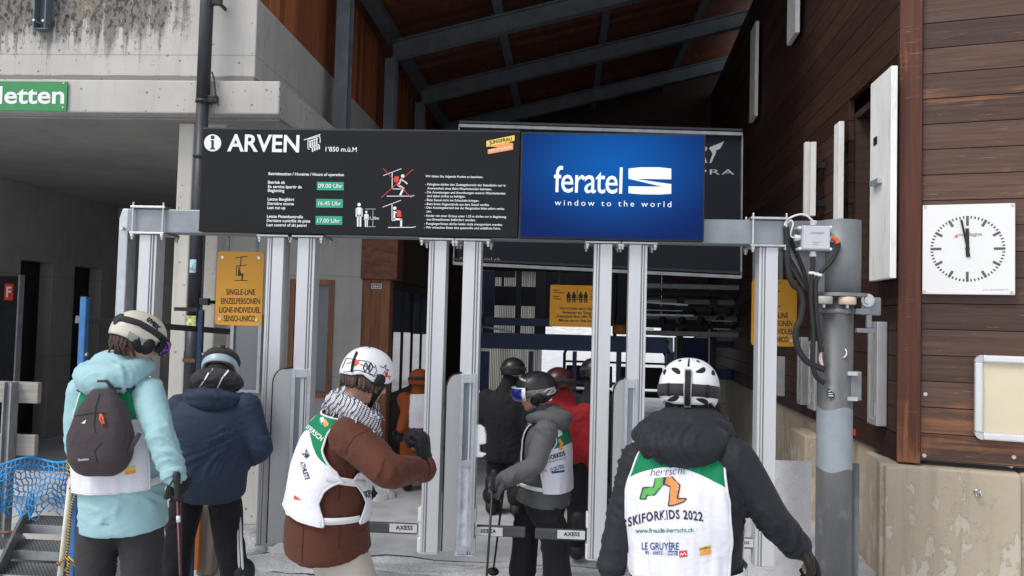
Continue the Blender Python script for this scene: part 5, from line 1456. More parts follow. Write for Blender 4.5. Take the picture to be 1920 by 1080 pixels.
# trees out on the slope
def conifer(px, py_foot, Y, h, label, seed):
    foot = at(px, py_foot, Y); foot[2] = ground_z(foot[0], foot[1]) - .1
    r_ = random.Random(seed)
    t = thing('conifer_tree', foot, label, 'tree', 'trees on the snow slope')
    q = MB(); q.smooth = True; q.tube([foot, foot + np.array((.05, 0, h * .5)), foot + np.array((0, 0, h * .97))], [h * .022, h * .015, .01], 8); q.build('trunk', paint('bark', (.07, .05, .035), .9), t)
    q = MB()
    for i in range(900):
        k = r_.random() ** .8
        z = h * (.12 + .88 * k); R_ = h * .20 * (1 - k) ** .85 * (.75 + .25 * math.sin(k * 60)) + .05
        a = r_.random() * 6.283; rr = R_ * (r_.random() ** .45)
        c = foot + np.array((rr * math.cos(a), rr * math.sin(a), z - rr * .25))
        s = h * .035 * (.5 + r_.random()); d = np.array((math.cos(a), math.sin(a), -.45)) * s; e = np.array((-math.sin(a), math.cos(a), r_.uniform(-.3, .3))) * s * .5
        q.add([c - d * .3 - e, c + d, c - d * .3 + e, c - d * .6 + np.array((0, 0, s * .3))], [(0, 1, 2), (0, 2, 3)])
    q.build('crown', paint('needles_%d' % seed, (.030, .045, .022), .8, 0, .5, 1.5), t)
for k, (px, Y, h) in enumerate(((1328, 46, 9), (1348, 44, 8.5), (1366, 47, 9.5), (1384, 43, 8), (1402, 48, 10))):
    conifer(px, 690, Y, h, ['dark conifer at the left of the trees seen through the framed bay', 'dark conifer, second from the left through the framed bay', 'tallest dark conifer in the middle of the framed bay', 'dark conifer at the right edge of the framed bay', 'dark conifer beyond the right side of the framed bay'][k], 10 + k)
# ================================================================== PEOPLE
def U_(v):
    v = np.array(v, float); return v / (np.linalg.norm(v) + 1e-12)

def remesh(mb, voxel, smooth=4):
    me = bpy.data.meshes.new('tmp'); me.from_pydata(mb.v, [], mb.f); me.update()
    o = bpy.data.objects.new('tmp', me); C.objects.link(o)
    bm = bmesh.new(); bm.from_mesh(me); bmesh.ops.recalc_face_normals(bm, faces=bm.faces[:]); bm.to_mesh(me); bm.free()
    r = o.modifiers.new('r', 'REMESH'); r.mode = 'VOXEL'; r.voxel_size = voxel; r.adaptivity = 0
    if smooth:
        s = o.modifiers.new('s', 'SMOOTH'); s.factor = .5; s.iterations = smooth
    dg = bpy.context.evaluated_depsgraph_get()
    em = bpy.data.meshes.new_from_object(o.evaluated_get(dg))
    n = len(em.vertices)
    v = np.empty(n * 3); em.vertices.foreach_get('co', v); v = v.reshape(-1, 3)
    nn = np.empty(n * 3); em.vertices.foreach_get('normal', nn); nn = nn.reshape(-1, 3)
    f = [tuple(p.vertices) for p in em.polygons]
    bpy.data.objects.remove(o); bpy.data.meshes.remove(me); bpy.data.meshes.remove(em)
    return v, nn, f

def folds(v, n, amp=.006, fr=(7, 7, 12), seed=0.0, ridge=.7):
    """cloth creases: long narrow ridges that run across the fall of the cloth, in patches, over a soft swell"""
    fr = np.array(fr, float)
    out = v.copy()
    nz = noise.noise
    for i in range(len(v)):
        x, y, z = v[i]
        p0, p1, p2 = x * fr[0] + seed, y * fr[1] + seed, z * fr[2] + seed
        w_ = nz((p0 * .5, p1 * .5, p2 * .35)) * 1.4
        sl = (x + y) * 5.0 * nz((x * 1.5 + seed, y * 1.5, z * 1.5))
        q0, q1, q2 = p0 * .55 + w_, p1 * .55 - w_, p2 * 1.15 + w_ * .6 + sl
        m = max(0.0, min(1.0, nz((x * 4.5 + seed, y * 4.5, z * 4.5 + 9)) * 1.8 + .45))
        r1 = 1 - min(1.0, abs(nz((q0, q1, q2))) * 3.0)
        r2 = 1 - min(1.0, abs(nz((q0 * 2 + 5, q1 * 2, q2 * 2.1))) * 3.0)
        out[i] += n[i] * amp * (nz((p0 * .6, p1 * .6, p2 * .4)) * .8 + m * ridge * 1.9 * (1.1 * r1 * r1 - .35) + m * .75 * (r2 * r2 - .3))
    return out

def surf(name, v, f, mats, parent, **k):
    m = MB(); m.smooth = True; m.add(v, f)
    return m.build(name, mats, parent, **k)

class Torso:
    TT = (0, .2, .4, .6, .75, .85, .92, .97, 1.0)
    AA = (.215, .21, .20, .205, .21, .19, .145, .10, .075)
    BB = (.155, .15, .142, .147, .142, .125, .105, .09, .075)
    def __init__(s, hem, neck, yaw, w=1.0, hunch=.03, a=None, b=None):
        s.hem, s.neck = np.array(hem), np.array(neck)
        s.F = np.array((math.sin(math.radians(yaw)), math.cos(math.radians(yaw)), 0)); s.R = np.array((s.F[1], -s.F[0], 0))
        s.mid = (s.hem + s.neck) / 2 - s.F * hunch * 2
        s.a = np.array(a or s.AA) * w; s.b = np.array(b or s.BB) * w
        ts = np.linspace(0, 1, 201)
        k = np.exp(-np.linspace(-2, 2, 13) ** 2); k /= k.sum()
        sm = lambda y: np.convolve(np.pad(np.interp(ts, s.TT, y), 6, 'edge'), k, 'valid')
        s.ts, s.ta, s.tb = ts, sm(s.a), sm(s.b)
        s.L = np.linalg.norm(s.neck - s.hem)
    def frame(s, t):
        c = (1 - t) ** 2 * s.hem + 2 * t * (1 - t) * s.mid + t * t * s.neck
        T = U_(2 * (1 - t) * (s.mid - s.hem) + 2 * t * (s.neck - s.mid))
        R = U_(s.R - T * np.dot(s.R, T)); F = np.cross(T, R)
        return c, T, R, F, np.interp(t, s.ts, s.ta), np.interp(t, s.ts, s.tb)
    def pt(s, t, ang, off=0.0):
        """ang 0 is the middle of the back, 90 degrees the right side"""
        c, T, R, F, a, b = s.frame(t)
        sn, cs = math.sin(ang), math.cos(ang)
        p = .88
        x = math.copysign(abs(sn) ** p, sn) * (a + off); y = -math.copysign(abs(cs) ** p, cs) * (b + off)
        return c + R * x + F * y
    def add(s, mb, off=0.0, n=40, rings=36, t1=1.0):
        rows = [[s.pt(t, 2 * math.pi * k / n, off) for k in range(n)] for t in np.linspace(0, t1, rings)]
        mb.grid(rows, True)
        b = len(mb.v)
        k = len(rows) * n
        mb.f.append(tuple(range(b - k, b - k + n))); mb.mi.append(0); mb.sm.append(True)
        mb.f.append(tuple(range(b - n, b))[::-1]); mb.mi.append(0); mb.sm.append(True)

def limb(mb, pts, rad, n=18, flat=1.0):
    """a tapered limb through its joints, with in-between points so bends stay round"""
    P = [np.array(p, float) for p in pts]
    S, Rr = [], []
    for i in range(len(P) - 1):
        for t in np.linspace(0, 1, 7)[:-1] if i < len(P) - 2 else np.linspace(0, 1, 7):
            p0, p1, p2, p3 = P[max(i - 1, 0)], P[i], P[i + 1], P[min(i + 2, len(P) - 1)]
            tt = t
            cr = .5 * (2 * p1 + (p2 - p0) * tt + (2 * p0 - 5 * p1 + 4 * p2 - p3) * tt * tt + (3 * p1 - p0 - 3 * p2 + p3) * tt ** 3)
            S.append(cr * .45 + (p1 * (1 - t) + p2 * t) * .55); Rr.append(rad[i] * (1 - t) + rad[i + 1] * t)
    mb.capsule(S, Rr, n, flat)

def hand_frame(dirv, palm, side):
    X = U_(dirv); N = U_(np.array(palm) - X * np.dot(palm, X)); S = np.cross(N, X) * side
    return X, N, S
def add_hand(mb, wrist, dirv, palm, side=1, curl=55, k=1.0, r=.0105):
    """palm, four bent fingers of different lengths and a thumb from the side of the palm"""
    X, N, S = hand_frame(dirv, palm, side)
    wrist = np.array(wrist)
    mb.ellip(wrist + X * .05 * k, X * .056 * k, S * .045 * k, N * .021 * k)
    for s_, L in ((.031, .074), (.0105, .084), (-.0105, .077), (-.031, .06)):
        p = wrist + X * .082 * k + S * s_ * k
        P = [p - X * .02 * k, p]; a = 0
        for q, l in enumerate((.45, .32, .26)):
            a += math.radians(curl * (.7 if q == 0 else 1.0)); p = p + (X * math.cos(a) + N * math.sin(a)) * L * l * k; P.append(p)
        mb.capsule(P, [r * k * 1.08, r * k * 1.05, r * k, r * k * .95, r * k * .85], 10)
    p = wrist + X * .03 * k + S * .034 * k
    d1 = U_(X * .55 + S * .7 + N * .35); d2 = U_(X * .8 + S * .15 + N * (.3 + curl / 120)); d3 = U_(X * .6 - S * .2 + N * (.4 + curl / 90))
    mb.capsule([p, p + d1 * .034 * k, p + d1 * .034 * k + d2 * .03 * k, p + d1 * .034 * k + d2 * .03 * k + d3 * .024 * k], [r * k * 1.35, r * k * 1.25, r * k * 1.1, r * k * .95], 10)

def add_head(mb, c, F, U, k=1.0):
    """skull, jaw, brow, nose, lips, ears: c is the middle of the head"""
    F, U = U_(F), U_(U); U = U_(U - F * np.dot(F, U)); R = np.cross(F, U)
    e = lambda f, r, u: c + (F * f + R * r + U * u) * k
    mb.ellip(e(-.012, 0, .035), R * .074 * k, F * .093 * k, U * .083 * k)
    mb.ellip(e(.022, 0, -.038), R * .058 * k, F * .062 * k, U * .074 * k)
    mb.ellip(e(.052, 0, -.086), R * .028 * k, F * .026 * k, U * .022 * k)
    mb.ellip(e(.072, 0, .022), R * .048 * k, F * .016 * k, U * .013 * k)
    mb.capsule([e(.082, 0, .012), e(.099, 0, -.02), e(.104, 0, -.028)], [.009 * k, .012 * k, .012 * k], 10)
    for s in (-1, 1):
        mb.ellip(e(.09, s * .013, -.03), R * .009 * k, F * .011 * k, U * .008 * k)
        mb.ellip(e(.06, s * .036, -.018), R * .022 * k, F * .02 * k, U * .017 * k)
        mb.ellip(e(-.012, s * .078, -.006), R * .008 * k, F * .020 * k, U * .030 * k)
        mb.ellip(e(.068, s * .031, .006), R * .014 * k, F * .012 * k, U * .011 * k)
    mb.ellip(e(.079, 0, -.054), R * .022 * k, F * .010 * k, U * .006 * k); mb.ellip(e(.077, 0, -.064), R * .019 * k, F * .010 * k, U * .007 * k)

class Helmet:
    def __init__(s, c, F, U, a=.115, b=.143, h=.122, brow=80, ear=112, nape=112):
        s.c = np.array(c); s.F = U_(F); s.U = U_(np.array(U) - s.F * np.dot(U, s.F)); s.R = np.cross(s.F, s.U)
        s.a, s.b, s.h, s.brow, s.ear, s.nape = a, b, h, brow, ear, nape
    def p(s, phi, th, off=0.0):
        """phi 0 is the front, 90 the right side, 180 the back; th from the crown down, in degrees"""
        f, t = math.radians(phi), math.radians(th)
        st, ct = math.sin(t), math.cos(t)
        st = st if th < 90 else st * (1 - .0 * (th - 90))
        e = .92
        x = math.copysign(abs(math.sin(f) * st) ** e, math.sin(f) * st); y = math.copysign(abs(math.cos(f) * st) ** e, math.cos(f) * st); z = math.copysign(abs(ct) ** e, ct)
        return s.c + s.R * x * (s.a + off) + s.F * y * (s.b + off) + s.U * z * (s.h + off)
    def edge(s, phi):
        phi = (phi + 180) % 360 - 180; q = abs(phi)
        return float(np.interp(q, (0, 38, 60, 78, 100, 125, 150, 180), (s.brow, s.brow + 1, s.brow + 12, s.ear - 1, s.ear + 2, s.ear - 6, s.nape, s.nape + 1)))
    def shell(s, n=64, m=22):
        mb = MB(); mb.smooth = True
        rows = []
        for i in range(m + 1): rows.append([s.p(360 * k / n, max(.5, s.edge(360 * k / n) * i / m)) for k in range(n)])
        for o, d in ((-.004, .8), (-.014, .6), (-.022, -1), (-.024, -14), (-.026, -40)): rows.append([s.p(360 * k / n, s.edge(360 * k / n) + d, o) for k in range(n)])
        mb.grid(rows, True); return mb
    def band(s, phi0, phi1, th, w, off=.004, n=40, wv=None):
        """strap lying on the shell; th a number or a function of phi"""
        mb = MB(); mb.smooth = True
        g = th if callable(th) else (lambda q: th)
        ph = np.linspace(phi0, phi1, n)
        mb.grid([[s.p(q, g(q) - w / 2 - .8, -.002) for q in ph], [s.p(q, g(q) - w / 2, off) for q in ph], [s.p(q, g(q), off * 1.3) for q in ph], [s.p(q, g(q) + w / 2, off) for q in ph], [s.p(q, g(q) + w / 2 + .8, -.002) for q in ph]])
        return mb
    def patch(s, phi, th, rp, rt, rot=0, off=.0012, n=20, pw=1.0):
        """small oval laid on the shell"""
        mb = MB(); mb.smooth = True
        c_, s_ = math.cos(math.radians(rot)), math.sin(math.radians(rot))
        rows = []
        for i in range(5):
            k = 1 - i / 4 + 1e-3
            rows.append([s.p(phi + (rp * math.cos(a) * c_ - rt * math.sin(a) * s_) * k / max(.25, math.sin(math.radians(th))), th + (rp * math.cos(a) * s_ + rt * math.sin(a) * c_) * k * (1 - .35 * math.cos(a) * pw), off if i else -.001) for a in np.linspace(0, 2 * math.pi, n + 1)[:-1]])
        mb.grid(rows, True); return mb

class Decal:
    """print on cloth: photo positions are carried onto the garment's own surface"""
    def __init__(s, objs, off=.0035):
        s.off = off; V, Fc = [], []
        for o in objs:
            b = len(V); org = ORG[o.name]
            V += [tuple(np.array(v.co) + org) for v in o.data.vertices]; Fc += [tuple(b + i for i in p.vertices) for p in o.data.polygons]
        s.t = BVHTree.FromPolygons(V, Fc)
    def pt(s, x, y, off=None):
        d = U_(ray(x, y)); h, n, i, q = s.t.ray_cast(Vector(CAM), Vector(d))
        if h is None: return None
        n = np.array(n)
        if np.dot(n, d) > 0: n = -n
        return np.array(h) + n * (s.off if off is None else off)
    def add(s, mb, pts, fs, off=None):
        P = [s.pt(x, y, off) for x, y in pts]
        for f in fs:
            q = [P[i] for i in f]
            if any(p is None for p in q): continue
            c = sum(q) / len(q)
            if max(np.linalg.norm(p - c) for p in q) > .12: continue
            mb.add(q, [tuple(range(len(q)))])
    def txt(s, mb, t, p0, p1, cap=None, bold=.015, shear=0.0, arc=0.0, space=1.0, mirror=False):
        global CAP
        if CAP is None: CAP = text_geo('H', 0)[0][:, 1].max()
        vs, fs = text_geo(t, bold, space, shear)
        a, b = np.array(p0, float), np.array(p1, float); e = b - a; W = np.linalg.norm(e); e /= W; q = np.array((e[1], -e[0]))
        x0, x1 = vs[:, 0].min(), vs[:, 0].max(); k = W / (x1 - x0); ky = k if cap is None else cap / CAP
        pts = []
        for x, y in vs:
            u = (x - x0) / (x1 - x0)
            if mirror: u = 1 - u
            pts.append(a + e * u * W + q * (y * ky + arc * 4 * u * (1 - u)))
        s.add(mb, pts, fs)
    def poly(s, mb, pts, off=None):
        """outline filled in small steps so that it follows the cloth"""
        bm = bmesh.new(); bm.faces.new([bm.verts.new((x, y, 0)) for x, y in pts])
        bmesh.ops.triangulate(bm, faces=bm.faces[:])
        for _ in range(2):
            L = [e for e in bm.edges if e.calc_length() > 9]
            if L: bmesh.ops.subdivide_edges(bm, edges=L, cuts=1); bmesh.ops.triangulate(bm, faces=bm.faces[:])
        bm.verts.index_update()
        s.add(mb, [(v.co.x, v.co.y) for v in bm.verts], [tuple(v.index for v in f.verts) for f in bm.faces], off)
        bm.free()
    def line(s, mb, pts, w_, off=None):
        for (xa, ya), (xb, yb) in zip(pts[:-1], pts[1:]):
            d = np.array((xb - xa, yb - ya), float); L = np.linalg.norm(d) + 1e-9; n_ = np.array((-d[1], d[0])) / L * w_ / 2
            m = max(1, int(L / 8))
            for i in range(m):
                u, v = np.array((xa, ya)) + d * i / m, np.array((xa, ya)) + d * (i + 1) / m
                s.add(mb, [u + n_, v + n_, v - n_, u - n_], [(0, 1, 2, 3)], off)

SKIN = None
def skin_mat():
    m, nt, b = base_mat('skin', .5, 0, .4)
    f = noise_(nt, mapping(nt), 12, 4)
    nt.links.new(mixc(nt, f, (.50, .27, .19), (.62, .36, .27)), b.inputs['Base Color'])
    b.inputs['Subsurface Weight'].default_value = .1
    b.inputs['Subsurface Radius'].default_value = (.01, .004, .002)
    return m
SKIN = skin_mat()
M['vest_white'] = fabric('vest_white', (.76, .76, .82), .8, 500, .02, .2, .05)
M['vest_green'] = fabric('vest_green', (.008, .20, .085), .75, 500, .08, .2, .1)
M['vest_edge'] = fabric('vest_edge', (.72, .72, .75), .8, 500, .03)
M['goggle_strap'] = fabric('goggle_strap', (.035, .033, .034), .8, 600, .2)
M['helmet_white'] = paint('helmet_white', (.78, .79, .81), .28, 0, .03, 4)
M['helmet_beige'] = paint('helmet_beige', (.60, .56, .47), .3, 0, .04, 4)
M['helmet_black'] = paint('helmet_black', (.014, .014, .016), .35, 0, .1, 4)
M['helmet_blue'] = paint('helmet_blue', (.36, .46, .50), .35, 0, .05, 4)
M['void'] = paint('void', (.008, .008, .010), .8)
M['hair'] = paint('hair', (.06, .03, .02), .6, 0, .4, 60, stretch=(1, 1, .2))
def lens_mat(name, c1, c2):
    m, nt, b = base_mat(name, .05, .0, .8)
    lw = nd(nt, 'ShaderNodeLayerWeight', {'Blend': .4})
    nt.links.new(mixc(nt, lw.outputs['Facing'], c1, c2), b.inputs['Base Color'])
    b.inputs['Metallic'].default_value = .75
    return m

def person(label, T, head, hF, hU, arms, legs, mats, hoodspec=None, voxel=.011, hk=1.0, arm_r=1.0, glove_curl=60, fold=.009, boots=True, leg_r=1.0, collar=.062, collar_h=.42, seed=0.0, palms=None, glove_k=1.12):
    """arms: {'R': (shoulder, elbow, wrist, hand direction)}, legs: {'R': (hip, knee, ankle)}"""
    base = (legs['L'][2] + legs['R'][2]) / 2
    base = np.array((base[0], base[1], 0.0))
    root = thing('person', base, label, 'person')
    J = {'root': root}
    # body: one continuous figure under the clothes
    b = MB(); b.smooth = True
    T.add(b, -.03, 28, 20, .96)
    for s in 'LR':
        sh, el, wr, hd = arms[s]
        limb(b, [sh, el, wr], [.052, .042, .028], 14)
        add_hand(b, wr, hd, (palms or {}).get(s, -T.F), 1 if s == 'R' else -1, glove_curl, .80 * glove_k, .0075)
        hp, kn, an = legs[s]
        limb(b, [hp, kn, an], [.085, .058, .042], 14)
        fd = T.F * .12
        b.capsule([an - np.array((0, 0, .01)), an + fd - np.array((0, 0, .035))], [.042, .032], 12)
    b.ellip((legs['L'][0] + legs['R'][0]) / 2 + np.array((0, 0, .03)), T.R * .15, T.F * .11, np.array((0, 0, .13)))
    nk = T.pt(.93, 0) * .5 + T.pt(.93, math.pi) * .5
    b.capsule([nk, nk * .4 + head * .6 - U_(hF) * .012, head - U_(hU) * .03 - U_(hF) * .01], [.062, .056, .054], 16)
    add_head(b, head, hF, hU, hk)
    v, n, f = remesh(b, .009, 2)
    J['body'] = surf('body', v, f, SKIN, root)
    # jacket
    j = MB(); j.smooth = True
    T.add(j)
    for s in 'LR':
        sh, el, wr, hd = arms[s]
        k = arm_r * .95
        wr2 = wr + U_(np.array(wr) - el) * .01
        limb(j, [sh, sh * .5 + el * .5, el, el * .5 + wr2 * .5, wr2], [.088 * k, .080 * k, .072 * k, .066 * k, .055 * k], 22)
    if collar:
        j.capsule([nk - (head - nk) * .1, nk + (head - nk) * collar_h], [collar + .018, collar + .006], 20)
    v, n, f = remesh(j, voxel, 5)
    v = folds(v, n, fold, (5, 5, 9), seed, .6)
    J['jacket'] = surf('jacket', v, f, mats['jacket'], root)
    # trousers
    p = MB(); p.smooth = True
    for s in 'LR':
        hp, kn, an = legs[s]
        limb(p, [hp, hp * .5 + kn * .5, kn, kn * .5 + an * .5, an + np.array((0, 0, .08))], [.098 * leg_r, .104 * leg_r, .092 * leg_r, .09 * leg_r, .096 * leg_r], 20)
    hc = (legs['L'][0] + legs['R'][0]) / 2
    p.ellip(hc + np.array((0, 0, .06)), T.R * .165, T.F * .12, np.array((0, 0, .13)))
    v, n, f = remesh(p, .014, 5)
    v = folds(v, n, .008, (6, 6, 10), seed + 3)
    J['trousers'] = surf('trousers', v, f, mats['trousers'], root)
    for s in 'LR':
        hp, kn, an = legs[s]
        if boots:
            q = MB(); q.smooth = True
            q.capsule([an + np.array((0, 0, .22)), an + np.array((0, 0, .02))], [.075, .07], 16); q.capsule([an - T.F * .03 + np.array((0, 0, -.03)), an + T.F * .17 + np.array((0, 0, -.045))], [.06, .05], 16)
            v, n, f = remesh(q, .014, 3); J['boot' + s] = surf('ski_boot', v, f, mats.get('boot', M['rubber']), root)
        sh, el, wr, hd = arms[s]
        q = MB(); q.smooth = True
        add_hand(q, wr, hd, (palms or {}).get(s, -T.F), 1 if s == 'R' else -1, glove_curl, glove_k, .0145)
        q.capsule([wr - U_(hd) * .012, wr + U_(hd) * .03], [.043 * arm_r, .042], 16)
        v, n, f = remesh(q, .0065, 3); v = folds(v, n, .0025, (26, 26, 26), seed + 9)
        J['glove' + s] = surf('glove', v, f, mats['glove'], root)
        if voxel < .015:
            ad = U_(np.array(wr) - el); q = MB(); q.smooth = True; rc_ = .0585 * arm_r * .95
            q.tube([wr - ad * .022, wr - ad * .018, wr + ad * .012, wr + ad * .018], [rc_ - .004, rc_, rc_ + .001, rc_ - .004], 24, False)
            q.build('cuff', mats['jacket'], J['jacket'], solid=.004)
    if hoodspec:
        q = MB(); q.smooth = True
        if callable(hoodspec): hoodspec(q)
        else: hood(q, T, **hoodspec)
        v, n, f = remesh(q, voxel, 6); v = folds(v, n, .010, (5, 5, 7), seed + 5, .55)
        J['hood'] = surf('hood', v, f, mats.get('hood', mats['jacket']), root)
    J['T'] = T; J['head'] = head
    return J

def hood(q, T, w=.13, back=.13, r=.06, lift=.0, t=.95, drop=.07):
    c, Tn, R, F, a, b = T.frame(t)
    c = c + Tn * lift
    pts = []
    for a_ in np.linspace(-130, 130, 15):
        x = math.sin(math.radians(a_)); y = math.cos(math.radians(a_))
        pts.append(c + R * x * w - F * (y * back if y > 0 else y * .10) - Tn * drop * max(0, y) ** 1.5 + Tn * .02)
    q.capsule(pts, [r * (.75 + .35 * max(0, math.cos(math.radians(a_)))) for a_ in np.linspace(-130, 130, 15)], 18, .85)
    q.ellip(c - F * back * .5 - Tn * drop * .25, R * w * 1.05, F * (back * .66 + .035), Tn * (r * 1.3))
    q.ellip(c - F * back * .35 + Tn * r * .5, R * w * .8, F * back * .6, Tn * r * 1.15)

def vest(J, edge, hem_t=.28, tb=.66, tbc=.05, off=.018, top=.965, dip=.02, bands=True, seed=1.0, fedge=None, hcurve=.0, drape=.004):
    """bib: a back and a front panel, green yoke above white, pale binding, joined over the shoulders and by side bands; edge = [(t, half width)]"""
    T = J['T']; root = J['root']
    Et, Ex = zip(*edge)
    Ft, Fx = zip(*(fedge or edge))
    NU, N1, N2 = 44, 34, 24
    out = []
    for side in (0, 1):
        et, ex = (Et, Ex) if side == 0 else (Ft, Fx)
        def P(u, t, o=off):
            c, Tn, R, F, a, b = T.frame(t)
            x = np.interp(t, et, ex) * u
            sn = max(-1, min(1, x / (a + o)))
            ang = math.copysign(abs(sn) ** (1 / .88), sn) ; ang = math.asin(max(-1, min(1, ang)))
            if side: ang = math.pi - ang
            dr = drape * noise.noise((u * 2.6 + side * 9 + seed, t * 3.2, seed)) + drape * .7 * noise.noise((u * 7 + seed, t * 5 + side * 4, 2)) + drape * .5 * abs(noise.noise((u * 9 + t * 3, t * 3, seed + 2)))
            return T.pt(t, ang, o + dr)
        rows = []
        for i in range(N1 + N2 + 1):
            r = []
            for k in range(NU + 1):
                u = -1 + 2 * k / NU
                t0 = hem_t + hcurve * u * u; t1 = top - dip * (1 - u * u); tm = tb + tbc * (1 - u * u)
                t = t0 + (tm - t0) * i / N1 if i <= N1 else tm + (t1 - tm) * (i - N1) / N2
                r.append(P(u, t))
            rows.append(r)
        mb = MB(); mb.smooth = True; mb.grid(rows)
        nW = N1 * NU
        for q in range(len(mb.f)): mb.mi[q] = 0 if q < nW else 1
        o = mb.build('vest_panel', [M['vest_white'], M['vest_green']], root, solid=.003); out.append(o)
        mb = MB(); mb.smooth = True
        for k in (0, NU): mb.tube([rows[i][k] for i in range(0, N1 + N2 + 1)], .0055, 6)
        mb.tube(rows[0], .004, 6); mb.tube(rows[-1], .005, 6)
        mb.build('binding', M['vest_edge'], o)
    if bands:
        for s in (-1, 1):
            mb = MB(); mb.smooth = True; t0 = hem_t + hcurve + .012
            a0 = math.asin(min(1, np.interp(t0, Et, Ex) / (T.frame(t0)[4] + off))); a1 = math.pi - math.asin(min(1, np.interp(t0, Ft, Fx) / (T.frame(t0)[4] + off)))
            mb.grid([[T.pt(t, s * a, off * .9) for a in np.linspace(a0 - .05, a1 + .05, 12)] for t in (t0, t0 + .045)])
            mb.build('side_band', M['vest_edge'], root, solid=.003)
    return out

def pole(top, tip, shaft_m, label, grip_m=None, band=None, r=.0085, grp='ski poles held by the skiers'):
    top, tip = np.array(top), np.array(tip)
    t = thing('ski_pole', (tip[0], tip[1], tip[2]), label, 'ski pole', grp)
    d = U_(top - tip)
    q = MB(); q.smooth = True; q.tube([tip, tip + d * .05, top - d * .12], [.003, r * .8, r], 10); q.build('shaft', shaft_m, t)
    q = MB(); q.smooth = True; q.tube([top - d * .13, top - d * .12, top - d * .07, top - d * .04, top - d * .012, top], [.011, .014, .0135, .016, .018, .012], 12); q.build('grip', grip_m or M['rubber'], t)
    q = MB(); q.smooth = True; bc = tip + d * .06; q.tube([bc, bc + d * .012], [.042, .02], 16); q.build('basket', M['rubber'], t)
    if band:
        q = MB(); q.smooth = True; q.tube([top - d * (band[0] + .03), top - d * band[0]], [r + .0008] * 2, 10); q.build('shaft_band', band[1], t)
    q = MB(); q.smooth = True; s_ = np.cross(d, (0, 1, 0)); q.tube([top - d * .01, top + s_ * .035 - d * .06, top + s_ * .03 - d * .13, top + s_ * .008 - d * .1, top - d * .02], .004, 6); q.build('wrist_strap', M['rubber'], t)
    return t

def V3(*p): return np.array(p, float)
def dirf(yaw, pitch=0):
    y, p = math.radians(yaw), math.radians(pitch)
    return V3(math.sin(y) * math.cos(p), math.cos(y) * math.cos(p), math.sin(p))
def upf(yaw, pitch=0):
    return dirf(yaw, pitch + 90)
def gz(p, z=.1):
    q = np.array(p, float); q[2] = z; return q

# ---------------------------------------------------------------- 1. pale blue jacket, rucksack
D = 4.0
hem, neck = pd(233, 988, D), pd(220, 700, D)
T = Torso(hem, neck, 0, .97, .015, a=(.218, .218, .205, .205, .205, .18, .14, .10, .075), b=(.17, .16, .145, .145, .14, .12, .105, .09, .075))
head = pd(262, 640, D)
hy, hp_ = 42, -22
hF, hU = dirf(hy, hp_), upf(hy, hp_)
arms = {'R': (pd(278, 738, D - .05), pd(301, 815, D - .18), pd(325, 888, D - .22), U_(V3(.35, .55, -.75))), 'L': (pd(158, 735, D + .05), pd(146, 825, D + .02), pd(160, 895, D + .18), V3(.2, .6, -.6))}
hc = pd(228, 955, D)
legs = {'R': (hc + T.R * .11, gz(hc + T.R * .12, .52), gz(hc + T.R * .13 + T.F * .02, .1)), 'L': (hc - T.R * .11, gz(hc - T.R * .12, .52), gz(hc - T.R * .13 + T.F * .02, .1))}
teal = fabric('jacket_pale_blue', (.33, .54, .58), .6, 500, .07, .3)
charc = fabric('trousers_charcoal', (.040, .037, .040), .8, 400, .2)
P1 = person('person in a pale blue ski jacket and beige helmet wearing a dark grey rucksack', T, head, hF, hU, arms, legs, dict(jacket=teal, trousers=charc, glove=fabric('glove_black', (.016, .016, .018), .7, 300)), dict(w=.14, back=.15, r=.07, lift=.045, drop=.06), seed=1.0, palms={'R': V3(-.8, .3, 0)}, glove_curl=75)
vs_ = vest(P1, [(.25, .195), (.45, .195), (.60, .19), (.72, .165), (.85, .145), (.97, .13)], .28, .715, .0, top=.955, seed=2, drape=.007)
H = Helmet(pd(259, 628, D), dirf(hy, hp_), upf(hy, hp_), .108, .135, .118, brow=82, ear=114, nape=108)
h1 = H.shell().build('helmet', M['helmet_beige'], P1['root'])
H.band(25, 175, lambda q: np.interp(q, (25, 60, 110, 150, 175), (86, 80, 70, 72, 78)), 14, .006).build('goggle_strap', M['goggle_strap'], h1)
q = MB(); q.smooth = True; q = H.patch(172, 74, 15, 16, 0, .007); q.build('strap_clip', M['dark_metal'], h1)
q = H.band(62, 122, lambda q_: np.interp(q_, (62, 95, 122), (100, 106, 101)), 15, .003); q.build('ear_pad', paint('ear_pad_grey', (.33, .32, .31), .6), h1)
q = MB(); q.smooth = True; q.capsule([H.p(75, 108, -.012), H.p(66, 124, -.02), H.p(50, 138, -.03)], [.035, .03, .02], 12); q.capsule([H.p(100, 112, -.02), H.p(80, 128, -.03)], [.03, .03], 12); q.build('ear_flap', M['void'], h1)
q = H.patch(100, 100, 2.2, 2.2, 0, .006); q.build('rivet', M['void'], h1)
for s in (1, -1):
    pass
q = MB(); q.smooth = True
for w_, o_, nm, mt in ((1, .024, 'goggle_frame', M['void']), (.82, .030, 'goggle_lens', lens_mat('lens_violet', (.16, .05, .30), (.35, .12, .5)))):
    q = MB(); q.smooth = True
    ph = np.linspace(-62 * w_, 62 * w_, 30); cth = 98
    q.grid([[H.p(x, cth - 15 * w_ - 1, -.01) for x in ph], [H.p(x, cth - 15 * w_, o_ * (1 - .25 * (x / 62) ** 2)) for x in ph], [H.p(x, cth, (o_ + .006) * (1 - .25 * (x / 62) ** 2)) for x in ph], [H.p(x, cth + 15 * w_ * (1 - .2 * math.exp(-(x / 12) ** 2)), o_ * (1 - .25 * (x / 62) ** 2)) for x in ph], [H.p(x, cth + 15 * w_ + 1, -.01) for x in ph]])
    q.build(nm, mt, P1['root'])
dec = Decal([h1], .002)
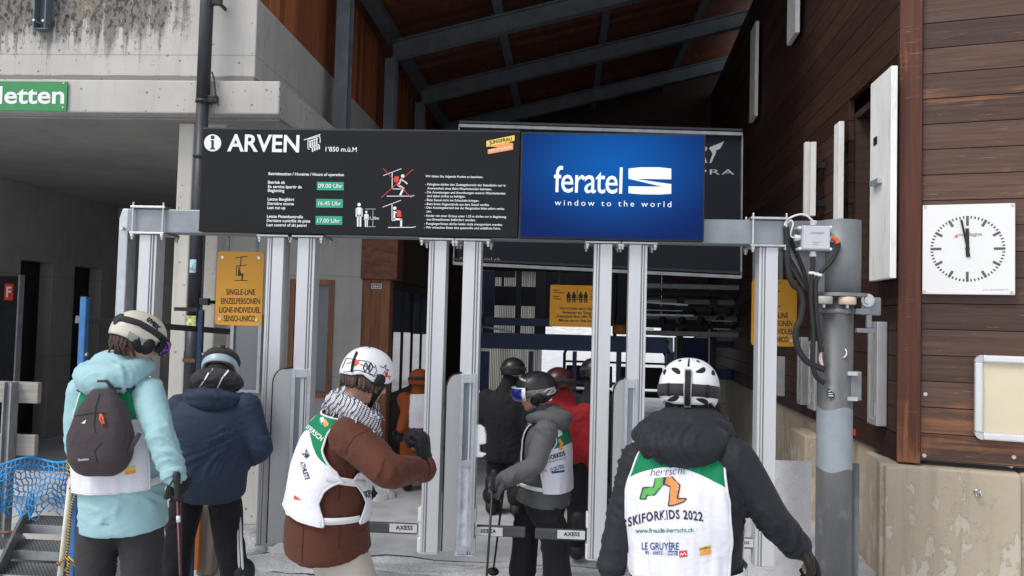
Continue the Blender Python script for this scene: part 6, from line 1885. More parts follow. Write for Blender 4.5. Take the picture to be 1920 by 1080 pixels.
q = MB(); dec.txt(q, 'uvex', (274, 600), (297, 620), cap=11, bold=.05, shear=.2); q.build('lettering', M['black_print'], h1)
q = MB(); q.smooth = True
for k in range(26):
    a = random.uniform(120, 200); s0 = H.p(a, 106, -.02); q.tube([s0, s0 + V3(random.uniform(-.02, .02), random.uniform(-.01, .02), -.05), s0 + V3(random.uniform(-.03, .03), random.uniform(-.01, .03), -.10)], [.012, .010, .004], 6)
q.build('hair', M['hair'], P1['root'])
dv = Decal(vs_)
q = MB(); dv.txt(q, '22', (227, 845), (240, 844), cap=10, bold=.05); q.build('lettering', M['black_print'], vs_[0])
q = MB(); dv.poly(q, [(233, 876), (254, 873), (254, 881), (234, 884)]); q.build('logo', M['yellow_print'], vs_[0])
q = MB(); dv.poly(q, [(234, 885), (254, 881), (255, 887), (235, 891)]); q.build('logo_band', M['orange_print'], vs_[0])
dj = Decal([P1['jacket']], .002)
q = MB(); dj.txt(q, 'WEDZE', (189, 984), (205, 984), bold=.0, space=1.3); q.build('lettering', M['board_edge'], P1['jacket'])
# rucksack
tB = .30
c0, Tn, R, F, a, b = T.frame(.60)
bk = thing('rucksack', T.pt(.28, -.1, .06), 'small dark grey rucksack with orange zip pull on the pale blue jacket', 'rucksack')
rc = fabric('rucksack_grey', (.060, .047, .052), .8, 380, .12)
pc0 = pd(186, 893, D - .24); pc1 = pd(194, 728, D - .20)
Tn = U_(pc1 - pc0); R = U_(T.R - Tn * np.dot(T.R, Tn)); F = np.cross(Tn, R)
Lb = np.linalg.norm(pc1 - pc0)
q = MB(); q.smooth = True; rows = []
for t in np.linspace(0, 1, 22):
    hw = np.interp(t, (0, .06, .2, .45, .7, .88, 1), (.07, .112, .142, .15, .125, .085, .05)); dp_ = np.interp(t, (0, .06, .2, .5, .8, 1), (.03, .07, .095, .092, .065, .03))
    cc = pc0 + Tn * t * Lb
    rows.append([cc + R * hw * math.copysign(abs(math.cos(a)) ** .7, math.cos(a)) - F * dp_ * math.copysign(abs(math.sin(a)) ** .8, math.sin(a)) for a in np.linspace(0, 2 * math.pi, 41)[:-1]])
q.grid(rows, True); k = len(q.v); q.f.append(tuple(range(40))); q.mi.append(0); q.sm.append(True); q.f.append(tuple(range(k - 40, k))[::-1]); q.mi.append(0); q.sm.append(True)
v, n, f = remesh(q, .009, 4); v = folds(v, n, .006, (9, 9, 6), 11)
bag = surf('bag', v, f, rc, bk)
db = Decal([bag], .003)
q = MB(); db.line(q, [(140, 781), (172, 775), (200, 775)], 1.6); q.build('seam', M['void'], bag)
q = MB(); db.line(q, [(188, 738), (180, 765), (177, 800), (180, 812)], 1.8); q.build('seam', M['void'], bag)
q = MB(); db.line(q, [(183, 868), (178, 845), (190, 830)], 1.4); q.build('seam', M['void'], bag)
q = MB(); db.txt(q, 'Quechua', (147, 864), (167, 862), bold=.01); db.poly(q, [(153, 794), (162, 787), (160, 794)]); q.build('lettering', M['white'], bag)
q = MB(); q.smooth = True; q.tube([db.pt(191, 777, .012), db.pt(196, 786, .016), db.pt(197, 795, .014), db.pt(194, 796, .012), db.pt(190, 786, .012), db.pt(191, 777, .012)], .0045, 8); q.build('zip_pull', flat('orange_pull', (.8, .12, .03)), bag)
q = MB(); q.smooth = True
for s in (-1, 1):
    A_ = [pc1 + R * s * .04 + F * .02, T.pt(.90, s * .75, .03), T.pt(.95, s * 1.35, .03), T.pt(.9, s * 2.2, .03)]
    q.tube(A_, .02, 8, True, .35, side=R)
q.tube([pc1 - R * .045, pc1 - R * .02 + Tn * .035 - F * .01, pc1 + R * .02 + Tn * .035 - F * .01, pc1 + R * .045], .008, 8)
q.build('shoulder_strap', rc, bk)
q = MB(); q.smooth = True; q.tube([pd(226, 880, D - .20), pd(243, 845, D - .26), pd(262, 812, D - .24)], .011, 8, True, .3, side=R); q.build('side_strap', rc, bk)
wR = arms['R'][2]
pole(pd(331, 885, D - .27), gz(pd(352, 1250, D - .35), .03), paint('pole_maroon', (.07, .018, .026), .35, .3, .5, 80), 'dark maroon ski pole with a white band held by the person in pale blue', None, (.2, M['plastic_white']))
pole(pd(340, 893, D - .15), gz(pd(338, 1240, D + .1), .03), paint('pole_black', (.02, .02, .022), .35, .3), 'black ski pole held beside the maroon one at the pale blue jacket')

# ---------------------------------------------------------------- 2. dark blue jacket
D = 4.75
hem, neck = pd(388, 922, D), pd(408, 735, D + .06)
T = Torso(hem, neck, -12, 1.03, .05, a=(.215, .218, .225, .235, .235, .20, .15, .11, .08), b=(.16, .16, .155, .16, .155, .13, .11, .095, .08))
hy, hp_ = -14, -38
head = pd(414, 698, D + .14)
arms = {'R': (pd(464, 762, D), pd(488, 838, D - .02), pd(454, 866, D + .12), U_(V3(-.7, .7, -.1))), 'L': (pd(336, 765, D), pd(322, 845, D), pd(350, 880, D + .15), U_(V3(.7, .6, -.1)))}
hc = pd(388, 912, D)
legs = {'R': (hc + T.R * .1, pd(428, 1010, D + .02), gz(pd(452, 1130, D), .1)), 'L': (hc - T.R * .1, pd(338, 1010, D), gz(pd(322, 1130, D), .1))}
navy = fabric('jacket_dark_blue', (.020, .034, .066), .7, 450, .15, .3)
P2 = person('person in a dark blue jacket with bowed head and pale blue helmet', T, head, dirf(hy, hp_), upf(hy, hp_), arms, legs, dict(jacket=navy, trousers=fabric('trousers_black', (.010, .010, .013), .8), glove=fabric('glove_dark', (.014, .014, .016), .7), hood=navy), dict(w=.165, back=.15, r=.045, lift=-.02, drop=.07), voxel=.012, seed=20, palms={'R': V3(0, -.3, -1), 'L': V3(0, -.3, -1)}, leg_r=.92)
q = MB(); q.smooth = True; c_, Tn, R, F, a, b = T.frame(.98)
q.ellip(c_ - F * .07 + Tn * .06, R * .155, F * .10, Tn * .075)
v, n, f = remesh(q, .011, 4); v = folds(v, n, .008, (10, 10, 14), 3)
lin = surf('hood_lining', v, f, fabric('hood_lining', (.045, .042, .050), .85, 300, .4), P2['root'])
dl = Decal([lin], .003); q = MB(); dl.line(q, [(399, 692), (391, 700), (384, 712), (374, 726)], 2.6); dl.line(q, [(428, 695), (416, 710), (407, 728)], 2.6); q.build('stripe', M['white'], lin)
H = Helmet(pd(414, 688, D + .14), dirf(hy, hp_), upf(hy, hp_), .110, .135, .118, brow=80, ear=112, nape=108)
h2 = H.shell().build('helmet', M['helmet_blue'], P2['root'])
H.band(95, 265, lambda q_: 80 - 6 * math.cos(math.radians(q_ - 180)), 26, .006).build('goggle_strap', M['goggle_strap'], h2)
q = H.patch(172, 62, 9, 12, 0, .010); q.build('strap_clip', M['void'], h2)
for ph, th in ((150, 45), (205, 45), (120, 52), (240, 52)): H.patch(ph, th, 4, 9, 0, .0015).build('vent', M['void'], h2)
q = MB(); q.smooth = True
for k in range(22):
    a = random.uniform(140, 220); s0 = H.p(a, 104, -.025); q.tube([s0, s0 + V3(random.uniform(-.01, .01), -.01, -.04), s0 + V3(random.uniform(-.02, .02), .0, -.07)], [.010, .010, .004], 6)
q = MB(); q.smooth = True; q.ellip(H.c - H.F * .03 - H.U * .07, H.R * .085, H.F * .08, H.U * .06); q.build('neck_warmer', M['void'], P2['root'])
for dx, lb in ((0, 'white ski pole nearer the grey post held by the person in dark blue'), (9, 'second white ski pole held by the person in dark blue')):
    pole(pd(441 + dx * .3, 868, D + .05), gz(pd(452 + dx, 1180, D - .1), .03), paint('pole_white', (.62, .63, .65), .35, .2), lb)

# ---------------------------------------------------------------- 3. brown jacket, scarf
D = 3.75
hem, neck = pd(614, 1024, D), pd(655, 772, D)
T = Torso(hem, neck, 58, .97, .035, a=(.235, .23, .215, .205, .205, .18, .14, .10, .08), b=(.20, .19, .17, .16, .15, .125, .105, .09, .08))
hy, hp_ = 46, -20
head = pd(690, 712, D)
arms = {'R': (pd(655, 820, D - .20), pd(728, 886, D - .32), pd(793, 878, D - .10), U_(V3(-.05, .12, .95))), 'L': (pd(622, 800, D + .2), pd(582, 880, D + .25), pd(640, 915, D + .3), U_(V3(.6, .5, 0)))}
hc = pd(622, 1000, D)
legs = {'R': (hc + T.R * .10 , gz(hc + T.R * .11 + T.F * .12, .52), gz(hc + T.R * .11 + T.F * .0, .1)), 'L': (hc - T.R * .10, gz(hc - T.R * .11 + T.F * .1, .52), gz(hc - T.R * .11, .1))}
brown = fabric('jacket_brown', (.095, .030, .017), .75, 420, .1, .25)
P3 = person('person in a brown jacket, grey scarf and white graffiti helmet raising a black glove', T, head, dirf(hy, hp_), upf(hy, hp_), arms, legs, dict(jacket=brown, trousers=fabric('trousers_beige', (.50, .44, .38), .8), glove=fabric('mitten_black', (.008, .008, .010), .6, 200)), None, seed=40, arm_r=1.12, palms={'R': V3(-.9, .1, .2), 'L': V3(0, 0, -1)}, glove_curl=80, glove_k=1.6, fold=.012, leg_r=1.08)
vs_ = vest(P3, [(.2, .232), (.32, .222), (.42, .200), (.50, .205), (.58, .222), (.64, .215), (.75, .165), (.85, .14), (.97, .12)], .30, .66, .15, off=.022, top=.955, seed=5, fedge=[(.2, .232), (.30, .222), (.42, .19), (.58, .22), (.64, .215), (.75, .165), (.97, .12)], hcurve=-.02, drape=.008)
q = MB(); q.smooth = True   # band that joins back and front under the arm
q.grid([[T.pt(.60 + dt - .03 * k / 7, a, .024) for k, a in enumerate(np.linspace(1.0, 2.1, 8))] for dt in (-.025, .025)])
q.build('side_band', M['vest_edge'], P3['root'], solid=.003)
H = Helmet(pd(688, 702, D), dirf(hy, hp_), upf(hy, hp_), .113, .128, .128, brow=84, ear=102, nape=104)
h3 = H.shell().build('helmet', M['helmet_white'], P3['root'])
dec = Decal([h3], .002)
q = MB()
for l in (((642, 690), (650, 672), (690, 678), (703, 690)), ((644, 698), (672, 694), (690, 700), (700, 706)), ((694, 684), (691, 700), (700, 703)), ((703, 684), (706, 695), (700, 706), (712, 702)), ((712, 686), (718, 690), (724, 684), (722, 692), (729, 694), (720, 697)), ((706, 700), (712, 712), (716, 704)), ((650, 683), (658, 679)), ((662, 687), (670, 684)), ((676, 683), (688, 688)), ((718, 700), (726, 698), (724, 706)), ((700, 712), (706, 716), (712, 712))): dec.line(q, l, 1.3)
for x in (686, 695): dec.line(q, [(x, 680), (x - 5, 690), (x - 2, 698), (x + 4, 688), (x, 680)], 2.2)
q.build('drawing', M['black_print'], h3)
q = MB(); dec.poly(q, [(660, 677), (674, 674), (673, 683), (660, 685)]); dec.line(q, [(720, 714), (724, 698), (731, 712)], 2.2); dec.line(q, [(717, 707), (734, 705)], 2.0); q.build('drawing_red', M['red'], h3)
q = MB(); q.smooth = True; q.tube([dec.pt(670, 662, .006), dec.pt(663, 680, .008), dec.pt(660, 698, .006)], .009, 8, True, .5); q.build('strap_clip', M['rubber'], h3)
H.patch(150, 25, 3, 3, 0, .002).build('vent', M['void'], h3)
q = MB(); q.smooth = True; q.tube([H.p(88, 100, -.01), H.p(80, 118, -.01), head + dirf(hy, hp_) * .05 - upf(hy, hp_) * .115 + T.R * .02], .009, 8, True, .4); q.tube([H.p(60, 98, -.008), H.p(66, 112, -.01), head + dirf(hy, hp_) * .05 - upf(hy, hp_) * .11 + T.R * .02], .009, 8, True, .4); q.build('chin_strap', M['rubber'], h3)
q = MB(); q.smooth = True; q.capsule([H.p(85, 97, -.02), H.p(92, 112, -.03)], [.035, .03], 12); q.build('ear_pad', M['void'], h3)
q = MB(); q.smooth = True
for k in range(60):
    a = random.uniform(90, 230); s0 = H.p(a, 100, -.018); q.tube([s0, s0 + V3(random.uniform(-.01, .01), random.uniform(-.01, .01), -.05), s0 + V3(random.uniform(-.02, .03), random.uniform(-.02, .02), -.065)], [.011, .010, .003], 6)
q.build('hair', M['hair'], P3['root'])
def scarf_mat():
    m, nt, b_ = base_mat('scarf_cloth', .9, 0, .1)
    v = mapping(nt, (1, 1, 1))
    wk = lambda dx, rz: nd(nt, 'ShaderNodeTexWave', {'Vector': nd(nt, 'ShaderNodeMapping', {'Vector': v, 'Rotation': rz}).outputs[0], 'Scale': 26.0, 'Distortion': 2.5, 'Detail': 1}, wave_type='BANDS').outputs['Fac']
    w1 = math_(nt, 'ABSOLUTE', math_(nt, 'SUBTRACT', wk(0, (.3, .6, .2)), wk(0, (1.2, .3, 1.4))))
    ck_ = noise_(nt, v, 60, 3)
    k = ramp(nt, math_(nt, 'ADD', math_(nt, 'MULTIPLY', w1, .6), math_(nt, 'MULTIPLY', ck_, .5)), .40, .56)
    nt.links.new(mixc(nt, k, (.07, .07, .09), (.66, .66, .70)), b_.inputs['Base Color'])
    bump(nt, b_, ck_, .6, .01); return m
sm_ = scarf_mat()
q = MB(); q.smooth = True
sp_ = [pd(622, 754, D + .12), pd(624, 752, D - .06), pd(648, 756, D - .15), pd(674, 772, D - .20), pd(692, 790, D - .19), pd(706, 812, D - .16)]
q.capsule(sp_, [.034, .042, .046, .048, .042, .026], 16, .7)
q.capsule([pd(622, 752, D + .15), pd(655, 740, D + .06), pd(660, 745, D + .12), pd(700, 768, D + .02), pd(704, 790, D - .08)], [.042, .044, .046, .042, .03], 16, .8)
q.capsule([pd(640, 765, D - .1), pd(668, 790, D - .2), pd(695, 800, D - .18)], [.036, .04, .036], 14, .7)
v, n, f = remesh(q, .009, 3); v = folds(v, n, .009, (10, 10, 10), 8, .5)
scf = surf('scarf', v, f, sm_, P3['root'])
q = MB(); q.smooth = True
for k in range(160):
    i = random.randrange(len(v))
    if np.dot(n[i], ray(660, 760)) > .2 or n[i][2] > -.1: continue
    p_ = v[i]; q.tube([p_, p_ + n[i] * .012 + V3(0, 0, -.006), p_ + n[i] * .014 + V3(random.uniform(-.008, .008), 0, -.024)], [.005, .0045, .002], 5)
q.build('fringe', sm_, scf)
dv = Decal(vs_)
q = MB(); dv.txt(q, 'HERRSCHT', (570, 800), (607, 832), cap=9, bold=.02); q.build('lettering', M['white'], vs_[0])
q = MB(); dv.txt(q, 'TEAM', (566, 848), (574, 860), cap=10, bold=.03); dv.txt(q, 'ATHLETE', (563, 866), (574, 900), cap=8, bold=.03); dv.txt(q, 'SKIFORKIDS', (683, 934), (720, 925), cap=12, bold=.04); dv.line(q, [(685, 945), (702, 941)], 1.2); q.build('lettering', M['black_print'], vs_[0])
q = MB(); dv.poly(q, [(553, 928), (567, 938), (552, 936)]); q.build('logo', M['red'], vs_[0])
q = MB(); dv.txt(q, 'HENNIEZ', (663, 966), (683, 962), bold=.02); q.build('logo', M['red'], vs_[0])
q = MB(); dv.poly(q, [(606, 790), (611, 786), (613, 796), (617, 795), (616, 799), (609, 801)]); q.build('logo', M['orange_print'], vs_[0])
q = MB(); dv.poly(q, [(601, 784), (607, 782), (609, 790), (603, 794)]); q.build('logo', M['white'], vs_[0])
q = MB(); dv.line(q, [(600, 785), (602, 796), (608, 797)], 2.2); q.build('logo', M['green_tag'], vs_[0])
dj = Decal([P3['jacket']], .002); sbm = fabric('seam_brown', (.05, .016, .01), .8)
for l_ in ([(646, 872), (650, 842), (664, 820), (690, 806)], [(700, 905), (716, 880), (722, 858)], [(571, 965), (568, 1010), (566, 1055)], [(638, 965), (637, 1010), (634, 1030)], [(641, 895), (634, 940)]):
    q = MB(); dj.line(q, l_, 1.5); q.build('seam', sbm, P3['jacket'])

# ---------------------------------------------------------------- 4. grey jacket in the gate
D = 5.3
hem, neck = pd(1018, 940, D), pd(1022, 782, D)
T = Torso(hem, neck, -70, .88, .02, a=(.225, .22, .205, .20, .20, .175, .14, .105, .08), b=(.19, .18, .165, .16, .15, .13, .11, .095, .08))
hy, hp_ = -100, -4
head = pd(1003, 740, D)
arms = {'L': (pd(1022, 812, D - .19), pd(1004, 872, D - .26), pd(948, 898, D - .28), U_(V3(-.75, -.1, -.35))), 'R': (pd(1006, 812, D + .18), pd(985, 872, D + .18), pd(942, 905, D + .05), U_(V3(-.8, -.2, -.3)))}
hc = pd(1016, 930, D)
legs = {'L': (hc - T.R * .085 + V3(.0, 0, 0), gz(pd(1040, 1040, D - .12), .5), gz(pd(1045, 1120, D - .12), .1)), 'R': (hc + T.R * .085, gz(pd(986, 1040, D + .05), .5), gz(pd(978, 1120, D + .05), .1))}
greyj = fabric('jacket_grey', (.105, .105, .108), .75, 420, .12, .25)
P4 = person('person in a grey jacket and black helmet with blue goggles facing left in the gate', T, head, dirf(hy, hp_), upf(hy, hp_), arms, legs, dict(jacket=greyj, trousers=fabric('trousers_black2', (.012, .012, .015), .8), glove=fabric('glove_grey', (.085, .085, .09), .7, 300, .5)), dict(w=.125, back=.13, r=.055, lift=.025, drop=.05), voxel=.010, seed=60, arm_r=.92, palms={'L': V3(.2, .3, -1), 'R': V3(.2, -.3, -1)}, glove_curl=70, hk=.98, fold=.009)
vs_ = vest(P4, [(.2, .20), (.42, .195), (.58, .18), (.66, .165), (.75, .13), (.97, .11)], .20, .68, .02, off=.018, top=.955, seed=9, fedge=[(.2, .16), (.42, .15), (.62, .12), (.97, .11)], bands=True)
H = Helmet(pd(1006, 731, D), dirf(hy, hp_), upf(hy, hp_), .108, .140, .125, brow=80, ear=112, nape=108)
h4 = H.shell().build('helmet', M['helmet_black'], P4['root'])
H.band(-140, -48, lambda q_: np.interp(q_, (-140, -90, -48), (90, 95, 98)), 17, .007).build('goggle_strap', paint('strap_taupe', (.14, .115, .11), .7, 0, .4, 40), h4)
q = MB(); dec = Decal([h4], .012); dec.line(q, [(1018, 735), (1026, 730), (1034, 728), (1040, 732), (1034, 737), (1024, 740), (1034, 731)], 2.0); q.build('strap_logo', M['plastic_grey'], h4)
dec = Decal([h4], .002); q = MB(); dec.txt(q, 'GIRO', (974, 711), (985, 716), bold=.05); q.build('lettering', M['plastic_white'], h4)
for ph, th in ((-60, 42), (-95, 40), (-130, 45)): H.patch(ph, th, 3.5, 8, 0, .0015).build('vent', M['void'], h4)
for w_, o_, nm, mt in ((1, .026, 'goggle_frame', M['plastic_white']), (.84, .033, 'goggle_lens', lens_mat('lens_blue', (.03, .05, .40), (.12, .10, .55)))):
    q = MB(); q.smooth = True
    ph = np.linspace(-58 * w_, 58 * w_, 30); cth = 97
    q.grid([[H.p(x, cth - 16 * w_ - 1, -.012) for x in ph], [H.p(x, cth - 16 * w_, o_ * (1 - .25 * (x / 62) ** 2)) for x in ph], [H.p(x, cth, (o_ + .006) * (1 - .25 * (x / 62) ** 2)) for x in ph], [H.p(x, cth + 15 * w_ * (1 - .25 * math.exp(-(x / 12) ** 2)), o_ * (1 - .25 * (x / 62) ** 2)) for x in ph], [H.p(x, cth + 15 * w_ + 1, -.012) for x in ph]])
    q.build(nm, mt, P4['root'])
q = MB(); q.smooth = True; q.capsule([H.p(-88, 108, -.012), H.p(-80, 126, -.02)], [.038, .034], 12); q.capsule([H.p(-120, 108, -.02), H.p(-105, 124, -.03)], [.03, .03], 12); q.capsule([pd(1000, 772, D - .1), pd(985, 778, D - .06), pd(982, 790, D - .06)], [.02, .016, .012], 10); q.build('chin_strap', M['void'], h4)
q = MB(); e_ = lambda f_, r_, u_: head + dirf(hy, hp_) * f_ + np.cross(dirf(hy, hp_), upf(hy, hp_)) * r_ + upf(hy, hp_) * u_
q.smooth = True; q.ellip(e_(.083, 0, -.0585), np.cross(dirf(hy, hp_), upf(hy, hp_)) * .021, dirf(hy, hp_) * .008, upf(hy, hp_) * .0085); q.build('lips', paint('lips', (.40, .13, .11), .5), P4['body'])
dv = Decal(vs_, .003)
q = MB(); dv.txt(q, 'SKIFORKIDS', (1020, 866), (1060, 853), cap=8, bold=.04); q.build('lettering', M['black_print'], vs_[0])
q = MB(); dv.txt(q, 'www.freude-herrscht.ch', (1022, 868 + 2), (1060, 860), cap=4, bold=.01); q.build('lettering', M['steel_blue'], vs_[0])
q = MB(); dv.txt(q, 'LE GRUY\u00c8RE', (1033, 885), (1058, 877), cap=7, bold=.02); dv.poly(q, [(1034, 884), (1058, 881), (1058, 885), (1034, 888)]); q.build('lettering', flat('print_navy', (.02, .05, .20)), vs_[0])
q = MB(); dv.txt(q, 'CHEVAL', (1008, 889), (1027, 884), cap=5, bold=.0); q.build('lettering', M['red'], vs_[0])
q = MB(); dv.poly(q, [(1046, 825), (1050, 822), (1056, 832), (1053, 839), (1056, 842), (1049, 845), (1047, 840), (1050, 833)]); q.build('logo', M['orange_print'], vs_[0])
q = MB(); dv.poly(q, [(1043, 798), (1050, 795), (1054, 815), (1046, 820)]); q.build('logo', M['white'], vs_[0])
pole(pd(926, 880, D - .36), gz(pd(908, 1130, D - .42), .03), paint('pole_black2', (.02, .02, .022), .35, .3), 'black ski pole standing upright in the grey glove, nearer the gate post')
pole(pd(948, 885, D - .02), gz(pd(925, 1022, D + .35), .03), paint('pole_black3', (.02, .02, .022), .35, .3), 'black ski pole slanting behind the upright one at the grey jacket')

# ---------------------------------------------------------------- 5. black jacket, back view
D = 3.1
hem, neck = pd(1288, 1165, D), pd(1290, 818, D + .03)
T = Torso(hem, neck, 25, 1.0, .03, a=(.225, .215, .212, .225, .232, .205, .15, .11, .08), b=(.165, .16, .15, .155, .15, .13, .11, .095, .08))
hy, hp_ = 11, -8
head = pd(1292, 735, D + .08)
arms = {'R': (pd(1376, 862, D - .1), pd(1443, 965, D - .12), pd(1490, 1020, D - .06), U_(V3(.66, .1, -.62))), 'L': (pd(1200, 866, D + .09), pd(1168, 975, D + .05), pd(1146, 1062, D + .02), U_(V3(-.1, .4, -.9)))}
hc = pd(1288, 1110, D)
legs = {'R': (hc + T.R * .11, gz(hc + T.R * .13 + T.F * .08, .5), gz(hc + T.R * .14, .1)), 'L': (hc - T.R * .11, gz(hc - T.R * .13 + T.F * .08, .5), gz(hc - T.R * .14, .1))}
def hood5(q):
    R_, F_, U3 = dirf(102), dirf(12), V3(0, 0, 1)
    q.ellip(pd(1282, 826, D - .05), R_ * .172, F_ * .14, U_(V3(0, .25, 1)) * .092)
    q.ellip(pd(1290, 798, D + .02), R_ * .140, F_ * .14, U3 * .085)
    q.ellip(pd(1284, 850, D - .09), R_ * .125, F_ * .08, U3 * .058)
    q.capsule([pd(1222, 845, D - .02), pd(1205, 815, D + .0), pd(1236, 783, D + .06)], [.035, .04, .03], 14)
    q.capsule([pd(1345, 850, D - .04), pd(1360, 815, D - .02), pd(1346, 786, D + .06)], [.03, .034, .03], 14)
blk = fabric('jacket_black', (.017, .019, .026), .7, 450, .15, .3)
P5 = person('person in a black hooded jacket and white vented helmet seen from behind', T, head, dirf(hy, hp_), upf(hy, hp_), arms, legs, dict(jacket=blk, trousers=fabric('trousers_black3', (.012, .012, .014), .8), glove=fabric('glove_brownblack', (.020, .016, .015), .65, 300)), hood5, voxel=.010, seed=80, arm_r=1.0, palms={'R': V3(-.4, 0, -.9), 'L': V3(.9, 0, 0)}, glove_curl=45, fold=.008)
vs_ = vest(P5, [(.2, .185), (.36, .195), (.50, .20), (.60, .195), (.70, .195), (.80, .178), (.90, .165), (.97, .14)], .285, .765, .075, off=.020, top=.95, seed=12, hcurve=.0, drape=.012)
H = Helmet(pd(1292, 728, D + .08), dirf(hy, hp_), upf(hy, hp_), .1185, .143, .120, brow=82, ear=122, nape=123)
h5 = H.shell().build('helmet', M['helmet_white'], P5['root'])
H.band(75, 285, 97, 19, .005, 60).build('goggle_strap', M['goggle_strap'], h5)
for a in (145, 215): H.band(a - 2.5, a + 2.5, 97, 20, .009, 8).build('strap_buckle', M['void'], h5)
q = H.band(174.5, 185.5, 94, 64, .012, 8); q.build('clip_rim', paint('clip_grey', (.45, .45, .46), .35, .2), h5)
q = H.band(176.3, 183.7, 94, 56, .016, 8); q.build('clip', M['void'], h5)
H.band(178.2, 181.8, 38, 30, .002, 4).build('vent', M['void'], h5)
for s in (-1, 1):
    H.patch(180 + s * 26, 61, 14, 5.5, -s * 30, .0016).build('vent', M['void'], h5)
    H.patch(180 + s * 60, 63, 10, 5.5, -s * 32, .0016).build('vent', M['void'], h5)
    H.patch(180 + s * 30, 114, 16, 5, s * 16, .0016).build('vent', M['void'], h5)
    H.patch(180 + s * 28, 34, 3.2, 5, -s * 10, .0016).build('vent', M['void'], h5)
q = MB(); q.smooth = True
for k in range(26):
    p_ = pd(1340 + random.uniform(-4, 6), 762 + random.uniform(-6, 8), D + .1)
    q.tube([p_, p_ + V3(random.uniform(0, .03), 0, random.uniform(-.03, .02)), p_ + V3(random.uniform(.01, .045), random.uniform(-.02, .02), random.uniform(-.06, .0))], .0012, 4)
q.build('hair', M['hair'], P5['root'])
dv = Decal(vs_, .0032)
q = MB(); dv.txt(q, 'herrscht', (1220, 893), (1287, 889), cap=15, bold=-.012, shear=.35); q.build('lettering', flat('print_ink', (.06, .06, .14)), vs_[0])
K = lambda x, y: (1090 + x / 2.572, 660 + y / 2.572)
OUT = [K(284, 708), (K(298, 653)), K(350, 651), K(358, 608), K(405, 604), K(398, 640), K(375, 664), K(352, 690), K(318, 690), K(312, 708)]
OUT2 = [K(400, 604), K(436, 600), K(474, 642), K(470, 668), K(463, 706), K(508, 706), K(500, 720), K(450, 738), K(420, 742), K(424, 716), K(430, 650), K(398, 636)]
gr = lambda c: fabric('print_%d' % random.randrange(999), c, .8, 500, .25)
q = MB(); dv.poly(q, OUT); q.build('logo_leg', gr((.12, .42, .10)), vs_[0])
q = MB(); dv.poly(q, OUT2); q.build('logo_leg', gr((.72, .30, .09)), vs_[0])
q = MB(); dv.line(q, OUT[4:] + OUT[:4], 2.2, .0042); dv.line(q, OUT2[1:] + OUT2[:1], 2.2, .0042); q.build('logo_outline', flat('print_ink2', (.03, .03, .08)), vs_[0])
q = MB(); dv.txt(q, 'SKIFORKIDS 2022', (1179, 987), (1318, 977), cap=16, bold=.03, arc=9, space=1.12); q.build('lettering', flat('print_ink3', (.025, .025, .06)), vs_[0])
q = MB(); dv.txt(q, 'www.freude-herrscht.ch', (1192, 999), (1300, 997.5), cap=8.5, bold=.012); q.build('lettering', flat('print_green', (.03, .20, .12)), vs_[0])
q = MB(); dv.txt(q, 'LE GRUY\u00c8RE', (1204, 1030), (1273, 1030.5), cap=13, bold=.015); pn = flat('print_navy2', (.02, .06, .26)); dv.poly(q, [(1211, 1030 + 2.5), (1271, 1032.5), (1271, 1041), (1211, 1038)]); q.build('lettering', pn, vs_[0])
q = MB(); dv.off = .0046; dv.txt(q, 'SWITZERLAND', (1214, 1037.4), (1269, 1039.6), cap=5, bold=.02); q.build('lettering', M['vest_white'], vs_[0]); dv.off = .0032
q = MB(); dv.poly(q, [(1273, 1033), (1288, 1031), (1289, 1043), (1274, 1045)]); q.build('logo', M['red'], vs_[0])
q = MB(); dv.line(q, [(1276, 1041), (1278, 1036), (1281, 1040), (1284, 1035), (1287, 1040)], 1.4, .0045); q.build('logo_mark', M['vest_white'], vs_[0])
q = MB(); dv.poly(q, [(1310, 1026), (1333, 1021), (1333, 1028), (1311, 1033)]); q.build('logo', M['yellow_print'], vs_[0])
q = MB(); dv.poly(q, [(1313, 1034), (1328, 1029), (1334, 1032), (1333, 1038), (1312, 1042)]); q.build('logo_band', M['orange_print'], vs_[0])
q = MB(); dv.off = .0045; dv.txt(q, 'JUNGFRAU', (1312, 1031), (1332, 1026.5), cap=3.5, bold=.03); q.build('lettering', M['black_print'], vs_[0])
# wrist strap on the right glove
dg_ = Decal([P5['gloveR']], .002)
q = MB(); q.smooth = True; wv = arms['R'][2]; dR = arms['R'][3]; sx_ = U_(np.cross(dR, (0, 1, 0))); sy_ = np.cross(dR, sx_)
q.grid([[wv + dR * o_ + sx_ * .051 * math.cos(a) + sy_ * .047 * math.sin(a) for a in np.linspace(0, 2 * math.pi, 25)] for o_ in (-.005, .022)]); q.build('glove_strap', M['void'], P5['gloveR'], solid=.003)

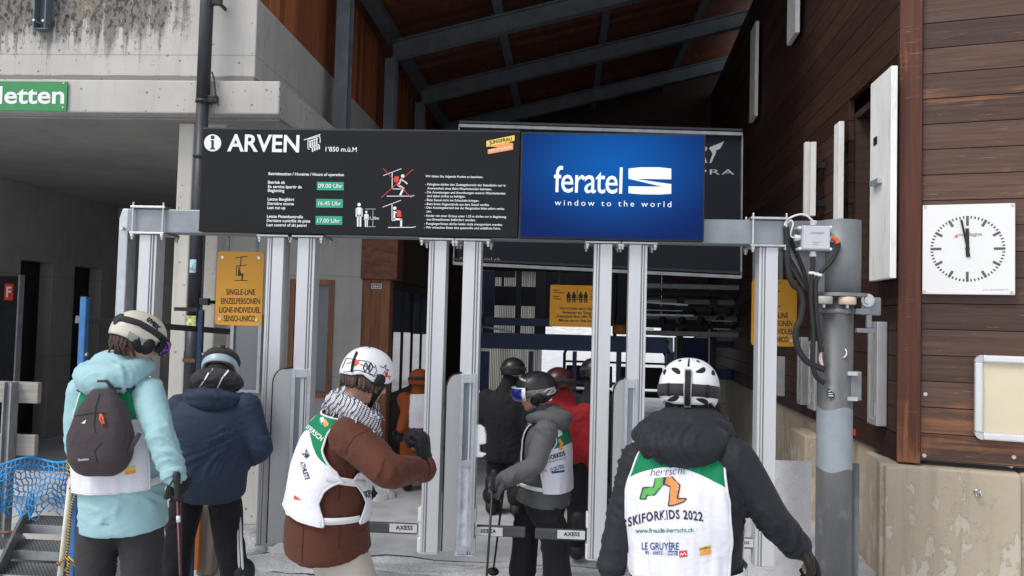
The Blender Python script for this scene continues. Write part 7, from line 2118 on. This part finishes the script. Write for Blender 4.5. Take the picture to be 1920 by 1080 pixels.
# ---------------------------------------------------------------- people inside the hall
def simple(label, px, D, y_head, y_neck, y_hem, yaw, jm, tm, hm, w=1.0, arms_px=None, head_dx=0, pitch=-5, hyaw=None, hel=True):
    hem, neck = pd(px, y_hem, D), pd(px, y_neck, D)
    T = Torso(hem, neck, yaw, w, .03); hy = hyaw if hyaw is not None else yaw
    k = 1500 / D
    head = pd(px + head_dx, y_head, D)
    A = {}
    for s, sg in (('R', 1), ('L', -1)):
        sh = T.frame(.86)[0] + T.R * sg * .18 * w
        if arms_px and s in arms_px: el, wr = [pd(x, y, D + d) for x, y, d in arms_px[s]]
        else: el = sh + T.R * sg * .06 + V3(0, 0, -.27) - T.F * .04; wr = el + T.F * .14 + V3(0, 0, -.2)
        A[s] = (sh, el, wr, U_(wr - el))
    hc = hem + V3(0, 0, .06); zk = hc[2] * .5
    L = {s: (hc + T.R * sg * .09, gz(hc + T.R * sg * .1 + T.F * .05, zk), gz(hc + T.R * sg * .12, .1)) for s, sg in (('R', 1), ('L', -1))}
    J = person(label, T, head, dirf(hy, pitch), upf(hy, pitch), A, L, dict(jacket=jm, trousers=tm, glove=M['void']), voxel=.018, seed=px, hk=.98, collar=.075, collar_h=.7)
    if hel:
        Hh = Helmet(head + upf(hy, pitch) * .02, dirf(hy, pitch), upf(hy, pitch)); ho = Hh.shell(40, 14).build('helmet', hm, J['root'])
        Hh.band(60, 300, 84, 14, .005).build('goggle_strap', M['goggle_strap'], ho)
    return J
dk = fabric('jacket_night', (.012, .012, .015), .8)
tk = fabric('trousers_night', (.010, .010, .012), .8)
simple('person in black with a hooded head waiting inside the hall behind the gate', 948, 7.6, 698, 728, 858, 10, dk, tk, M['helmet_black'], 1.0, head_dx=14)
simple('person in a red jacket and dark maroon helmet just behind the grey jacket', 1060, 6.3, 722, 758, 856, 20, fabric('jacket_red', (.30, .013, .017), .7), tk, paint('helmet_maroon', (.05, .010, .014), .35), .92, head_dx=-12)
simple('person in black standing beside the gate post right of the red jacket', 1112, 7.4, 700, 738, 850, -10, dk, tk, M['helmet_black'], 1.0)
J = simple('person in an orange jacket and pale bib leaning by the glazed cabin', 786, 8.6, 716, 738, 812, -20, fabric('jacket_orange', (.26, .055, .011), .7), fabric('trousers_orange', (.28, .055, .012), .8), fabric('hood_orange', (.3, .06, .012)), .9, arms_px={'L': ((764, 770, -.1), (752, 806, -.2))})
vs_ = vest(J, [(.2, .13), (.6, .13), (.97, .11)], .25, .95, 0, off=.02, seed=30)
